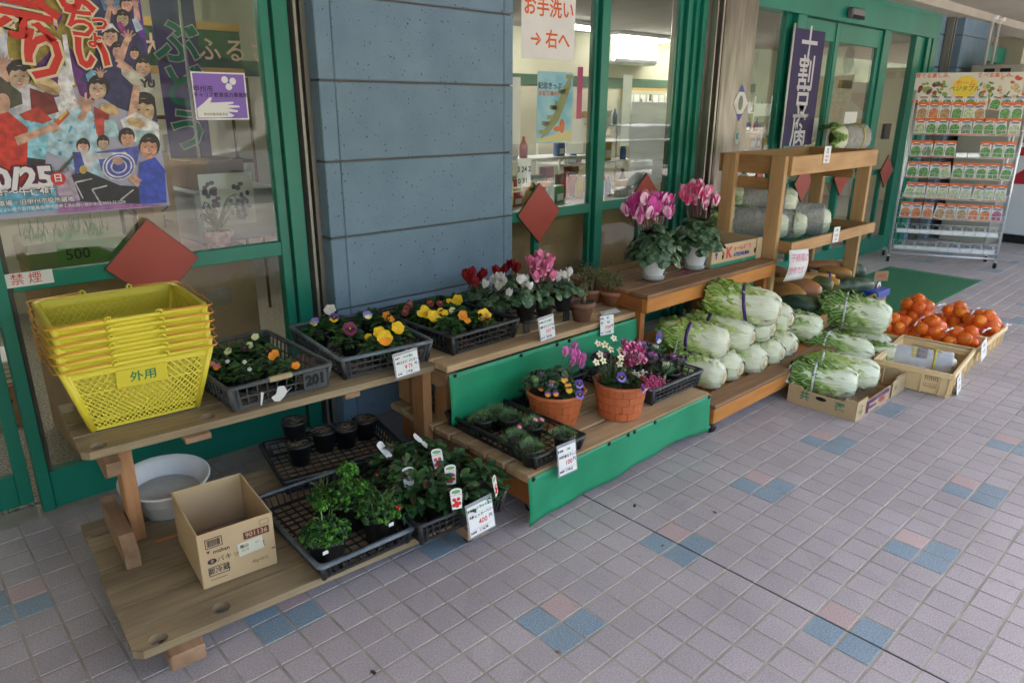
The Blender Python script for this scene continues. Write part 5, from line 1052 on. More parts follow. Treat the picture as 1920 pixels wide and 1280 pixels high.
# ---- cyclamens
def cyc_flower(s_, m, m2=None):
    b = MB()
    for i in range(5):
        petal(b, Rm(72*i+R.uniform(-12, 12), 'Z') @ T(0, s_*.14, 0) @ Rm(R.uniform(62, 84), 'X') @ Rm(R.uniform(-25, 25), 'Y'), s_*R.uniform(.9, 1.1), s_*.78, i % 2 if m2 else 0, .12, wav=s_*.02)
    b.ell((0, 0, -s_*.05), (s_*.2, s_*.2, s_*.16), 8, 5, 2); return b.mesh('flower', [m, m2 or m, F_ppk if m2 else m])
def cyc_leafmesh(n, rr, z0, s_):
    b = MB()
    for i in range(n):
        a = i*2.4+R.uniform(-.2, .2); u = ((i+.5)/n)**.55; r_ = rr*u; z = z0+(.045*(1-u*u)*1.2 if s_ < .03 else .155*(1-u*u)-.035)+R.uniform(-.02, .02); c = Vector((r_*math.cos(a), r_*math.sin(a), z)); out = Vector((math.cos(a)*u*.8, math.sin(a)*u*.8, 1.05-.5*u))+Vector((R.gauss(0, .28), R.gauss(0, .28), 0)); out.normalize()
        s2 = s_*R.uniform(.75, 1.15); x = out.orthogonal().normalized(); y = out.cross(x); vs = [c+out*.002]; n_ = 12
        for k in range(n_):
            w = 2*math.pi*k/n_; q = s2*(1-.28*max(0, math.cos(w))**6)*(1+.05*math.sin(3*w)); vs.append(c+(x*math.cos(w)+y*math.sin(w))*q-out*s2*(.22+.07*math.sin(4*w+i)))
        b.add(vs, [(0, 1+k, 1+(k+1) % n_) for k in range(n_)], 0, True)
        b.tube([(c.x*.15, c.y*.15, z0-.02), c-out*.004], .0016, 4, 1, caps=False)
    return b.mesh('foliage', [M_cyl, M_rstem])
CF = dict(red=cyc_flower(.042, F_red), wht=cyc_flower(.037, F_wht), pnk=cyc_flower(.046, F_pnk, F_pnk), mag=cyc_flower(.062, F_mag, F_ppk), dpk=cyc_flower(.062, F_dpk, F_ppk), lpk=cyc_flower(.036, pmat('orchid petal', (.72, .20, .50)), None), cer=cyc_flower(.034, F_cer, F_ppk))
CL = cyc_leafmesh(34, .085, .085, .026); CLB = cyc_leafmesh(110, .150, .155, .036)
def cyc(lab, bx, by, z, fl, kind, pot='m', lm=None, group='cyclamens on the upper shelf', hz=.18, name='cyclamen', extra=None, lim=.11):
    c = P(bx, by, 'z', z); t = plant(name, lab, 'flower', c.x, c.y, z, pot, None, [], group, rz=0)
    ob('foliage', lm or CL, t, Rm(R.uniform(0, 360), 'Z') @ T(0, 0, 0)); st_ = []
    dirc = Vector((c.x-CAMP.x, c.y-CAMP.y)).normalized()
    for fx, fy in fl:
        # on the upright plane through the plant that faces the street
        d = _fw+_r2*((fx-960)/FPX)-_u2*((fy-640)/FPX); k = ((c.x-CAMP.x)*dirc.x+(c.y-CAMP.y)*dirc.y+R.uniform(-.04, .04))/(d.x*dirc.x+d.y*dirc.y); v = CAMP+d*k
        ob('flower', CF[kind], t, T(v.x-c.x, v.y-c.y, v.z-z-.012) @ Rm(R.uniform(0, 360), 'Z') @ Rm(R.uniform(-14, 14), 'X')); st_.append((((v.x-c.x)*.25, (v.y-c.y)*.25, .08), (v.x-c.x, v.y-c.y, v.z-z-.016)))
    stems(t, st_, M_rstem, .0016); return t
cyc('dark red cyclamen at the left end of the row, next to the blue pillar', 895, 592, .502, [(872, 516), (887, 511), (884, 526), (900, 519), (879, 523), (905, 514), (892, 530)], 'red')
cyc('dark red cyclamen at the back, behind the white ones', 955, 572, .502, [(930, 508), (948, 505), (960, 496), (972, 500), (936, 513), (954, 498), (968, 504)], 'red')
cyc('white cyclamen in front of the left dark red one', 930, 603, .502, [(925, 525), (933, 521), (944, 528), (934, 537), (908, 533), (940, 520)], 'wht')
cyc('white cyclamen with few flowers at the front of the row', 985, 598, .502+.061, [(975, 524), (985, 525), (992, 538), (956, 551), (982, 537)], 'wht')
cyc('bright pink cyclamen rising above the row', 1020, 590, .502+.061, [(996, 493), (1014, 481), (1032, 490), (1008, 497), (1000, 512), (1014, 511), (1022, 508), (1037, 518), (1006, 521), (1028, 500), (1018, 518), (1010, 484)], 'pnk')
cyc('white cyclamen at the right end of the row', 1055, 581, .502+.061, [(1050, 519), (1057, 516), (1067, 511), (1062, 527), (1046, 523)], 'wht')
M_wpot = mat('white ribbed planter', (.74, .76, .78), .45, col2=(.68, .70, .73), scale=5)
def wpot(lab, px, py, fl, kind):
    c = P(px, py, 'z', .602); c = c+Vector((.045, .035, 0)); t = thing('potted_cyclamen', lab, 'flower', (c.x, c.y, .6015), 0, 'tall cyclamens in white pots')
    MB().lathe([(.048, .012), (.052, .03), (.066, .118), (.075, .132), (.077, .140), (.071, .141), (.066, .128)], 30).build('pot', M_wpot, t); MB().disc((0, 0, .128), .067, 24).build('soil', M_soil, t)
    MB().lathe([(.0, .0), (.056, 0), (.060, .026), (.056, .026), (.050, .012)], 30).build('saucer', mat('cloudy clear saucer', (.50, .50, .47), .3, alpha=.75), t)
    v = MB()
    for k in range(30): a = k*math.pi/15; v.bar((math.cos(a)*.0545, math.sin(a)*.0545, .035), (math.cos(a)*.0655, math.sin(a)*.0655, .112), .0012, .0012)
    v.build('ribs', M_wpot, t, kind='stuff'); a = rad(-62); MB().ell((math.cos(a)*.0575, math.sin(a)*.0575, .035), (.012, .012, .016), 12, 7).build('water_gauge', flat('dark gauge hole', (.10, .10, .10), .5), t)
    ob('foliage', CLB, t, Rm(R.uniform(0, 360), 'Z')); st_ = []; dirc = Vector((c.x-CAMP.x, c.y-CAMP.y)).normalized()
    for fx, fy in fl:
        d = _fw+_r2*((fx-960)/FPX)-_u2*((fy-640)/FPX); k = ((c.x-CAMP.x)*dirc.x+(c.y-CAMP.y)*dirc.y+R.uniform(-.05, .05))/(d.x*dirc.x+d.y*dirc.y); q = CAMP+d*k
        ob('flower', CF[kind], t, T(q.x-c.x, q.y-c.y, q.z-.6015-.018) @ Rm(R.uniform(0, 360), 'Z') @ Rm(R.uniform(-14, 14), 'X')); st_.append((((q.x-c.x)*.2, (q.y-c.y)*.2, .13), (q.x-c.x, q.y-c.y, q.z-.6015-.02)))
    stems(t, st_, M_rstem, .002); return t
wpot('magenta and white cyclamen in the white pot nearer to the camera', 1225, 527, [(1183, 385), (1190, 400), (1200, 382), (1208, 395), (1222, 384), (1232, 392), (1228, 402), (1245, 388), (1252, 378), (1200, 410), (1215, 400), (1192, 378), (1255, 400), (1240, 376), (1208, 374), (1176, 395), (1226, 374)], 'mag')
wpot('deep pink and white cyclamen in the farther white pot', 1303, 507, [(1285, 358), (1295, 368), (1300, 350), (1310, 362), (1318, 372), (1325, 360), (1290, 375), (1312, 350), (1342, 376), (1305, 375), (1322, 384), (1283, 368), (1328, 370), (1296, 356)], 'dpk')
t = thing('fallen_petals', 'fallen magenta petals on the orange stand between the white pots and the rail', 'petals', (P(1283, 512, 'z', .602).x, P(1283, 512, 'z', .602).y, .6015)); b = MB()
for i in range(4): petal(b, T(.018*i-.03, .006*(i % 2), .004) @ Rm(R.uniform(0, 360), 'Z'), .035, .02, 0, .25)
b.build('petals', F_mag, t, kind='stuff')
# ---- succulents in clay pots
M_clay = mat('brown clay', (.16, .075, .05), .75, col2=(.22, .11, .075), scale=8, bump=.15); M_clay2 = mat('warm clay', (.30, .12, .07), .7, col2=(.36, .16, .10), scale=8, bump=.15)
def jade(lab, px, py, r1, h, m, trunks, dz=0):
    c = P(px, py, 'z', .502); c = c+Vector((r1*.45, r1*.4, 0)); t = thing('clay_pot_succulent', lab, 'pot plant', (c.x, c.y, .5015), 0, 'succulents in clay pots')
    MB().lathe([(.0, .002), (r1*.62, 0), (r1*.90, h*.72), (r1, h*.74), (r1*1.02, h), (r1*.93, h), (r1*.88, h*.8)], 30).build('pot', m, t); MB().disc((0, 0, h*.86), r1*.9, 24).build('soil', M_dry, t)
    tr = MB(); lv = MB()
    for (x, y, hh, sp_) in trunks:
        tr.tube([(x, y, h*.8), (x+.003, y, h+hh*.45), (x*.9, y+.004, h+hh*.9)], [.012, .010, .008], 8)
        for k in range(int(60*sp_)):
            p = Vector((x, y, h+hh*.72))+Vector((R.gauss(0, .020*sp_), R.gauss(0, .020*sp_), R.gauss(0, .5)*hh*.42)); lv.ell(p, (R.uniform(.004, .007), R.uniform(.004, .007), R.uniform(.003, .006)), 5, 3)
    tr.build('trunk', M_bark, t); lv.build('foliage', M_jade, t, kind='stuff'); return t
jade('tall bushy succulent in a clay pot behind the front clay pot', 1108, 570, .055, .075, M_clay2, [(0, 0, .11, 1.6), (-.03, .02, .12, 1.5), (.03, -.01, .09, 1.4)])
jade('small succulent with one trunk in the brown clay pot beside the cyclamens', 1090, 604, .062, .095, M_clay, [(0.01, 0, .075, .9)])
jade('stubby succulent with three trunks in the wide clay pot, right end of the shelf', 1150, 574, .072, .075, M_clay2, [(-.025, .01, .06, 1), (-.005, .02, .10, 1.1), (.035, 0, .06, .8)])
o = MB().box((-.009, -.0012, -.005), (.009, 0, .005)).build('price_sticker', M_paper, None); o.parent = D.objects['clay_pot_succulent.002']; o.location = (.030, -.068, .065); o.rotation_euler = (0, 0, .4)
fp = MB().add([(-.07, -.02, .002), (.05, -.045, .004), (.07, .01, .008), (-.03, .03, .004), (0, 0, .012)], [(0, 1, 4), (1, 2, 4), (2, 3, 4), (3, 0, 4)]).build('folded_paper', M_paper); v = P(1140, 585, 'z', .504); fp.location = (v.x, v.y, .5015); tag(fp, 'crumpled newspaper scrap between the two front clay pots', 'paper')
# ---- carpet plants (T8)
def tuft(n, r, h, mm):
    b = MB()
    for i in range(n):
        a = R.uniform(0, 6.28); u = R.random()**.6; z = .05+h*(1-u*u)*R.uniform(.5, 1); c = Vector((r*u*math.cos(a), r*u*math.sin(a), z)); d = Vector((math.cos(a)*u+R.uniform(-.5, .5), math.sin(a)*u+R.uniform(-.5, .5), .8)).normalized(); leaf(b, c, d, R.uniform(.016, .028), .0055, 0, nseg=1, droop=.1)
    return b.mesh('foliage', [mm])
TU = [tuft(520, .056, .048, M_dia) for _ in range(3)]
for i, (x, y, l) in enumerate(((912, 748, 'small grey green carpet plant at the back corner of its tray'), (905, 790, 'small grey green carpet plant second from the back on the left side'), (932, 778, 'small grey green carpet plant in the middle of its tray'), (955, 788, 'small grey green carpet plant behind the pink flowered one'), (1000, 802, 'carpet plant with two pink flowers on the right side of its tray'), (968, 825, 'carpet plant with one pink flower in the long black tray'), (995, 845, 'small carpet plant in the front row just left of the 100 yen card'), (1056, 820, 'small carpet plant at the front right corner of the long black tray'))):
    c = P(x, y-2, 'z', .285); fl = []
    if i == 4: fl = [(PAN['sw'], -.02, -.03, .105, -30, 50), (PAN['sw'], .005, -.04, .10, -30, 50)]
    if i == 5: fl = [(PAN['sw'], .005, -.01, .11, -30, 50)]
    t = plant('carpet_plant', l, 'pot plant', c.x, c.y, .2265, 's', R.choice(TU), [], 'carpet plants in the long black tray')
    for f in fl: t.rotation_euler.z = 0; pk_ = D.meshes.get('pink_flower') or pansy(.010, F_pnk, None, False); pk_.name = 'pink_flower'; o = ob('flower', pk_, t, T(f[1], f[2], f[3]) @ Rm(40, 'X'))
# ---- brick pattern pots
M_terra = mat('terracotta plastic', (.50, .125, .040), .5, col2=(.56, .15, .055), scale=6)
def brickpot(lab, cx, cy, r1, r0, h, sticker):
    t = thing('mixed_planter', lab, 'planter', (cx, cy, .2215), 0, 'brick patterned mixed planters')
    MB().lathe([(0, .002), (r0, 0), (r0+(r1-r0)*.85, h*.84), (r1, h*.86), (r1+.004, h), (r1-.004, h), (r1-.010, h*.86)], 48).build('pot', M_terra, t)
    b = MB(); nrow = 4; nb_ = 12
    for k in range(nrow):
        za, zb = h*(.02+.235*k), h*(.02+.235*(k+1))-.003
        for j in range(nb_):
            a0 = 2*math.pi*(j+.5*(k % 2))/nb_+.012; a1 = 2*math.pi*(j+1+.5*(k % 2))/nb_-.012; vs = []
            for z in (za, zb):
                rr = (r0+(r1-r0)*.85*z/(h*.84) if z < h*.84 else r1)
                for a in (a0, (a0+a1)/2, a1):
                    vs.append(((rr+.0028)*math.cos(a), (rr+.0028)*math.sin(a), z))
                for a in (a0-.01, (a0+a1)/2, a1+.01): vs.append(((rr-.001)*math.cos(a), (rr-.001)*math.sin(a), z+(-.0015 if z == za else .0015)))
            b.add(vs, [(0, 1, 7, 6), (1, 2, 8, 7), (3, 4, 1, 0), (4, 5, 2, 1), (6, 7, 10, 9), (7, 8, 11, 10), (0, 6, 9, 3), (2, 5, 11, 8)], 0)
    b.build('raised_bricks', M_terra, t, kind='stuff'); MB().disc((0, 0, h*.86), r1-.008, 30).build('soil', M_soil, t)
    a = rad(sticker); MB().box((-.011, -.001, -.005), (.011, 0, .005)).build('price_sticker', M_paper, t).matrix_basis = T((r1+.007)*math.cos(a), (r1+.007)*math.sin(a), h*.91) @ Matrix.Rotation(a+math.pi/2, 4, 'Z')
    return t
def kale_mesh(s_, outer, inner, n=26, up=1.0, ruff=1.0):
    b = MB()
    for i in range(n):
        u = 1-i/(n-1); a = i*2.4; L_ = s_*(.35+.65*u); e = (1-u)*1.15*up+.25; d = Vector((math.cos(a)*math.cos(e), math.sin(a)*math.cos(e), math.sin(e))); c = Vector((0, 0, .02*(1-u)))
        s1 = d.cross(Vector((0, 0, 1))).normalized(); n1 = s1.cross(d); W_ = L_*.85; vs = []; fs = []; nr, nc = 5, 8
        for k in range(nr+1):
            v = k/nr; w = W_/2*math.sin(math.pi*(.12+.72*v))**.7
            for j in range(nc+1):
                q = -1+2*j/nc; vs.append(c+d*L_*v*(1-.15*q*q)+s1*w*q+n1*(L_*(.25*v*v*(1.2 if u < .5 else .5)+.28*q*q*v)+ruff*.06*L_*v*math.sin(j*2.6+i)))
        for k in range(nr):
            for j in range(nc): o = k*(nc+1)+j; fs.append((o, o+1, o+nc+2, o+nc+1))
        b.add(vs, fs, 0 if u > .52 else 1 if u > .22 else 2, True)
    return b.mesh('foliage', [outer, inner, inner])
M_kg = gr('kale outer leaf', (.06, .12, .06), (.11, .19, .10), .6); M_kgl = gr('kale pale green', (.22, .34, .14), (.34, .46, .22), .6); M_kp = gr('kale purple heart', (.38, .10, .34), (.56, .22, .50), .6); M_kc = gr('kale cream heart', (.62, .56, .34), (.72, .68, .48), .6); M_kdp = gr('kale dusky purple', (.11, .09, .10), (.18, .14, .16), .6)
K_g = kale_mesh(.062, M_kg, M_kgl); K_p = kale_mesh(.08, M_kdp, M_kp); K_c = kale_mesh(.08, M_kg, M_kc); K_pl = kale_mesh(.05, M_kg, gr('kale lilac heart', (.36, .20, .38), (.46, .3, .48), .6), up=1.25); K_tall = kale_mesh(.075, M_kg, M_kc, n=14, up=1.3, ruff=.4)
pt1 = brickpot('brick patterned orange planter with kale, pink cyclamen and orange violas', 1.978, -1.088, .120, .088, .145, -40)
def att(t, name, me, x, y, z, sc=1, rx=0, rz=0): return ob(name, me, t, T(x, y, z) @ Rm(rz, 'Z') @ Rm(rx, 'X') @ Sc(sc))
att(pt1, 'kale', K_g, -.085, .045, .155, 1.0, 10, 20); att(pt1, 'kale', K_pl, -.055, -.02, .15, .95, 12); att(pt1, 'kale', kale_mesh(.06, M_kg, M_kdp), -.02, .075, .16, 1, 10)
ob('foliage', CL, pt1, T(.05, .04, .07) @ Sc(.9)); ob('foliage', vfol(130, .075, .05, .034, .016, [M_lf, M_lfd], 0), pt1, T(.0, -.035, .125))
def fl_at(t, me, px, py, hh, az=-35, el=35, name='flower'):
    v = P(px, py, 'z', hh); nrm = Vector((math.cos(rad(el))*math.sin(rad(az)), -math.cos(rad(el))*math.cos(rad(az)), math.sin(rad(el)))); tx = Vector((0, 0, 1)).cross(nrm).normalized(); ty = nrm.cross(tx)
    return ob(name, me, t, frame(v-Vector(t.location), tx, ty))
for k, x, y, h in (('so2', 1034, 717, .40), ('so2', 1058, 712, .41), ('so2', 1065, 722, .40), ('vy', 1027, 738, .385), ('vy', 1042, 737, .385), ('so2', 1067, 731, .39), ('bv', 1086, 720, .40), ('bv', 1087, 740, .38), ('vy', 1014, 727, .385)):
    fl_at(pt1, PAN[k], x, y, h)
st_ = []
for x, y in ((1059, 661), (1078, 651), (1072, 663), (1083, 665), (1086, 677), (1095, 672), (1073, 679), (1090, 684), (1078, 668)):
    v = P(x, y, 'y', -1.03); lv = v-Vector(pt1.location); ob('flower', CF['lpk'], pt1, T(lv.x, lv.y, lv.z-.01) @ Rm(R.uniform(0, 360), 'Z')); st_.append(((.04, .03, .15), (lv.x, lv.y, lv.z-.012)))
stems(pt1, st_, M_rstem, .0016)
pt2 = brickpot('brick patterned orange planter with white bidens and magenta cyclamen', 2.235, -1.222, .112, .088, .155, -78)
ob('foliage', vfol(170, .085, .06, .034, .014, [M_lf, M_lfd, M_lfd], 0), pt2, T(.0, -.01, .13)); ob('foliage', tuft(500, .06, .07, gr('dusky feathery leaf', (.03, .05, .03), (.06, .08, .045))), pt2, T(-.06, .02, .10)); ob('foliage', CL, pt2, T(.035, .05, .08) @ Sc(.75))
bid = MB()
for i in range(5): petal(bid, Rm(72*i, 'Z') @ T(0, .002, 0), .015, .011, 0, .1)
bid.disc((0, 0, .003), .0045, 8, 1); bidm = bid.mesh('flower', [pmat('cream white petal', (.78, .74, .45), (.80, .78, .62)), flat('bidens eye', (.60, .28, .02), .7)])
st_ = []
for x, y in ((1125, 664), (1118, 679), (1151, 634), (1164, 670), (1162, 682), (1121, 644), (1134, 646), (1145, 655), (1131, 676), (1163, 657)):
    v = P(x, y, 'y', -1.21+R.uniform(-.05, .05)); lv = v-Vector(pt2.location); nrm = Vector((-.4+R.uniform(-.3, .3), -.6, .5)).normalized(); tx = Vector((0, 0, 1)).cross(nrm).normalized(); ob('flower', bidm, pt2, frame(lv, tx, nrm.cross(tx))); st_.append(((-.05+R.uniform(-.02, .02), .02, .15), tuple(lv-Vector((0, 0, .002)))))
stems(pt2, st_, M_stem, .0011); st_ = []
for x, y in ((1176, 652), (1183, 658), (1192, 655), (1188, 665), (1196, 668), (1200, 660), (1190, 676), (1199, 678), (1180, 664), (1203, 672), (1186, 650), (1194, 682), (1172, 658), (1178, 672), (1205, 664), (1208, 680), (1184, 684), (1170, 646), (1198, 650), (1168, 668)):
    v = P(x, y, 'y', -1.19+R.uniform(-.02, .02)); lv = v-Vector(pt2.location); ob('flower', CF['cer'], pt2, T(*lv) @ Rm(R.uniform(0, 360), 'Z') @ Sc(.8)); st_.append(((.03, .05, .17), tuple(lv)))
stems(pt2, st_, M_rstem, .0014)
fl_at(pt2, pansy(.025, F_pur, F_lav, True), 1165, 707, .42); fl_at(pt2, pansy(.022, F_pur, F_lav, True), 1204, 728, .39, 20, 10)
ver = MB()
for i in range(70):
    p = Vector((R.gauss(0, .018), R.gauss(0, .018), R.gauss(0, .012))); m_ = R.choice((0, 0, 0, 1, 2)); ver.ell(p, (.0042, .0042, .003), 6, 3, m_)
verm = ver.mesh('flower_cluster', [F_cer, F_pnk, F_mar])
for x, y, h in ((1220, 710, .40), (1228, 720, .39), (1212, 722, .39), (1234, 716, .38)): v = P(x, y, 'z', h)-Vector(pt2.location); ob('flower_cluster', verm, pt2, T(*v) @ Sc(.8))
wv = MB()
for i in range(26): wv.ell((R.gauss(0, .009), R.gauss(0, .009), R.gauss(0, .006)), (.004, .004, .003), 6, 3)
wvm = wv.mesh('flower_cluster', [F_wht])
for x, y in ((1204, 697), (1196, 703), (1188, 698)): v = P(x, y, 'z', .41)-Vector(pt2.location); ob('flower_cluster', wvm, pt2, T(*v) @ Sc(.7))
# ---- ornamental kales in trays
for i, (x, y, z, me, l, s_) in enumerate(((1185, 655, .40, K_c, 'cream hearted kale at the back near the green cloth', .75), (1203, 650, .41, K_p, 'purple kale at the very back beside a cream one', .95), (1228, 655, .40, K_c, 'cream hearted kale behind the lilac one', .85), (1222, 672, .38, K_p, 'bright lilac purple kale in the middle of the tray', .95), (1262, 672, .36, K_p, 'purple kale close to the chinese cabbages', .8), (1128, 668, .37, K_p, 'purple kale behind the white bidens', .85), (1160, 690, .35, K_c, 'kale half hidden behind the magenta cyclamen', .6))):
    v = P(x, y, 'z', z); t = thing('ornamental_kale', l, 'kale', (v.x, v.y, .2275), R.uniform(0, 6), 'ornamental kales in the trays'); ob('pot', PM['s'][0], t); ob('soil', PM['s'][1], t)
    MB().tube([(0, 0, .05), (0, 0, z-.2275-.02)], .007, 8).build('stalk', M_stem, t); ob('foliage', me, t, T(0, 0, z-.2275-.03) @ Rm(R.uniform(-10, 10), 'X') @ Sc(s_))
v = P(1243, 745, 'z', .2275)+Vector((.03, .025, 0)); t = thing('ornamental_kale', 'green and cream rosette kale on a long stalk alone in the grey tray', 'kale', (v.x, v.y, .2275), 0, 'ornamental kales in the trays'); ob('pot', PM['s'][0], t); ob('soil', PM['s'][1], t); MB().tube([(0, 0, .05), (.004, -.004, .10)], .006, 8).build('stalk', gr('pale stalk', (.3, .34, .15), (.36, .4, .2)), t); ob('foliage', K_tall, t, T(.004, -.004, .095) @ Sc(1.05))
v = P(1236, 632, 'y', -1.0); t = thing('plant_label', 'round blue picture label on a green stick beside the cabbages', 'label', (v.x, -1.0, v.z), 0); MB().tube([(0, .002, -.16), (0, .002, 0)], .0015, 6).build('stick', M_stem, t); MB().ell((0, 0, .0), (.028, .001, .038), 24, 6).build('disc', flat('label blue', (.06, .10, .36), .4), t)
q = MB(); q.ell((0, -.0016, .012), (.012, .0005, .010), 10, 5); q.build('red_motif', F_redm if 'F_redm' in globals() else M_redink, t); q = MB(); q.prism([(-.02, -.02), (0, -.005), (.02, -.022), (.01, -.03), (-.008, -.032)], .0012, .0018, M=wallM(0, 0, 0)); q.build('white_motif', M_white, t)
MB().bar((0, 0, 0), (.02, -.005, .11), .008, .001).build('clear_stake', flat('clear plastic stake', (.6, .62, .6), .15), None); o = D.objects['clear_stake']; v = P(1262, 668, 'z', .30); o.location = (v.x, v.y, .27); tag(o, 'clear plastic stake standing in the grey tray by the cabbages', 'stake')
# ---- parsley (T6)
def curly(n, r, h, ms, z0=.11, s_=.010):
    b = MB()
    for i in range(n):
        a = R.uniform(0, 6.28); u = R.random()**.5; c = Vector((r*u*math.cos(a), r*u*math.sin(a), z0+h*(1-.7*u*u)*R.uniform(.35, 1))); mi = R.randrange(len(ms))
        for k in range(9):
            o = Vector((R.gauss(0, 1), R.gauss(0, 1), R.gauss(.4, .8))).normalized(); p = c+o*s_*R.uniform(.5, 1.1); x = o.orthogonal().normalized(); y = o.cross(x); w = s_*R.uniform(.35, .6); vs = [p+(x*math.cos(q*1.047)+y*math.sin(q*1.047))*w*R.uniform(.7, 1.2)+o*R.uniform(-.003, .003) for q in range(6)]
            b.add(vs, [(0, 1, 2, 3), (0, 3, 4, 5)], mi, False)
    return b.mesh('foliage', ms)
for (x, y, l, s_, ms) in ((612, 1003, 'parsley pot at the front left of the barred tray', 1, [M_prs, M_prd2, M_prd2]), (711, 958, 'low parsley pot at the front right of the barred tray', .95, [M_prs, M_prd2, M_prd2]), (655, 935, 'tall bright parsley pot at the back of the barred tray', 1.15, [M_prs, M_prs, M_prd2]), (610, 925, 'dark parsley pot at the back left of the barred tray', .7, [M_prd2, M_prd2, M_prs])):
    c = P(x, y, 'z', .228); t = thing('parsley', l, 'herb', (c.x, c.y, .127), R.uniform(0, 6), 'potted parsley'); ob('pot', PM['l'][0] if s_ > .8 else PM['m'][0], t); ob('soil', PM['l'][1] if s_ > .8 else PM['m'][1], t)
    b = curly(150, .075*s_, .065*s_, ms, .092 if s_ > .8 else .08, .0105); ob('foliage', b, t); stems(t, [((R.uniform(-.02, .02), R.uniform(-.02, .02), .11), (R.uniform(-.05, .05), R.uniform(-.05, .05), .16)) for _ in range(14)], M_stem)
    if l.startswith('tall'): ob('top_sprig', curly(60, .03, .05, [M_prs], .19, .010), t); MB().tube([(0, 0, .12), (0, 0, .2)], .002, 5).build('stalk', M_stem, t)
    if s_ == 1:
        ob('top_sprig', curly(26, .018, .02, [M_prs], .20, .010), t, T(.0, -.01, 0)); MB().tube([(0, -.01, .12), (.0, -.01, .215)], .002, 5).build('stalk', gr('pale green stalk', (.2, .32, .08), (.26, .4, .12)), t)
    if s_ in (1, .95):
        o = MB().box((-.009, -.0006, -.006), (.009, 0, .006)).build('price_sticker', M_paper, t); o.matrix_basis = Matrix.Rotation(-t.rotation_euler.z, 4, 'Z') @ T(-.035 if s_ == 1 else 0, -.056 if s_ == 1 else -.068, .085)
# ---- checkerberries (T7)
def berry_bush(seed):
    b = MB(); mound(b, 115, .085, .085, .040, .022, z0=.075, tilt=(-.1, 1.2), jit=.6, mis=[0, 0, 0, 0, 1]); st = MB()
    return b.mesh('foliage', [M_chk, M_chr2])
BB = [berry_bush(i) for i in range(3)]; M_berry = flat('red berry', (.62, .02, .02), .25); berm = MB().ell((0, 0, 0), (.0055, .0055, .005), 10, 6).mesh('berry', [M_berry])
spots = [(768, 905, 'left middle'), (740, 880, 'back left'), (800, 865, 'back middle'), (850, 890, 'back right'), (905, 910, 'right end'), (860, 935, 'right front'), (815, 925, 'centre'), (775, 935, 'front left, in a separate pot')]
bl = {0: [(744, 893), (752, 898)], 7: [(744, 950), (748, 953)], 1: [(706, 890)], 2: [(779, 846), (773, 842)], 4: [(929, 896), (927, 893)], 3: [(829, 838)]}
for i, (x, y, l) in enumerate(spots):
    c = P(x, y+6, 'z', .20); t = thing('checkerberry', 'dark leaved checkerberry plant, '+l+' of the black tray', 'berry plant', (c.x, c.y, .127), 0, 'checkerberries in the black tray'); ob('pot', PM['m'][0], t); ob('soil', PM['m'][1], t); ob('foliage', BB[i % 3], t, Rm(i*67, 'Z') @ Sc(1.1))
    for (bx, by) in bl.get(i, []): v = P(bx, by, 'z', .255)-Vector(t.location); ob('berry', berm, t, T(*v))
def ptag(lab, px, py, z, full=True, ang=-20, tilt=10):
    v = P(px, py, 'z', z); t = thing('plant_tag', lab, 'plant tag', (v.x, v.y, v.z), rad(ang)+0, 'plant tags among the checkerberries'); t.rotation_euler.x = rad(-tilt)
    pts = [(-.016, -.03), (.016, -.03), (.019, .0), (.02, .03)]+[(.02*math.cos(a*math.pi/8), .03+.010*math.sin(a*math.pi/8)) for a in range(1, 8)]+[(-.02, .03), (-.019, 0)]
    MB().prism(pts, -.0004, .0004, M=wallM(0, 0, 0)).build('card', M_paper, t)
    if full:
        MB().prism([(.013*math.cos(a*math.pi/8)*1.2, .028+.006*math.sin(a*math.pi/8)) for a in range(16)], .0006, .0008, M=wallM(0, 0, 0)).build('green_print', flat('tag green', (.15, .40, .10), .5), t)
        q = MB()
        for (x, z_) in ((-.008, .002), (.007, .003), (-.002, -.008), (.009, -.012), (-.010, -.016), (.001, -.019)): q.ell((x, -.0007, z_), (.0068, .0004, .0064), 12, 5)
        q.build('berry_print', M_berry, t, kind='stuff'); txt('チェッカーベリー', .0055, F_dpk, t, wallM(0, -.0009, .0175), bold=.0002)
    else: txt('チェッカーベリー', .004, M_ink, t, wallM(0, -.0009, .012))
    return t
ptag('berry picture tag in the middle of the checkerberries', 845, 892, .285); ptag('berry picture tag leaning at the front of the checkerberry tray', 856, 937, .265); ptag('berry picture tag at the right corner of the checkerberry tray', 929, 912, .265, ang=35); ptag('half hidden berry tag at the back of the checkerberries', 821, 862, .29, tilt=30)
ptag('back of a white tag among the left checkerberries', 766, 896, .27, False); ptag('bent white tag at the back left of the checkerberries', 722, 845, .29, False, 30, 40); ptag('bent white tag at the back of the checkerberries', 790, 827, .29, False, 50, 45)
# ---- used pots (T5)
def used(lab, px, py, z, r1=.043):
    v = P(px, py, 'z', z+.08); t = thing('used_pot', lab, 'pot', (v.x, v.y, z), 0, 'used pots with dry soil'); ob('pot', PM['e'][0], t); MB().disc((0, 0, .078), .045, 20).build('soil', M_dry, t); b = MB()
    for i in range(12): a = R.uniform(0, 6.28); p = Vector((R.uniform(-.02, .02), R.uniform(-.02, .02), .079)); b.tube([p, p+Vector((math.cos(a)*.02, math.sin(a)*.02, R.uniform(.003, .014))), p+Vector((math.cos(a)*.035, math.sin(a)*.035, R.uniform(-.006, .01)))], .001, 4, caps=False)
    b.build('dry_roots', flat('dry straw', (.28, .19, .10), .9), t, kind='stuff')
used('used black pot at the bottom of the left pile', 560, 832, .1265); used('used black pot stacked on another at the left', 551, 790, .1265+.070); used('used black pot with dry roots beside the pile', 606, 808, .1265); used('used black pot in the middle of the low tray', 648, 802, .1265); used('used black pot at the back corner by the post', 683, 787, .1265)
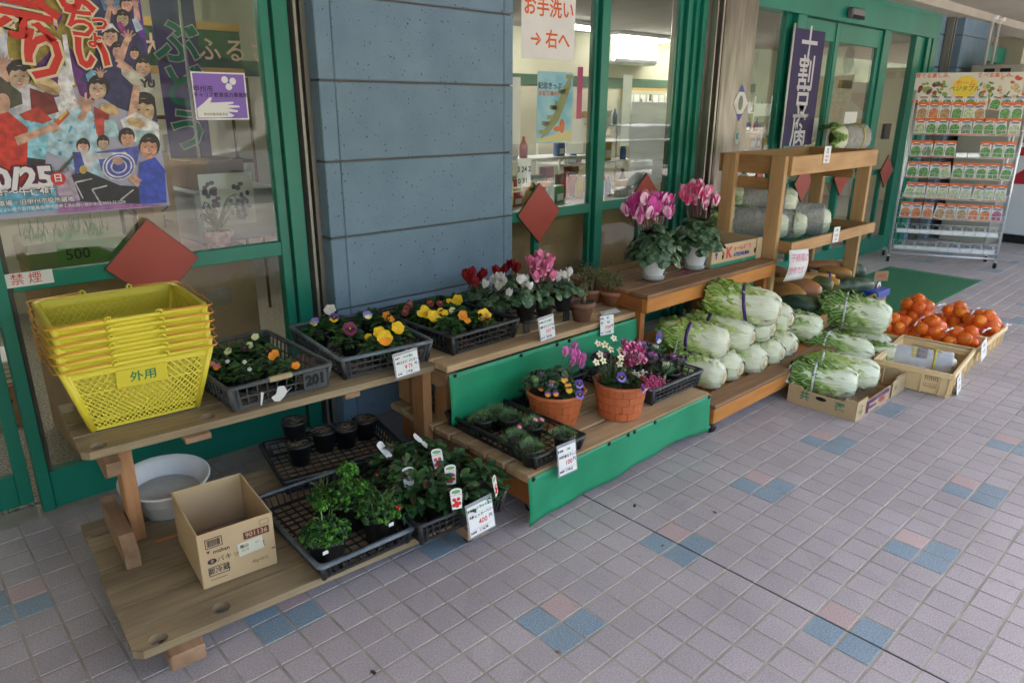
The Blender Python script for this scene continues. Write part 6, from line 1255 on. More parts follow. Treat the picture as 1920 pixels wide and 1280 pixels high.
# ================================================================ chinese cabbages
def cab_mat(name, rib, pale, deep, gstart=.14):
    m = D.materials.new(name); m.use_nodes = True; nt = m.node_tree; N = nt.nodes; L = nt.links; b = N['Principled BSDF']; b.inputs['Roughness'].default_value = .42; b.inputs['Specular IOR Level'].default_value = .35
    b.inputs['Subsurface Weight'].default_value = .12; b.inputs['Subsurface Radius'].default_value = (.02, .03, .01); b.inputs['Subsurface Scale'].default_value = .3
    uv = N.new('ShaderNodeUVMap'); sp = N.new('ShaderNodeSeparateXYZ'); L.new(uv.outputs[0], sp.inputs[0])
    def M(op, a, b_=None, c=None, cl=False):
        n = N.new('ShaderNodeMath'); n.operation = op; n.use_clamp = cl
        for i, v in enumerate((a, b_, c)):
            if v is None: continue
            if isinstance(v, (int, float)): n.inputs[i].default_value = v
            else: L.new(v, n.inputs[i])
        return n.outputs[0]
    u = M('ABSOLUTE', M('MULTIPLY_ADD', sp.outputs[0], 2, -1)); v = sp.outputs[1]
    oi = N.new('ShaderNodeObjectInfo'); cx = N.new('ShaderNodeCombineXYZ'); L.new(sp.outputs[0], cx.inputs[0]); L.new(sp.outputs[1], cx.inputs[1]); L.new(M('MULTIPLY', oi.outputs['Random'], 50), cx.inputs[2])
    no = N.new('ShaderNodeTexNoise'); no.inputs['Scale'].default_value = 5; no.inputs['Detail'].default_value = 5; L.new(cx.outputs[0], no.inputs[0])
    ns = M('MULTIPLY_ADD', no.outputs[0], .5, -.25)
    # half width of the white rib shrinks towards the tip
    w = M('MULTIPLY_ADD', v, -.88, .67)
    g1 = M('MULTIPLY', M('SUBTRACT', M('ADD', u, ns), w), 3.2, cl=True)
    g2 = M('MULTIPLY', M('SUBTRACT', M('ADD', v, ns), gstart), 1.7, cl=True)
    g = M('MULTIPLY', g1, M('MULTIPLY_ADD', g2, .96, .04), cl=True); g = M('MAXIMUM', g, M('MULTIPLY', M('SUBTRACT', M('ADD', v, ns), .80), 4, cl=True))
    vn = M('POWER', M('ABSOLUTE', M('SINE', M('ADD', M('SUBTRACT', M('MULTIPLY', v, 26), M('MULTIPLY', u, 17)), M('MULTIPLY', ns, 7)))), 12)
    vk = M('MULTIPLY', vn, .75)
    r = N.new('ShaderNodeValToRGB'); e = r.color_ramp.elements; e[0].position = 0; e[0].color = (*rib, 1); e[1].position = 1; e[1].color = (*deep, 1); e2 = r.color_ramp.elements.new(.42); e2.color = (*pale, 1); L.new(g, r.inputs[0])
    mx = N.new('ShaderNodeMix'); mx.data_type = 'RGBA'; L.new(M('MULTIPLY', vk, g), mx.inputs[0]); L.new(r.outputs[0], mx.inputs[6]); mx.inputs[7].default_value = (*[.6*p+.4*q for p, q in zip(rib, pale)], 1)
    L.new(mx.outputs[2], b.inputs['Base Color'])
    bu = N.new('ShaderNodeBump'); bu.inputs['Strength'].default_value = .55; bu.inputs['Distance'].default_value = .006; n2 = N.new('ShaderNodeTexNoise'); n2.inputs['Scale'].default_value = 17; n2.inputs['Detail'].default_value = 3; L.new(cx.outputs[0], n2.inputs[0])
    L.new(M('ADD', M('MULTIPLY', M('SUBTRACT', n2.outputs[0], M('MULTIPLY', vn, .5)), g), M('MULTIPLY', M('POWER', M('ABSOLUTE', M('SINE', M('ADD', M('MULTIPLY', u, 16), M('MULTIPLY', ns, 3)))), 3), .35)), bu.inputs['Height']); L.new(bu.outputs[0], b.inputs['Normal']); return m
M_cabA = cab_mat('pale cabbage leaf', (.82, .84, .64), (.60, .70, .26), (.27, .45, .06)); M_cabB = cab_mat('green cabbage leaf', (.78, .82, .62), (.42, .58, .18), (.10, .24, .03), .10)
M_cutb = mat('browned cut ring', (.30, .19, .08), .8, col2=(.52, .42, .24), scale=60); M_cutt = mat('tan cut ring', (.52, .42, .24), .8, col2=(.66, .58, .40), scale=60)
M_butt = mat('cut cabbage base', (.70, .66, .48), .7, col2=(.44, .30, .14), scale=55, contrast=(.50, .68), bump=.4, bscale=120)
def leafsheet(L_, r, phi, span, lift, seed, flare=.0, y0=0, ln=1.0, nv=20, nu=14):
    """one wrapped leaf round the +Y axis, centre angle phi"""
    b = MB(); b.uv = []
    for k in range(nv+1):
        v = k/nv; y = y0+L_*ln*v; t = y/L_
        pr = (.55+.45*min(1, t/.16)**.6) if t < .16 else (1+.06*math.sin((t-.16)*3.4) if t < .72 else max(.12, (1.045-((t-.72)/.36)**2*.62)))
        for j in range(nu+1):
            u = -1+2*j/nu; sp_ = span*(.62+.38*math.sin(min(1, v*1.5)*math.pi/2))*(1 if v < .9 else 1-.45*(v-.9)/.1)
            a = phi+u*sp_; cr = (.012*math.sin(v*31+u*9+seed)+.010*math.sin(u*19-v*23+seed*2)+.007*math.sin(v*57+u*31+seed))*min(1, max(0, (abs(u)*1.3+v*.9-.75)))
            rib = .045*max(0, 1-abs(u)/(.40*(1.15-v)+.02))*max(0, 1-v)+.014*abs(math.sin(u*8+seed))*max(0, 1-v)
            q = r*(pr+lift+rib)+cr*r/.09*1.0+flare*r*max(0, v-.7)*(.6+.8*abs(u))+.02*r*abs(u)**3*(1+3*v)
            b.v.append((q*math.cos(a), y+cr*.6, q*math.sin(a))); b.uv.append((j/nu, v))
    for k in range(nv):
        for j in range(nu): o = k*(nu+1)+j; b.f.append((o, o+nu+1, o+nu+2, o+1)); b.m.append(0); b.s.append(True)
    return b
CABM = {}
def cabbage_parts(kind, seed):
    key = (kind, seed)
    if key in CABM: return CABM[key]
    rr = random.Random(seed*13+5); L_, r = 1.0, .275; out = []
    m = M_cabA if kind == 'a' else M_cabB
    core = MB(); core.uv = []
    for k in range(13):
        v = k/12; pr = .5+.42*min(1, v/.14)**.6 if v < .14 else (.93 if v < .7 else .93-.75*((v-.7)/.3)**2)
        for j in range(16): a = 2*math.pi*j/16; core.v.append((r*pr*math.cos(a), v, r*pr*math.sin(a))); core.uv.append((.15 if j % 8 < 4 else .9, .2+v*.8))
    for k in range(12):
        for j in range(16): core.f.append((k*16+j, (k+1)*16+j, (k+1)*16+(j+1) % 16, k*16+(j+1) % 16)); core.m.append(0); core.s.append(True)
    out.append(('heart', core.mesh('heart', [m])))
    a0 = rr.uniform(0, 6.28)
    for i in range(7):
        ln = rr.uniform(.93, 1.08) if i < 5 else rr.uniform(.74, .9)
        out.append(('leaf', leafsheet(L_, r, a0+i*2.35, rr.uniform(.9, 1.2), .012+.014*i, rr.uniform(0, 9), flare=(.16 if kind == 'a' else .42)*(rr.random()), ln=ln).mesh('leaf', [m])))
    bt_ = MB(); bt_.lathe([(0, -.022), (.045, -.024), (.050, -.016), (.078, -.013), (.088, -.008), (.125, -.006), (.150, .012), (.10, .05)], 22, M=Rm(-90, 'X'), wob=lambda w, z: .10*math.sin(5*w+seed)+.05*math.sin(9*w), mis=[0, 1, 2, 1, 0, 0, 0]); out.append(('cut_base', bt_.mesh('cut_base', [M_butt, M_cutb, M_cutt])))
    CABM[key] = out; return out
M_tape = mat('purple cabbage tape', (.055, .02, .16), .35, col2=(.075, .03, .20), scale=20); M_wtape = flat('white plastic strap', (.72, .74, .76), .3)
def ringband(at, rad_, w, m, parent, name='band', rx=1, tilt=0):
    b = MB(); n = 36
    for i in range(n):
        a = 2*math.pi*i/n; q = rad_
        for dy in (-w/2, w/2): b.v.append((q*rx*math.cos(a), at+dy+tilt*math.sin(a), q*math.sin(a)))
    for i in range(n): o = 2*i; p = 2*((i+1) % n); b.f.append((o, o+1, p+1, p)); b.m.append(0); b.s.append(True)
    o = b.build(name, m, parent); md = o.modifiers.new('thickness', 'SOLIDIFY'); md.thickness = .002; return o
def cabbage(lab, butt, tipdir, L_, r, kind='a', seed=1, band=None, group='chinese cabbages', roll=0, cat='cabbage'):
    """butt = world point of the cut base; tipdir = direction of the leafy end"""
    y = Vector(tipdir).normalized(); x = y.cross(Vector((0, 0, 1))).normalized(); M = frame(butt, x, y) @ Rm(roll, 'Y')
    t = thing('chinese_cabbage', lab, cat, group=group, M=M); s_ = r/.30
    for n_, me in cabbage_parts(kind, seed): ob(n_, me, t, Sc(s_, L_, s_))
    if band: 
        at, m, tl = band; ringband(at*L_, r*1.115, .017 if m is M_tape else .011, m, t, 'band', tilt=tl)
    return t
PB = 'chinese cabbages piled on the orange stand'
def cb(lab, px, py, z, dx, dy, dz, L_, r, kind, seed, band=None, roll=0, g=PB): return cabbage(lab, P(px, py, 'z', z), (dx, dy, dz), L_, r, kind, seed, band, g, roll)
cb('bottom row cabbage nearest the grey kale tray, purple band half hidden', 1357, 707, .205, -.12, 1, .03, .30, .076, 'a', 1, (.62, M_tape, 0))
cb('bottom row cabbage with a brown cored cut base, second from the left', 1389, 692, .205, -.05, 1, 0, .30, .076, 'a', 2, None, 60)
cb('bottom row cabbage with golden brown cut base in the middle', 1433, 680, .205, .0, 1, 0, .30, .076, 'a', 3, None, 120)
cb('bottom row cabbage second from the right of the pile', 1467, 664, .203, .0, 1, 0, .30, .073, 'a', 1, None, 200)
cb('bottom row cabbage at the right end of the pile with pale cut base', 1490, 651, .203, .08, 1, 0, .30, .073, 'a', 2, None, 260)
cb('second row cabbage at the left, full side view with a wide purple band', 1366, 645, .335, -.36, 1, .03, .36, .083, 'a', 3, (.52, M_tape, .01), 300)
cb('second row cabbage with a purple band and torn leaf by its cut base', 1411, 633, .335, -.20, 1, .03, .36, .082, 'a', 1, (.62, M_tape, .01), 40)
cb('second row cabbage behind the banded pair', 1449, 618, .340, -.10, 1, .02, .36, .082, 'a', 2, (.68, M_tape, 0), 150)
cb('second row cabbage tucked under the big top one', 1483, 600, .335, .02, 1, 0, .33, .078, 'a', 3, None, 220)
cb('big cabbage on top of the pile with a slanting purple band', 1461, 584, .47, -.32, 1, .10, .40, .092, 'a', 2, (.42, M_tape, .03), 20)
cb('darker green cabbage lying apart at the right end of the orange stand', 1540, 618, .215, -.25, 1, .02, .32, .085, 'b', 1, None, 330)
# ---- paper wrapped cabbages on the rack
M_news = mat('crumpled newspaper', (.54, .52, .48), .85, col2=(.72, .70, .65), scale=6, bump=.9, bscale=22, stretch=(3, 1, 1))
def add_print(m):
    nt = m.node_tree; N = nt.nodes; L = nt.links; b = N['Principled BSDF']; src = b.inputs['Base Color'].links[0].from_socket; tc = [x for x in N if x.type == 'TEX_COORD'][0]
    mp = N.new('ShaderNodeMapping'); mp.inputs[3].default_value = (22, 75, 22); L.new(tc.outputs['Object'], mp.inputs[0]); no = N.new('ShaderNodeTexNoise'); no.inputs['Scale'].default_value = 2; no.inputs['Detail'].default_value = 2; L.new(mp.outputs[0], no.inputs[0])
    mx = N.new('ShaderNodeMix'); mx.data_type = 'RGBA'; r = N.new('ShaderNodeMath'); r.operation = 'MULTIPLY'; r.inputs[1].default_value = .75; L.new(no.outputs[0], r.inputs[0]); L.new(r.outputs[0], mx.inputs[0]); L.new(src, mx.inputs[6]); mx.inputs[7].default_value = (.06, .06, .06, 1); L.new(mx.outputs[2], b.inputs['Base Color'])
add_print(M_news); M_ytape = flat('yellow plastic tape', (.62, .50, .03), .4)
def wrapped(lab, butt, tipdir, L_, r, seed=1, tape=None, m=None, group='paper wrapped cabbages on the wooden rack', greens=True, start=.10):
    y = Vector(tipdir).normalized(); x = y.cross(Vector((0, 0, 1))).normalized(); t = thing('wrapped_cabbage', lab, 'cabbage', group=group, M=frame(butt, x, y)); s_ = r/.30
    for n_, me in cabbage_parts('a', seed):
        ob(n_, me, t, Sc(s_*.96, L_*(.9 if n_ != 'heart' else 1.0), s_*.96))
    b = MB(); n = 30; rr = random.Random(seed)
    prof = [(start+.04, 1.20), (start+.06, 1.23), (.2, 1.21), (.27, 1.24), (.34, 1.20), (.4, 1.22), (.47, 1.19), (.54, 1.24), (.6, 1.22), (.68, 1.25), (.76, 1.21), (.84, 1.23), (.93, 1.16), (1.0, 1.0), (1.03, .75)]
    for (v, q) in prof:
        for i in range(n):
            a = 2*math.pi*i/n; w = 1+.022*math.sin(3*a+v*7+seed)+.020*math.sin(8*a-v*13+seed)+.016*math.sin(17*a+v*29)+rr.uniform(-.012, .012); b.v.append((r*q*w*math.cos(a), L_*(v+(.05*math.sin(a+seed) if v <= start+.02 else 0)), r*q*w*math.sin(a)))
    for k in range(len(prof)-1):
        for i in range(n): b.f.append((k*n+i, (k+1)*n+i, (k+1)*n+(i+1) % n, k*n+(i+1) % n)); b.m.append(0); b.s.append(i % 5 != 0)
    o = b.build('wrapping', m or M_news, t); md = o.modifiers.new('thickness', 'SOLIDIFY'); md.thickness = .0015
    if tape: ringband(L_*tape, r*1.265, .012, M_ytape, t, 'tape'); q = MB(); q.ell((0, L_*tape, r*1.28), (.016, .012, .006), 8, 5); q.bar((0, L_*tape, r*1.27), (.03, L_*tape+.02, r*1.29), .008, .002); q.bar((0, L_*tape, r*1.27), (-.02, L_*tape-.03, r*1.27), .008, .002); q.build('knot', M_ytape, t)
    if greens:
        for i in range(3): ob('top_leaf', leafsheet(.16, r*.95, 1.4+i*1.1, .8, .1, i*3, flare=.3).mesh('leaf', [M_cabB]), t, T(0, L_*.86, 0) @ Sc(1.12))
    return t
wrapped('paper wrapped cabbage with yellow tape lying alone on the top tray', P(1622, 258, 'z', 1.225), (-1.0, .35, 0), .34, .095, 1, .40, start=.12)
wrapped('paper wrapped cabbage on top of the two others, behind the front post', P(1494, 378, 'z', .865), (-.42, 1, 0), .37, .090, 2, start=.14)
wrapped('paper wrapped cabbage at the bottom left of the middle tray', P(1478, 425, 'z', .725), (-.40, 1, 0), .37, .088, 3, start=.14)
wrapped('paper wrapped cabbage second from the left in the middle tray', P(1512, 424, 'z', .725), (-.40, 1, 0), .35, .086, 4, start=.16)
wrapped('loosely wrapped cabbage with a yellow tape at the right of the middle tray', P(1556, 415, 'z', .735), (-.55, 1, 0), .34, .096, 5, .75, start=.10)
# ---- boxed cabbages
GB = 'white strapped cabbages in the boxes on the tiles'
cb('white strapped cabbage at the front left of the carton marked 共選', 1606, 722, .105, -.33, 1, .03, .34, .083, 'b', 2, (.60, M_wtape, .0), 30, GB)
cb('white strapped cabbage at the back right of the carton marked 共選', 1647, 705, .115, -.36, 1, .02, .36, .082, 'a', 3, (.78, M_wtape, .0), 250, GB)
cb('largest cabbage with broad dark leaves and a white strap on the pale crate', 1668, 600, .235, -.20, 1, .06, .42, .108, 'b', 3, (.62, M_wtape, .02), 80, GB)
cb('cabbage under the largest one in the pale crate, white strap', 1636, 668, .115, -.15, 1, .02, .38, .085, 'b', 1, (.66, M_wtape, .0), 140, GB)
cb('pale cabbage almost hidden at the right of the pale crate', 1668, 650, .09, .1, 1, 0, .30, .065, 'a', 1, None, 10, GB)
# ================================================================ squashes in the low tray
M_sqo = mat('orange squash skin', (.52, .24, .05), .45, col2=(.27, .13, .045), scale=7, bump=.12, bscale=60, contrast=(.35, .7)); M_sqr = mat('rusty squash skin', (.50, .19, .08), .45, col2=(.32, .16, .07), scale=7, bump=.12, bscale=60, contrast=(.35, .7)); M_sqg = mat('dark green squash skin', (.025, .055, .032), .4, col2=(.13, .17, .08), scale=11, bump=.12, bscale=60, contrast=(.46, .66)); M_sqm = mat('mottled green squash skin', (.07, .09, .03), .42, col2=(.22, .18, .05), scale=11, bump=.1, bscale=60, contrast=(.45, .7)); M_sqy = mat('amber squash skin', (.55, .26, .02), .4, col2=(.45, .15, .02), scale=9)
M_nav = mat('squash blossom end', (.32, .24, .07), .7, col2=(.45, .35, .12), scale=60)
def squash(lab, px, py, z, d, L_, r, m, rib=.020, curve=0, band=None, endm=None, nb_=9):
    r *= 1.0 if curve else 1.26; L_ *= 1.12; c = P(px, py, 'z', z)+Vector((0, -.03, .018)); y = Vector(d).normalized(); x = y.cross(Vector((0, 0, 1))).normalized(); t = thing('squash', lab, 'squash', group='squashes in the low tray', M=frame(c, x, y)); b = MB(); n, k_ = 20, 16
    for k in range(k_+1):
        v = k/k_; q = max(.02, math.sin(math.pi*(.035+.93*v))**.36)*(1-.16*v if not curve else 1-.05*math.sin(v*5)); cx_ = curve*math.sin(math.pi*v)
        for j in range(n): a = 2*math.pi*j/n; w = 1+rib*abs(math.cos(a*nb_/2)); b.v.append((r*q*w*math.cos(a)+cx_, L_*(v-.0), r*q*w*math.sin(a)))
    for k in range(k_):
        for j in range(n): b.f.append((k*n+j, (k+1)*n+j, (k+1)*n+(j+1) % n, k*n+(j+1) % n)); b.m.append(0); b.s.append(True)
    b.f.append(tuple(range(n))); b.m.append(0); b.s.append(True); b.f.append(tuple(k_*n+j for j in range(n-1, -1, -1))); b.m.append(0); b.s.append(True)
    b.build('flesh', m, t); e = MB().lathe([(0, -.004), (r*.30, -.002), (r*.40, .004)], 14, M=Rm(-90, 'X')).build('blossom_end', endm or M_nav, t)
    if band: ringband(L_*band, r*1.02, .014, M_tape, t, 'band', rx=1).location.x = curve*math.sin(math.pi*band)
    return t
squash('brownish orange squash at the left, just right of the top cabbage', 1500, 566, .25, (-.12, 1, .12), .24, .070, M_sqo)
squash('rusty squash lying in the middle of the heap', 1530, 553, .28, (-.22, 1, .06), .25, .064, M_sqr)
squash('dark green squash at the front with a yellow blossom end', 1536, 580, .225, (-.45, 1, 0), .26, .064, M_sqg, endm=mat('yellow blossom end', (.55, .42, .12), .7, col2=(.3, .3, .1), scale=60))
squash('mottled green and amber squash behind the dark green one', 1572, 554, .235, (-.35, 1, .02), .26, .058, M_sqm)
squash('small olive squash in the centre of the heap', 1552, 540, .29, (-.15, 1, .05), .17, .050, M_sqm)
squash('dark green squash under the plastic bag at the right of the tray', 1626, 538, .25, (-1, .62, 0), .30, .055, M_sqg)
squash('long curved orange squash across the heap with a purple band', 1556, 522, .33, (-.75, .8, .0), .36, .038, M_sqo, curve=-.05, band=.12)
squash('amber squash peeping out from under the curved one', 1565, 534, .30, (-.35, 1, 0), .22, .036, M_sqy)
squash('dusky pink squash at the back of the heap', 1582, 503, .335, (-.65, .9, 0), .26, .038, M_sqr)
squash('brown orange squash behind the curved one', 1588, 518, .30, (-.4, 1, .05), .20, .042, M_sqo)
squash('big dull green squash at the back right of the heap', 1613, 513, .27, (-.7, 1, 0), .26, .062, M_sqg)
squash('dull orange squash in the shadow at the left back of the heap', 1480, 525, .31, (-.3, 1, 0), .25, .05, M_sqr)
squash('brown squash half hidden beneath the handwritten sheet', 1490, 540, .30, (-.5, 1, 0), .22, .042, M_sqo)
squash('squash at the far back left against the rack board', 1470, 520, .28, (.1, 1, 0), .22, .05, M_sqr)
v = P(1630, 530, 'z', .27); t = thing('plastic_bag', 'glossy plastic bag with an orange picture label among the squashes', 'bag', (v.x, v.y, .25)); b = MB(); b.ell((0, 0, 0), (.09, .06, .045), 18, 10, f=lambda p: 1+.10*math.sin(p.x*9+p.z*5)+.08*math.sin(p.y*13)); b.build('film', flat('clear film', (.5, .55, .5), .12, alpha=.35), t)
MB().prism([(.035*math.cos(w*math.pi/8), .030*math.sin(w*math.pi/8)) for w in range(16)], 0, .001, M=wallM(-.0, -.068, .01) @ Rm(-15, 'Z')).build('label', M_white, t); MB().prism([(.02*math.cos(w*math.pi/8), .014*math.sin(w*math.pi/8)-.005) for w in range(16)], .0012, .0015, M=wallM(-.0, -.068, .01)).build('orange_picture', flat('label orange', (.7, .2, .05), .5), t)
v = P(1640, 540, 'z', .25); t = thing('blue_basin', 'flat blue plastic tray at the right end of the low wooden tray', 'basin', (v.x-.02, v.y+.02, .20)); MB().cbox((-.12, -.10, 0), (.10, .14, .052), .006).build('body', flat('blue plastic', (.02, .07, .40), .4), t)
v = P(1652, 520, 'z', .28); t = thing('price_board', 'small brown cardboard price board standing in the blue basin', 'price board', (v.x, v.y, .253), rad(-35)); MB().cbox((-.055, -.002, 0), (.055, .002, .075), .001).build('board', M_card if 'M_card' in globals() else M_wP, t); txt('200円', .028, M_redink, t, wallM(0, -.0035, .038), bold=.0004)
# ================================================================ persimmons in net bags
M_per = mat('persimmon skin', (.90, .20, .008), .18, col2=(.93, .30, .012), scale=4, spec=.6); M_cal = flat('brown calyx', (.10, .055, .025), .8)
pb = MB(); pb.ell((0, 0, 0), (1, 1, .84), 24, 14, f=lambda p: 1+.02*math.cos(4*math.atan2(p.y, p.x))*(1-abs(p.z))-.10*max(0, p.z-.8)*5); pbm = pb.mesh('fruit', [M_per])
cq = MB()
for i in range(4): petal(cq, T(0, 0, .70) @ Rm(90*i, 'Z') @ T(0, .02, 0), .42, .42, 0, .10)
cq.tube([(0, 0, .66), (0, 0, .84)], .06, 6); cqm = cq.mesh('calyx', [M_cal])
PR = .036
bags = [('leftmost and tallest', (5.10, -1.44, .19), 12, .10, .10), ('second from the left at the back', (5.27, -1.62, .16), 9, .09, .08), ('rightmost', (5.20, -1.80, .15), 11, .09, .08), ('left front', (4.74, -1.44, .14), 11, .10, .08), ('middle front', (4.78, -1.62, .145), 13, .10, .08), ('right front', (4.82, -1.80, .12), 9, .08, .06)]
PR = .040
def bagfn(nm, c, n, sr, sz, seed):
    rr = random.Random(seed); c = Vector(c); pts = [c+Vector((rr.uniform(-sr, sr), rr.uniform(-sr, sr), rr.uniform(-sz, sz)*.6)) for _ in range(n)]
    for it in range(220):
        for p in pts:
            p += (c-p)*.016
        for i in range(n):
            for j in range(i+1, n):
                d = pts[i]-pts[j]; l = d.length
                if l < 2*PR*.97: q = d.normalized()*(2*PR*.97-l)*.5 if l > 1e-6 else Vector((.01, 0, 0)); pts[i] += q; pts[j] -= q
        for p in pts: p.z = max(p.z, .056)
    for p in pts:
        o = thing('persimmon', 'ripe orange persimmon inside the %s net bag' % nm, 'persimmon', group='persimmons in the %s net bag' % nm)
        o.matrix_basis = T(*p) @ Euler((rr.uniform(-1.9, 1.9), rr.uniform(-1.9, 1.9), rr.uniform(0, 6))).to_matrix().to_4x4() @ Sc(PR*rr.uniform(.94, 1.05)); ob('fruit', pbm, o); ob('calyx', cqm, o)
    bm = bmesh.new()
    tie = c+Vector((rr.uniform(-.02, .02), -.10, sz*.9))
    for p in pts:
        for i in range(26): d = Vector((rr.gauss(0, 1), rr.gauss(0, 1), rr.gauss(0, 1))).normalized(); bm.verts.new(p+d*(PR+.003))
    g = bmesh.ops.convex_hull(bm, input=bm.verts[:]); bmesh.ops.delete(bm, geom=[v for v in bm.verts if not v.link_faces], context='VERTS')
    me = D.meshes.new('net'); bm.to_mesh(me); bm.free(); me.materials.append(M_net)
    for p_ in me.polygons: p_.use_smooth = True
    t = thing('net_bag', '%s red net bag of persimmons tied with white ribbon' % nm, 'net bag', tuple(c), group='net bags of persimmons'); o = ob('net', me, t, T(*(-c))); top = max(pts, key=lambda p: -p.y*1.0+p.z*.6)-c+Vector((0, -PR*1.1, PR*.3))
    q = MB(); q.tube([top, top+Vector((.0, -.02, .012))], [.02, .006], 8, caps=False); q.build('gathered_neck', M_net, t); a = rr.uniform(-.5, .5)
    q = MB()
    for s_ in (-1, 1): q.tube([top+Vector((0, -.02, .012)), top+Vector((s_*.045*math.cos(a), -.03, .02+s_*.03*math.sin(a))), top+Vector((s_*.085*math.cos(a), -.03, .012+s_*.05*math.sin(a)))], [.003, .0065, .005], 5)
    q.ell(top+Vector((0, -.02, .012)), (.007, .007, .007), 8, 5); q.build('ribbon', M_wtape, t)
M_net = D.materials.new('red netting'); M_net.use_nodes = True
def netmat():
    nt = M_net.node_tree; N = nt.nodes; L = nt.links; b = N['Principled BSDF']; b.inputs['Base Color'].default_value = (.85, .06, .015, 1); b.inputs['Roughness'].default_value = .4
    tc = N.new('ShaderNodeTexCoord'); s_ = []
    for rot in ((.6, .3, .78), (-.5, .9, -.7)):
        mp = N.new('ShaderNodeMapping'); mp.inputs[2].default_value = rot; L.new(tc.outputs['Object'], mp.inputs[0]); w = N.new('ShaderNodeTexWave'); w.inputs['Scale'].default_value = 75; w.inputs['Distortion'].default_value = .6; L.new(mp.outputs[0], w.inputs[0]); s_.append(w)
    m = N.new('ShaderNodeMath'); m.operation = 'MAXIMUM'; L.new(s_[0].outputs[1], m.inputs[0]); L.new(s_[1].outputs[1], m.inputs[1]); r = N.new('ShaderNodeMath'); r.operation = 'POWER'; r.inputs[1].default_value = 3.0; L.new(m.outputs[0], r.inputs[0]); k = N.new('ShaderNodeMath'); k.operation = 'MULTIPLY_ADD'; k.inputs[1].default_value = .40; k.inputs[2].default_value = .08; L.new(r.outputs[0], k.inputs[0]); L.new(k.outputs[0], b.inputs['Alpha'])
netmat()
for i, (nm, c, n, sr, sz) in enumerate(bags): bagfn(nm, c, n, sr, sz, 11+i*7)
# ================================================================ crates and cartons on the tiles
M_crate = mat('cream crate plastic', (.80, .58, .30), .45, col2=(.86, .65, .36), scale=5); M_crate2 = mat('pale crate plastic', (.72, .62, .52), .5, col2=(.64, .54, .44), scale=5)
def crate(lab, M, W_, L_, H, m, slots=True, taper=.018):
    """W_ x L_ harvest crate: ribbed rim, slotted wall panels, floor"""
    t = thing('harvest_crate', lab, 'crate', group='plastic harvest crates', M=M); w, l = W_/2, L_/2; b = MB(); th = .003
    def cor(z): k = taper*(1-z/H); return w-k-.012, l-k-.012
    f = MB(); x, y = cor(0); f.box((-x, -y, .006), (x, y, .010)); f.build('floor', m, t)
    def wall(n, half, off, rot):
        # slots in two panels of two tiers
        q = MB(); pan = [(-.72, -.34), (.34, .72)] if slots else []
        z0, z1 = .004, H-.012
        def pt(u, z): a, c = cor(z); a, c = (a, c) if n == 0 else (c, a); return (u*a, -c, z)
        us = [-1.0]
        for a, c in pan: us += [a+(c-a)*k/14 for k in range(15)]
        us += [1.0]; us = sorted(set(us)); tiers = [(.24, .50), (.58, .84)]; zs = [z0]
        for a, c in tiers: zs += [z0+(z1-z0)*a, z0+(z1-z0)*c]
        zs += [z1]
        for i in range(len(us)-1):
            for k in range(len(zs)-1):
                inp = any(a-1e-6 <= us[i] and us[i+1] <= c+1e-6 for a, c in pan); tier = k in (1, 3)
                if inp and tier:
                    kk = round((us[i]-[a for a, c in pan if a-1e-6 <= us[i] <= c][0])/((pan[0][1]-pan[0][0])/14))
                    if kk % 2 == 0: continue
                q.quad(pt(us[i], zs[k]), pt(us[i+1], zs[k]), pt(us[i+1], zs[k+1]), pt(us[i], zs[k+1]))
        o = q.build('side_wall', m, t); o.matrix_basis = rot; md = o.modifiers.new('thickness', 'SOLIDIFY'); md.thickness = .003; md.offset = 0
    wall(0, 0, 0, Matrix()); wall(0, 0, 0, Rm(180, 'Z')); wall(1, 0, 0, Rm(90, 'Z')); wall(1, 0, 0, Rm(-90, 'Z'))
    r = MB(); z0, z1 = H-.014, H; r.cbox((-w, -l, H-.004), (w, -l+.016, H), .0015); r.cbox((-w, l-.016, H-.004), (w, l, H), .0015); r.cbox((-w, -l+.0165, H-.004), (-w+.016, l-.0165, H), .0015); r.cbox((w-.016, -l+.0165, H-.004), (w, l-.0165, H), .0015)
    r.box((-w, -l, H-.026), (w, -l+.002, H-.0045)); r.box((-w, l-.002, H-.026), (w, l, H-.0045)); r.box((-w, -l+.0025, H-.026), (-w+.002, l-.0025, H-.0045)); r.box((w-.002, -l+.0025, H-.026), (w, l-.0025, H-.0045))
    r.build('rim', m, t); v = MB(); xx, yy = cor(H*.5)
    for s_ in (-1, 1):
        for u in (-1, -.78, -.28, .28, .78, 1): v.box((u*xx-.002, s_*(yy+.001), .004), (u*xx+.002, s_*(yy+.011), H-.027))
        for u in (-1, -.78, -.28, .28, .78, 1): v.box((s_*(xx+.001), u*yy-.002, .004), (s_*(xx+.011), u*yy+.002, H-.027))
    v.build('ribs', m, t, kind='stuff'); fo = MB(); x, y = cor(0)
    for sx in (-1, 1):
        for sy in (-1, 1): fo.cbox((sx*x, sy*y, 0), (sx*(x-.07), sy*(y-.05), .0055), .001)
    fo.build('feet', m, t, kind='stuff'); return t
cA = crate('cream harvest crate with one newspaper wrapped cabbage, nearest the camera', T(4.345, -1.755, .0) @ Rm(6.0, 'Z'), .60, .40, .14, M_crate)
q = MB().box((-.022, -.0008, -.008), (.022, 0, .008)).build('barcode_label', M_paper, cA); q.location = (-.14, -.196, .075)
cE = crate('pale crate under the largest cabbage beside the orange stand', T(4.335, -1.345, 0) @ Rm(1.5, 'Z'), .62, .40, .11, M_crate2)
cB = crate('cream crate under the front net bags of persimmons', T(4.80, -1.62, 0) @ Rm(0, 'Z'), .385, .60, .125, M_crate)
cC = crate('cream crate under the back net bags of persimmons', T(5.19, -1.63, 0) @ Rm(1, 'Z'), .385, .56, .125, M_crate)
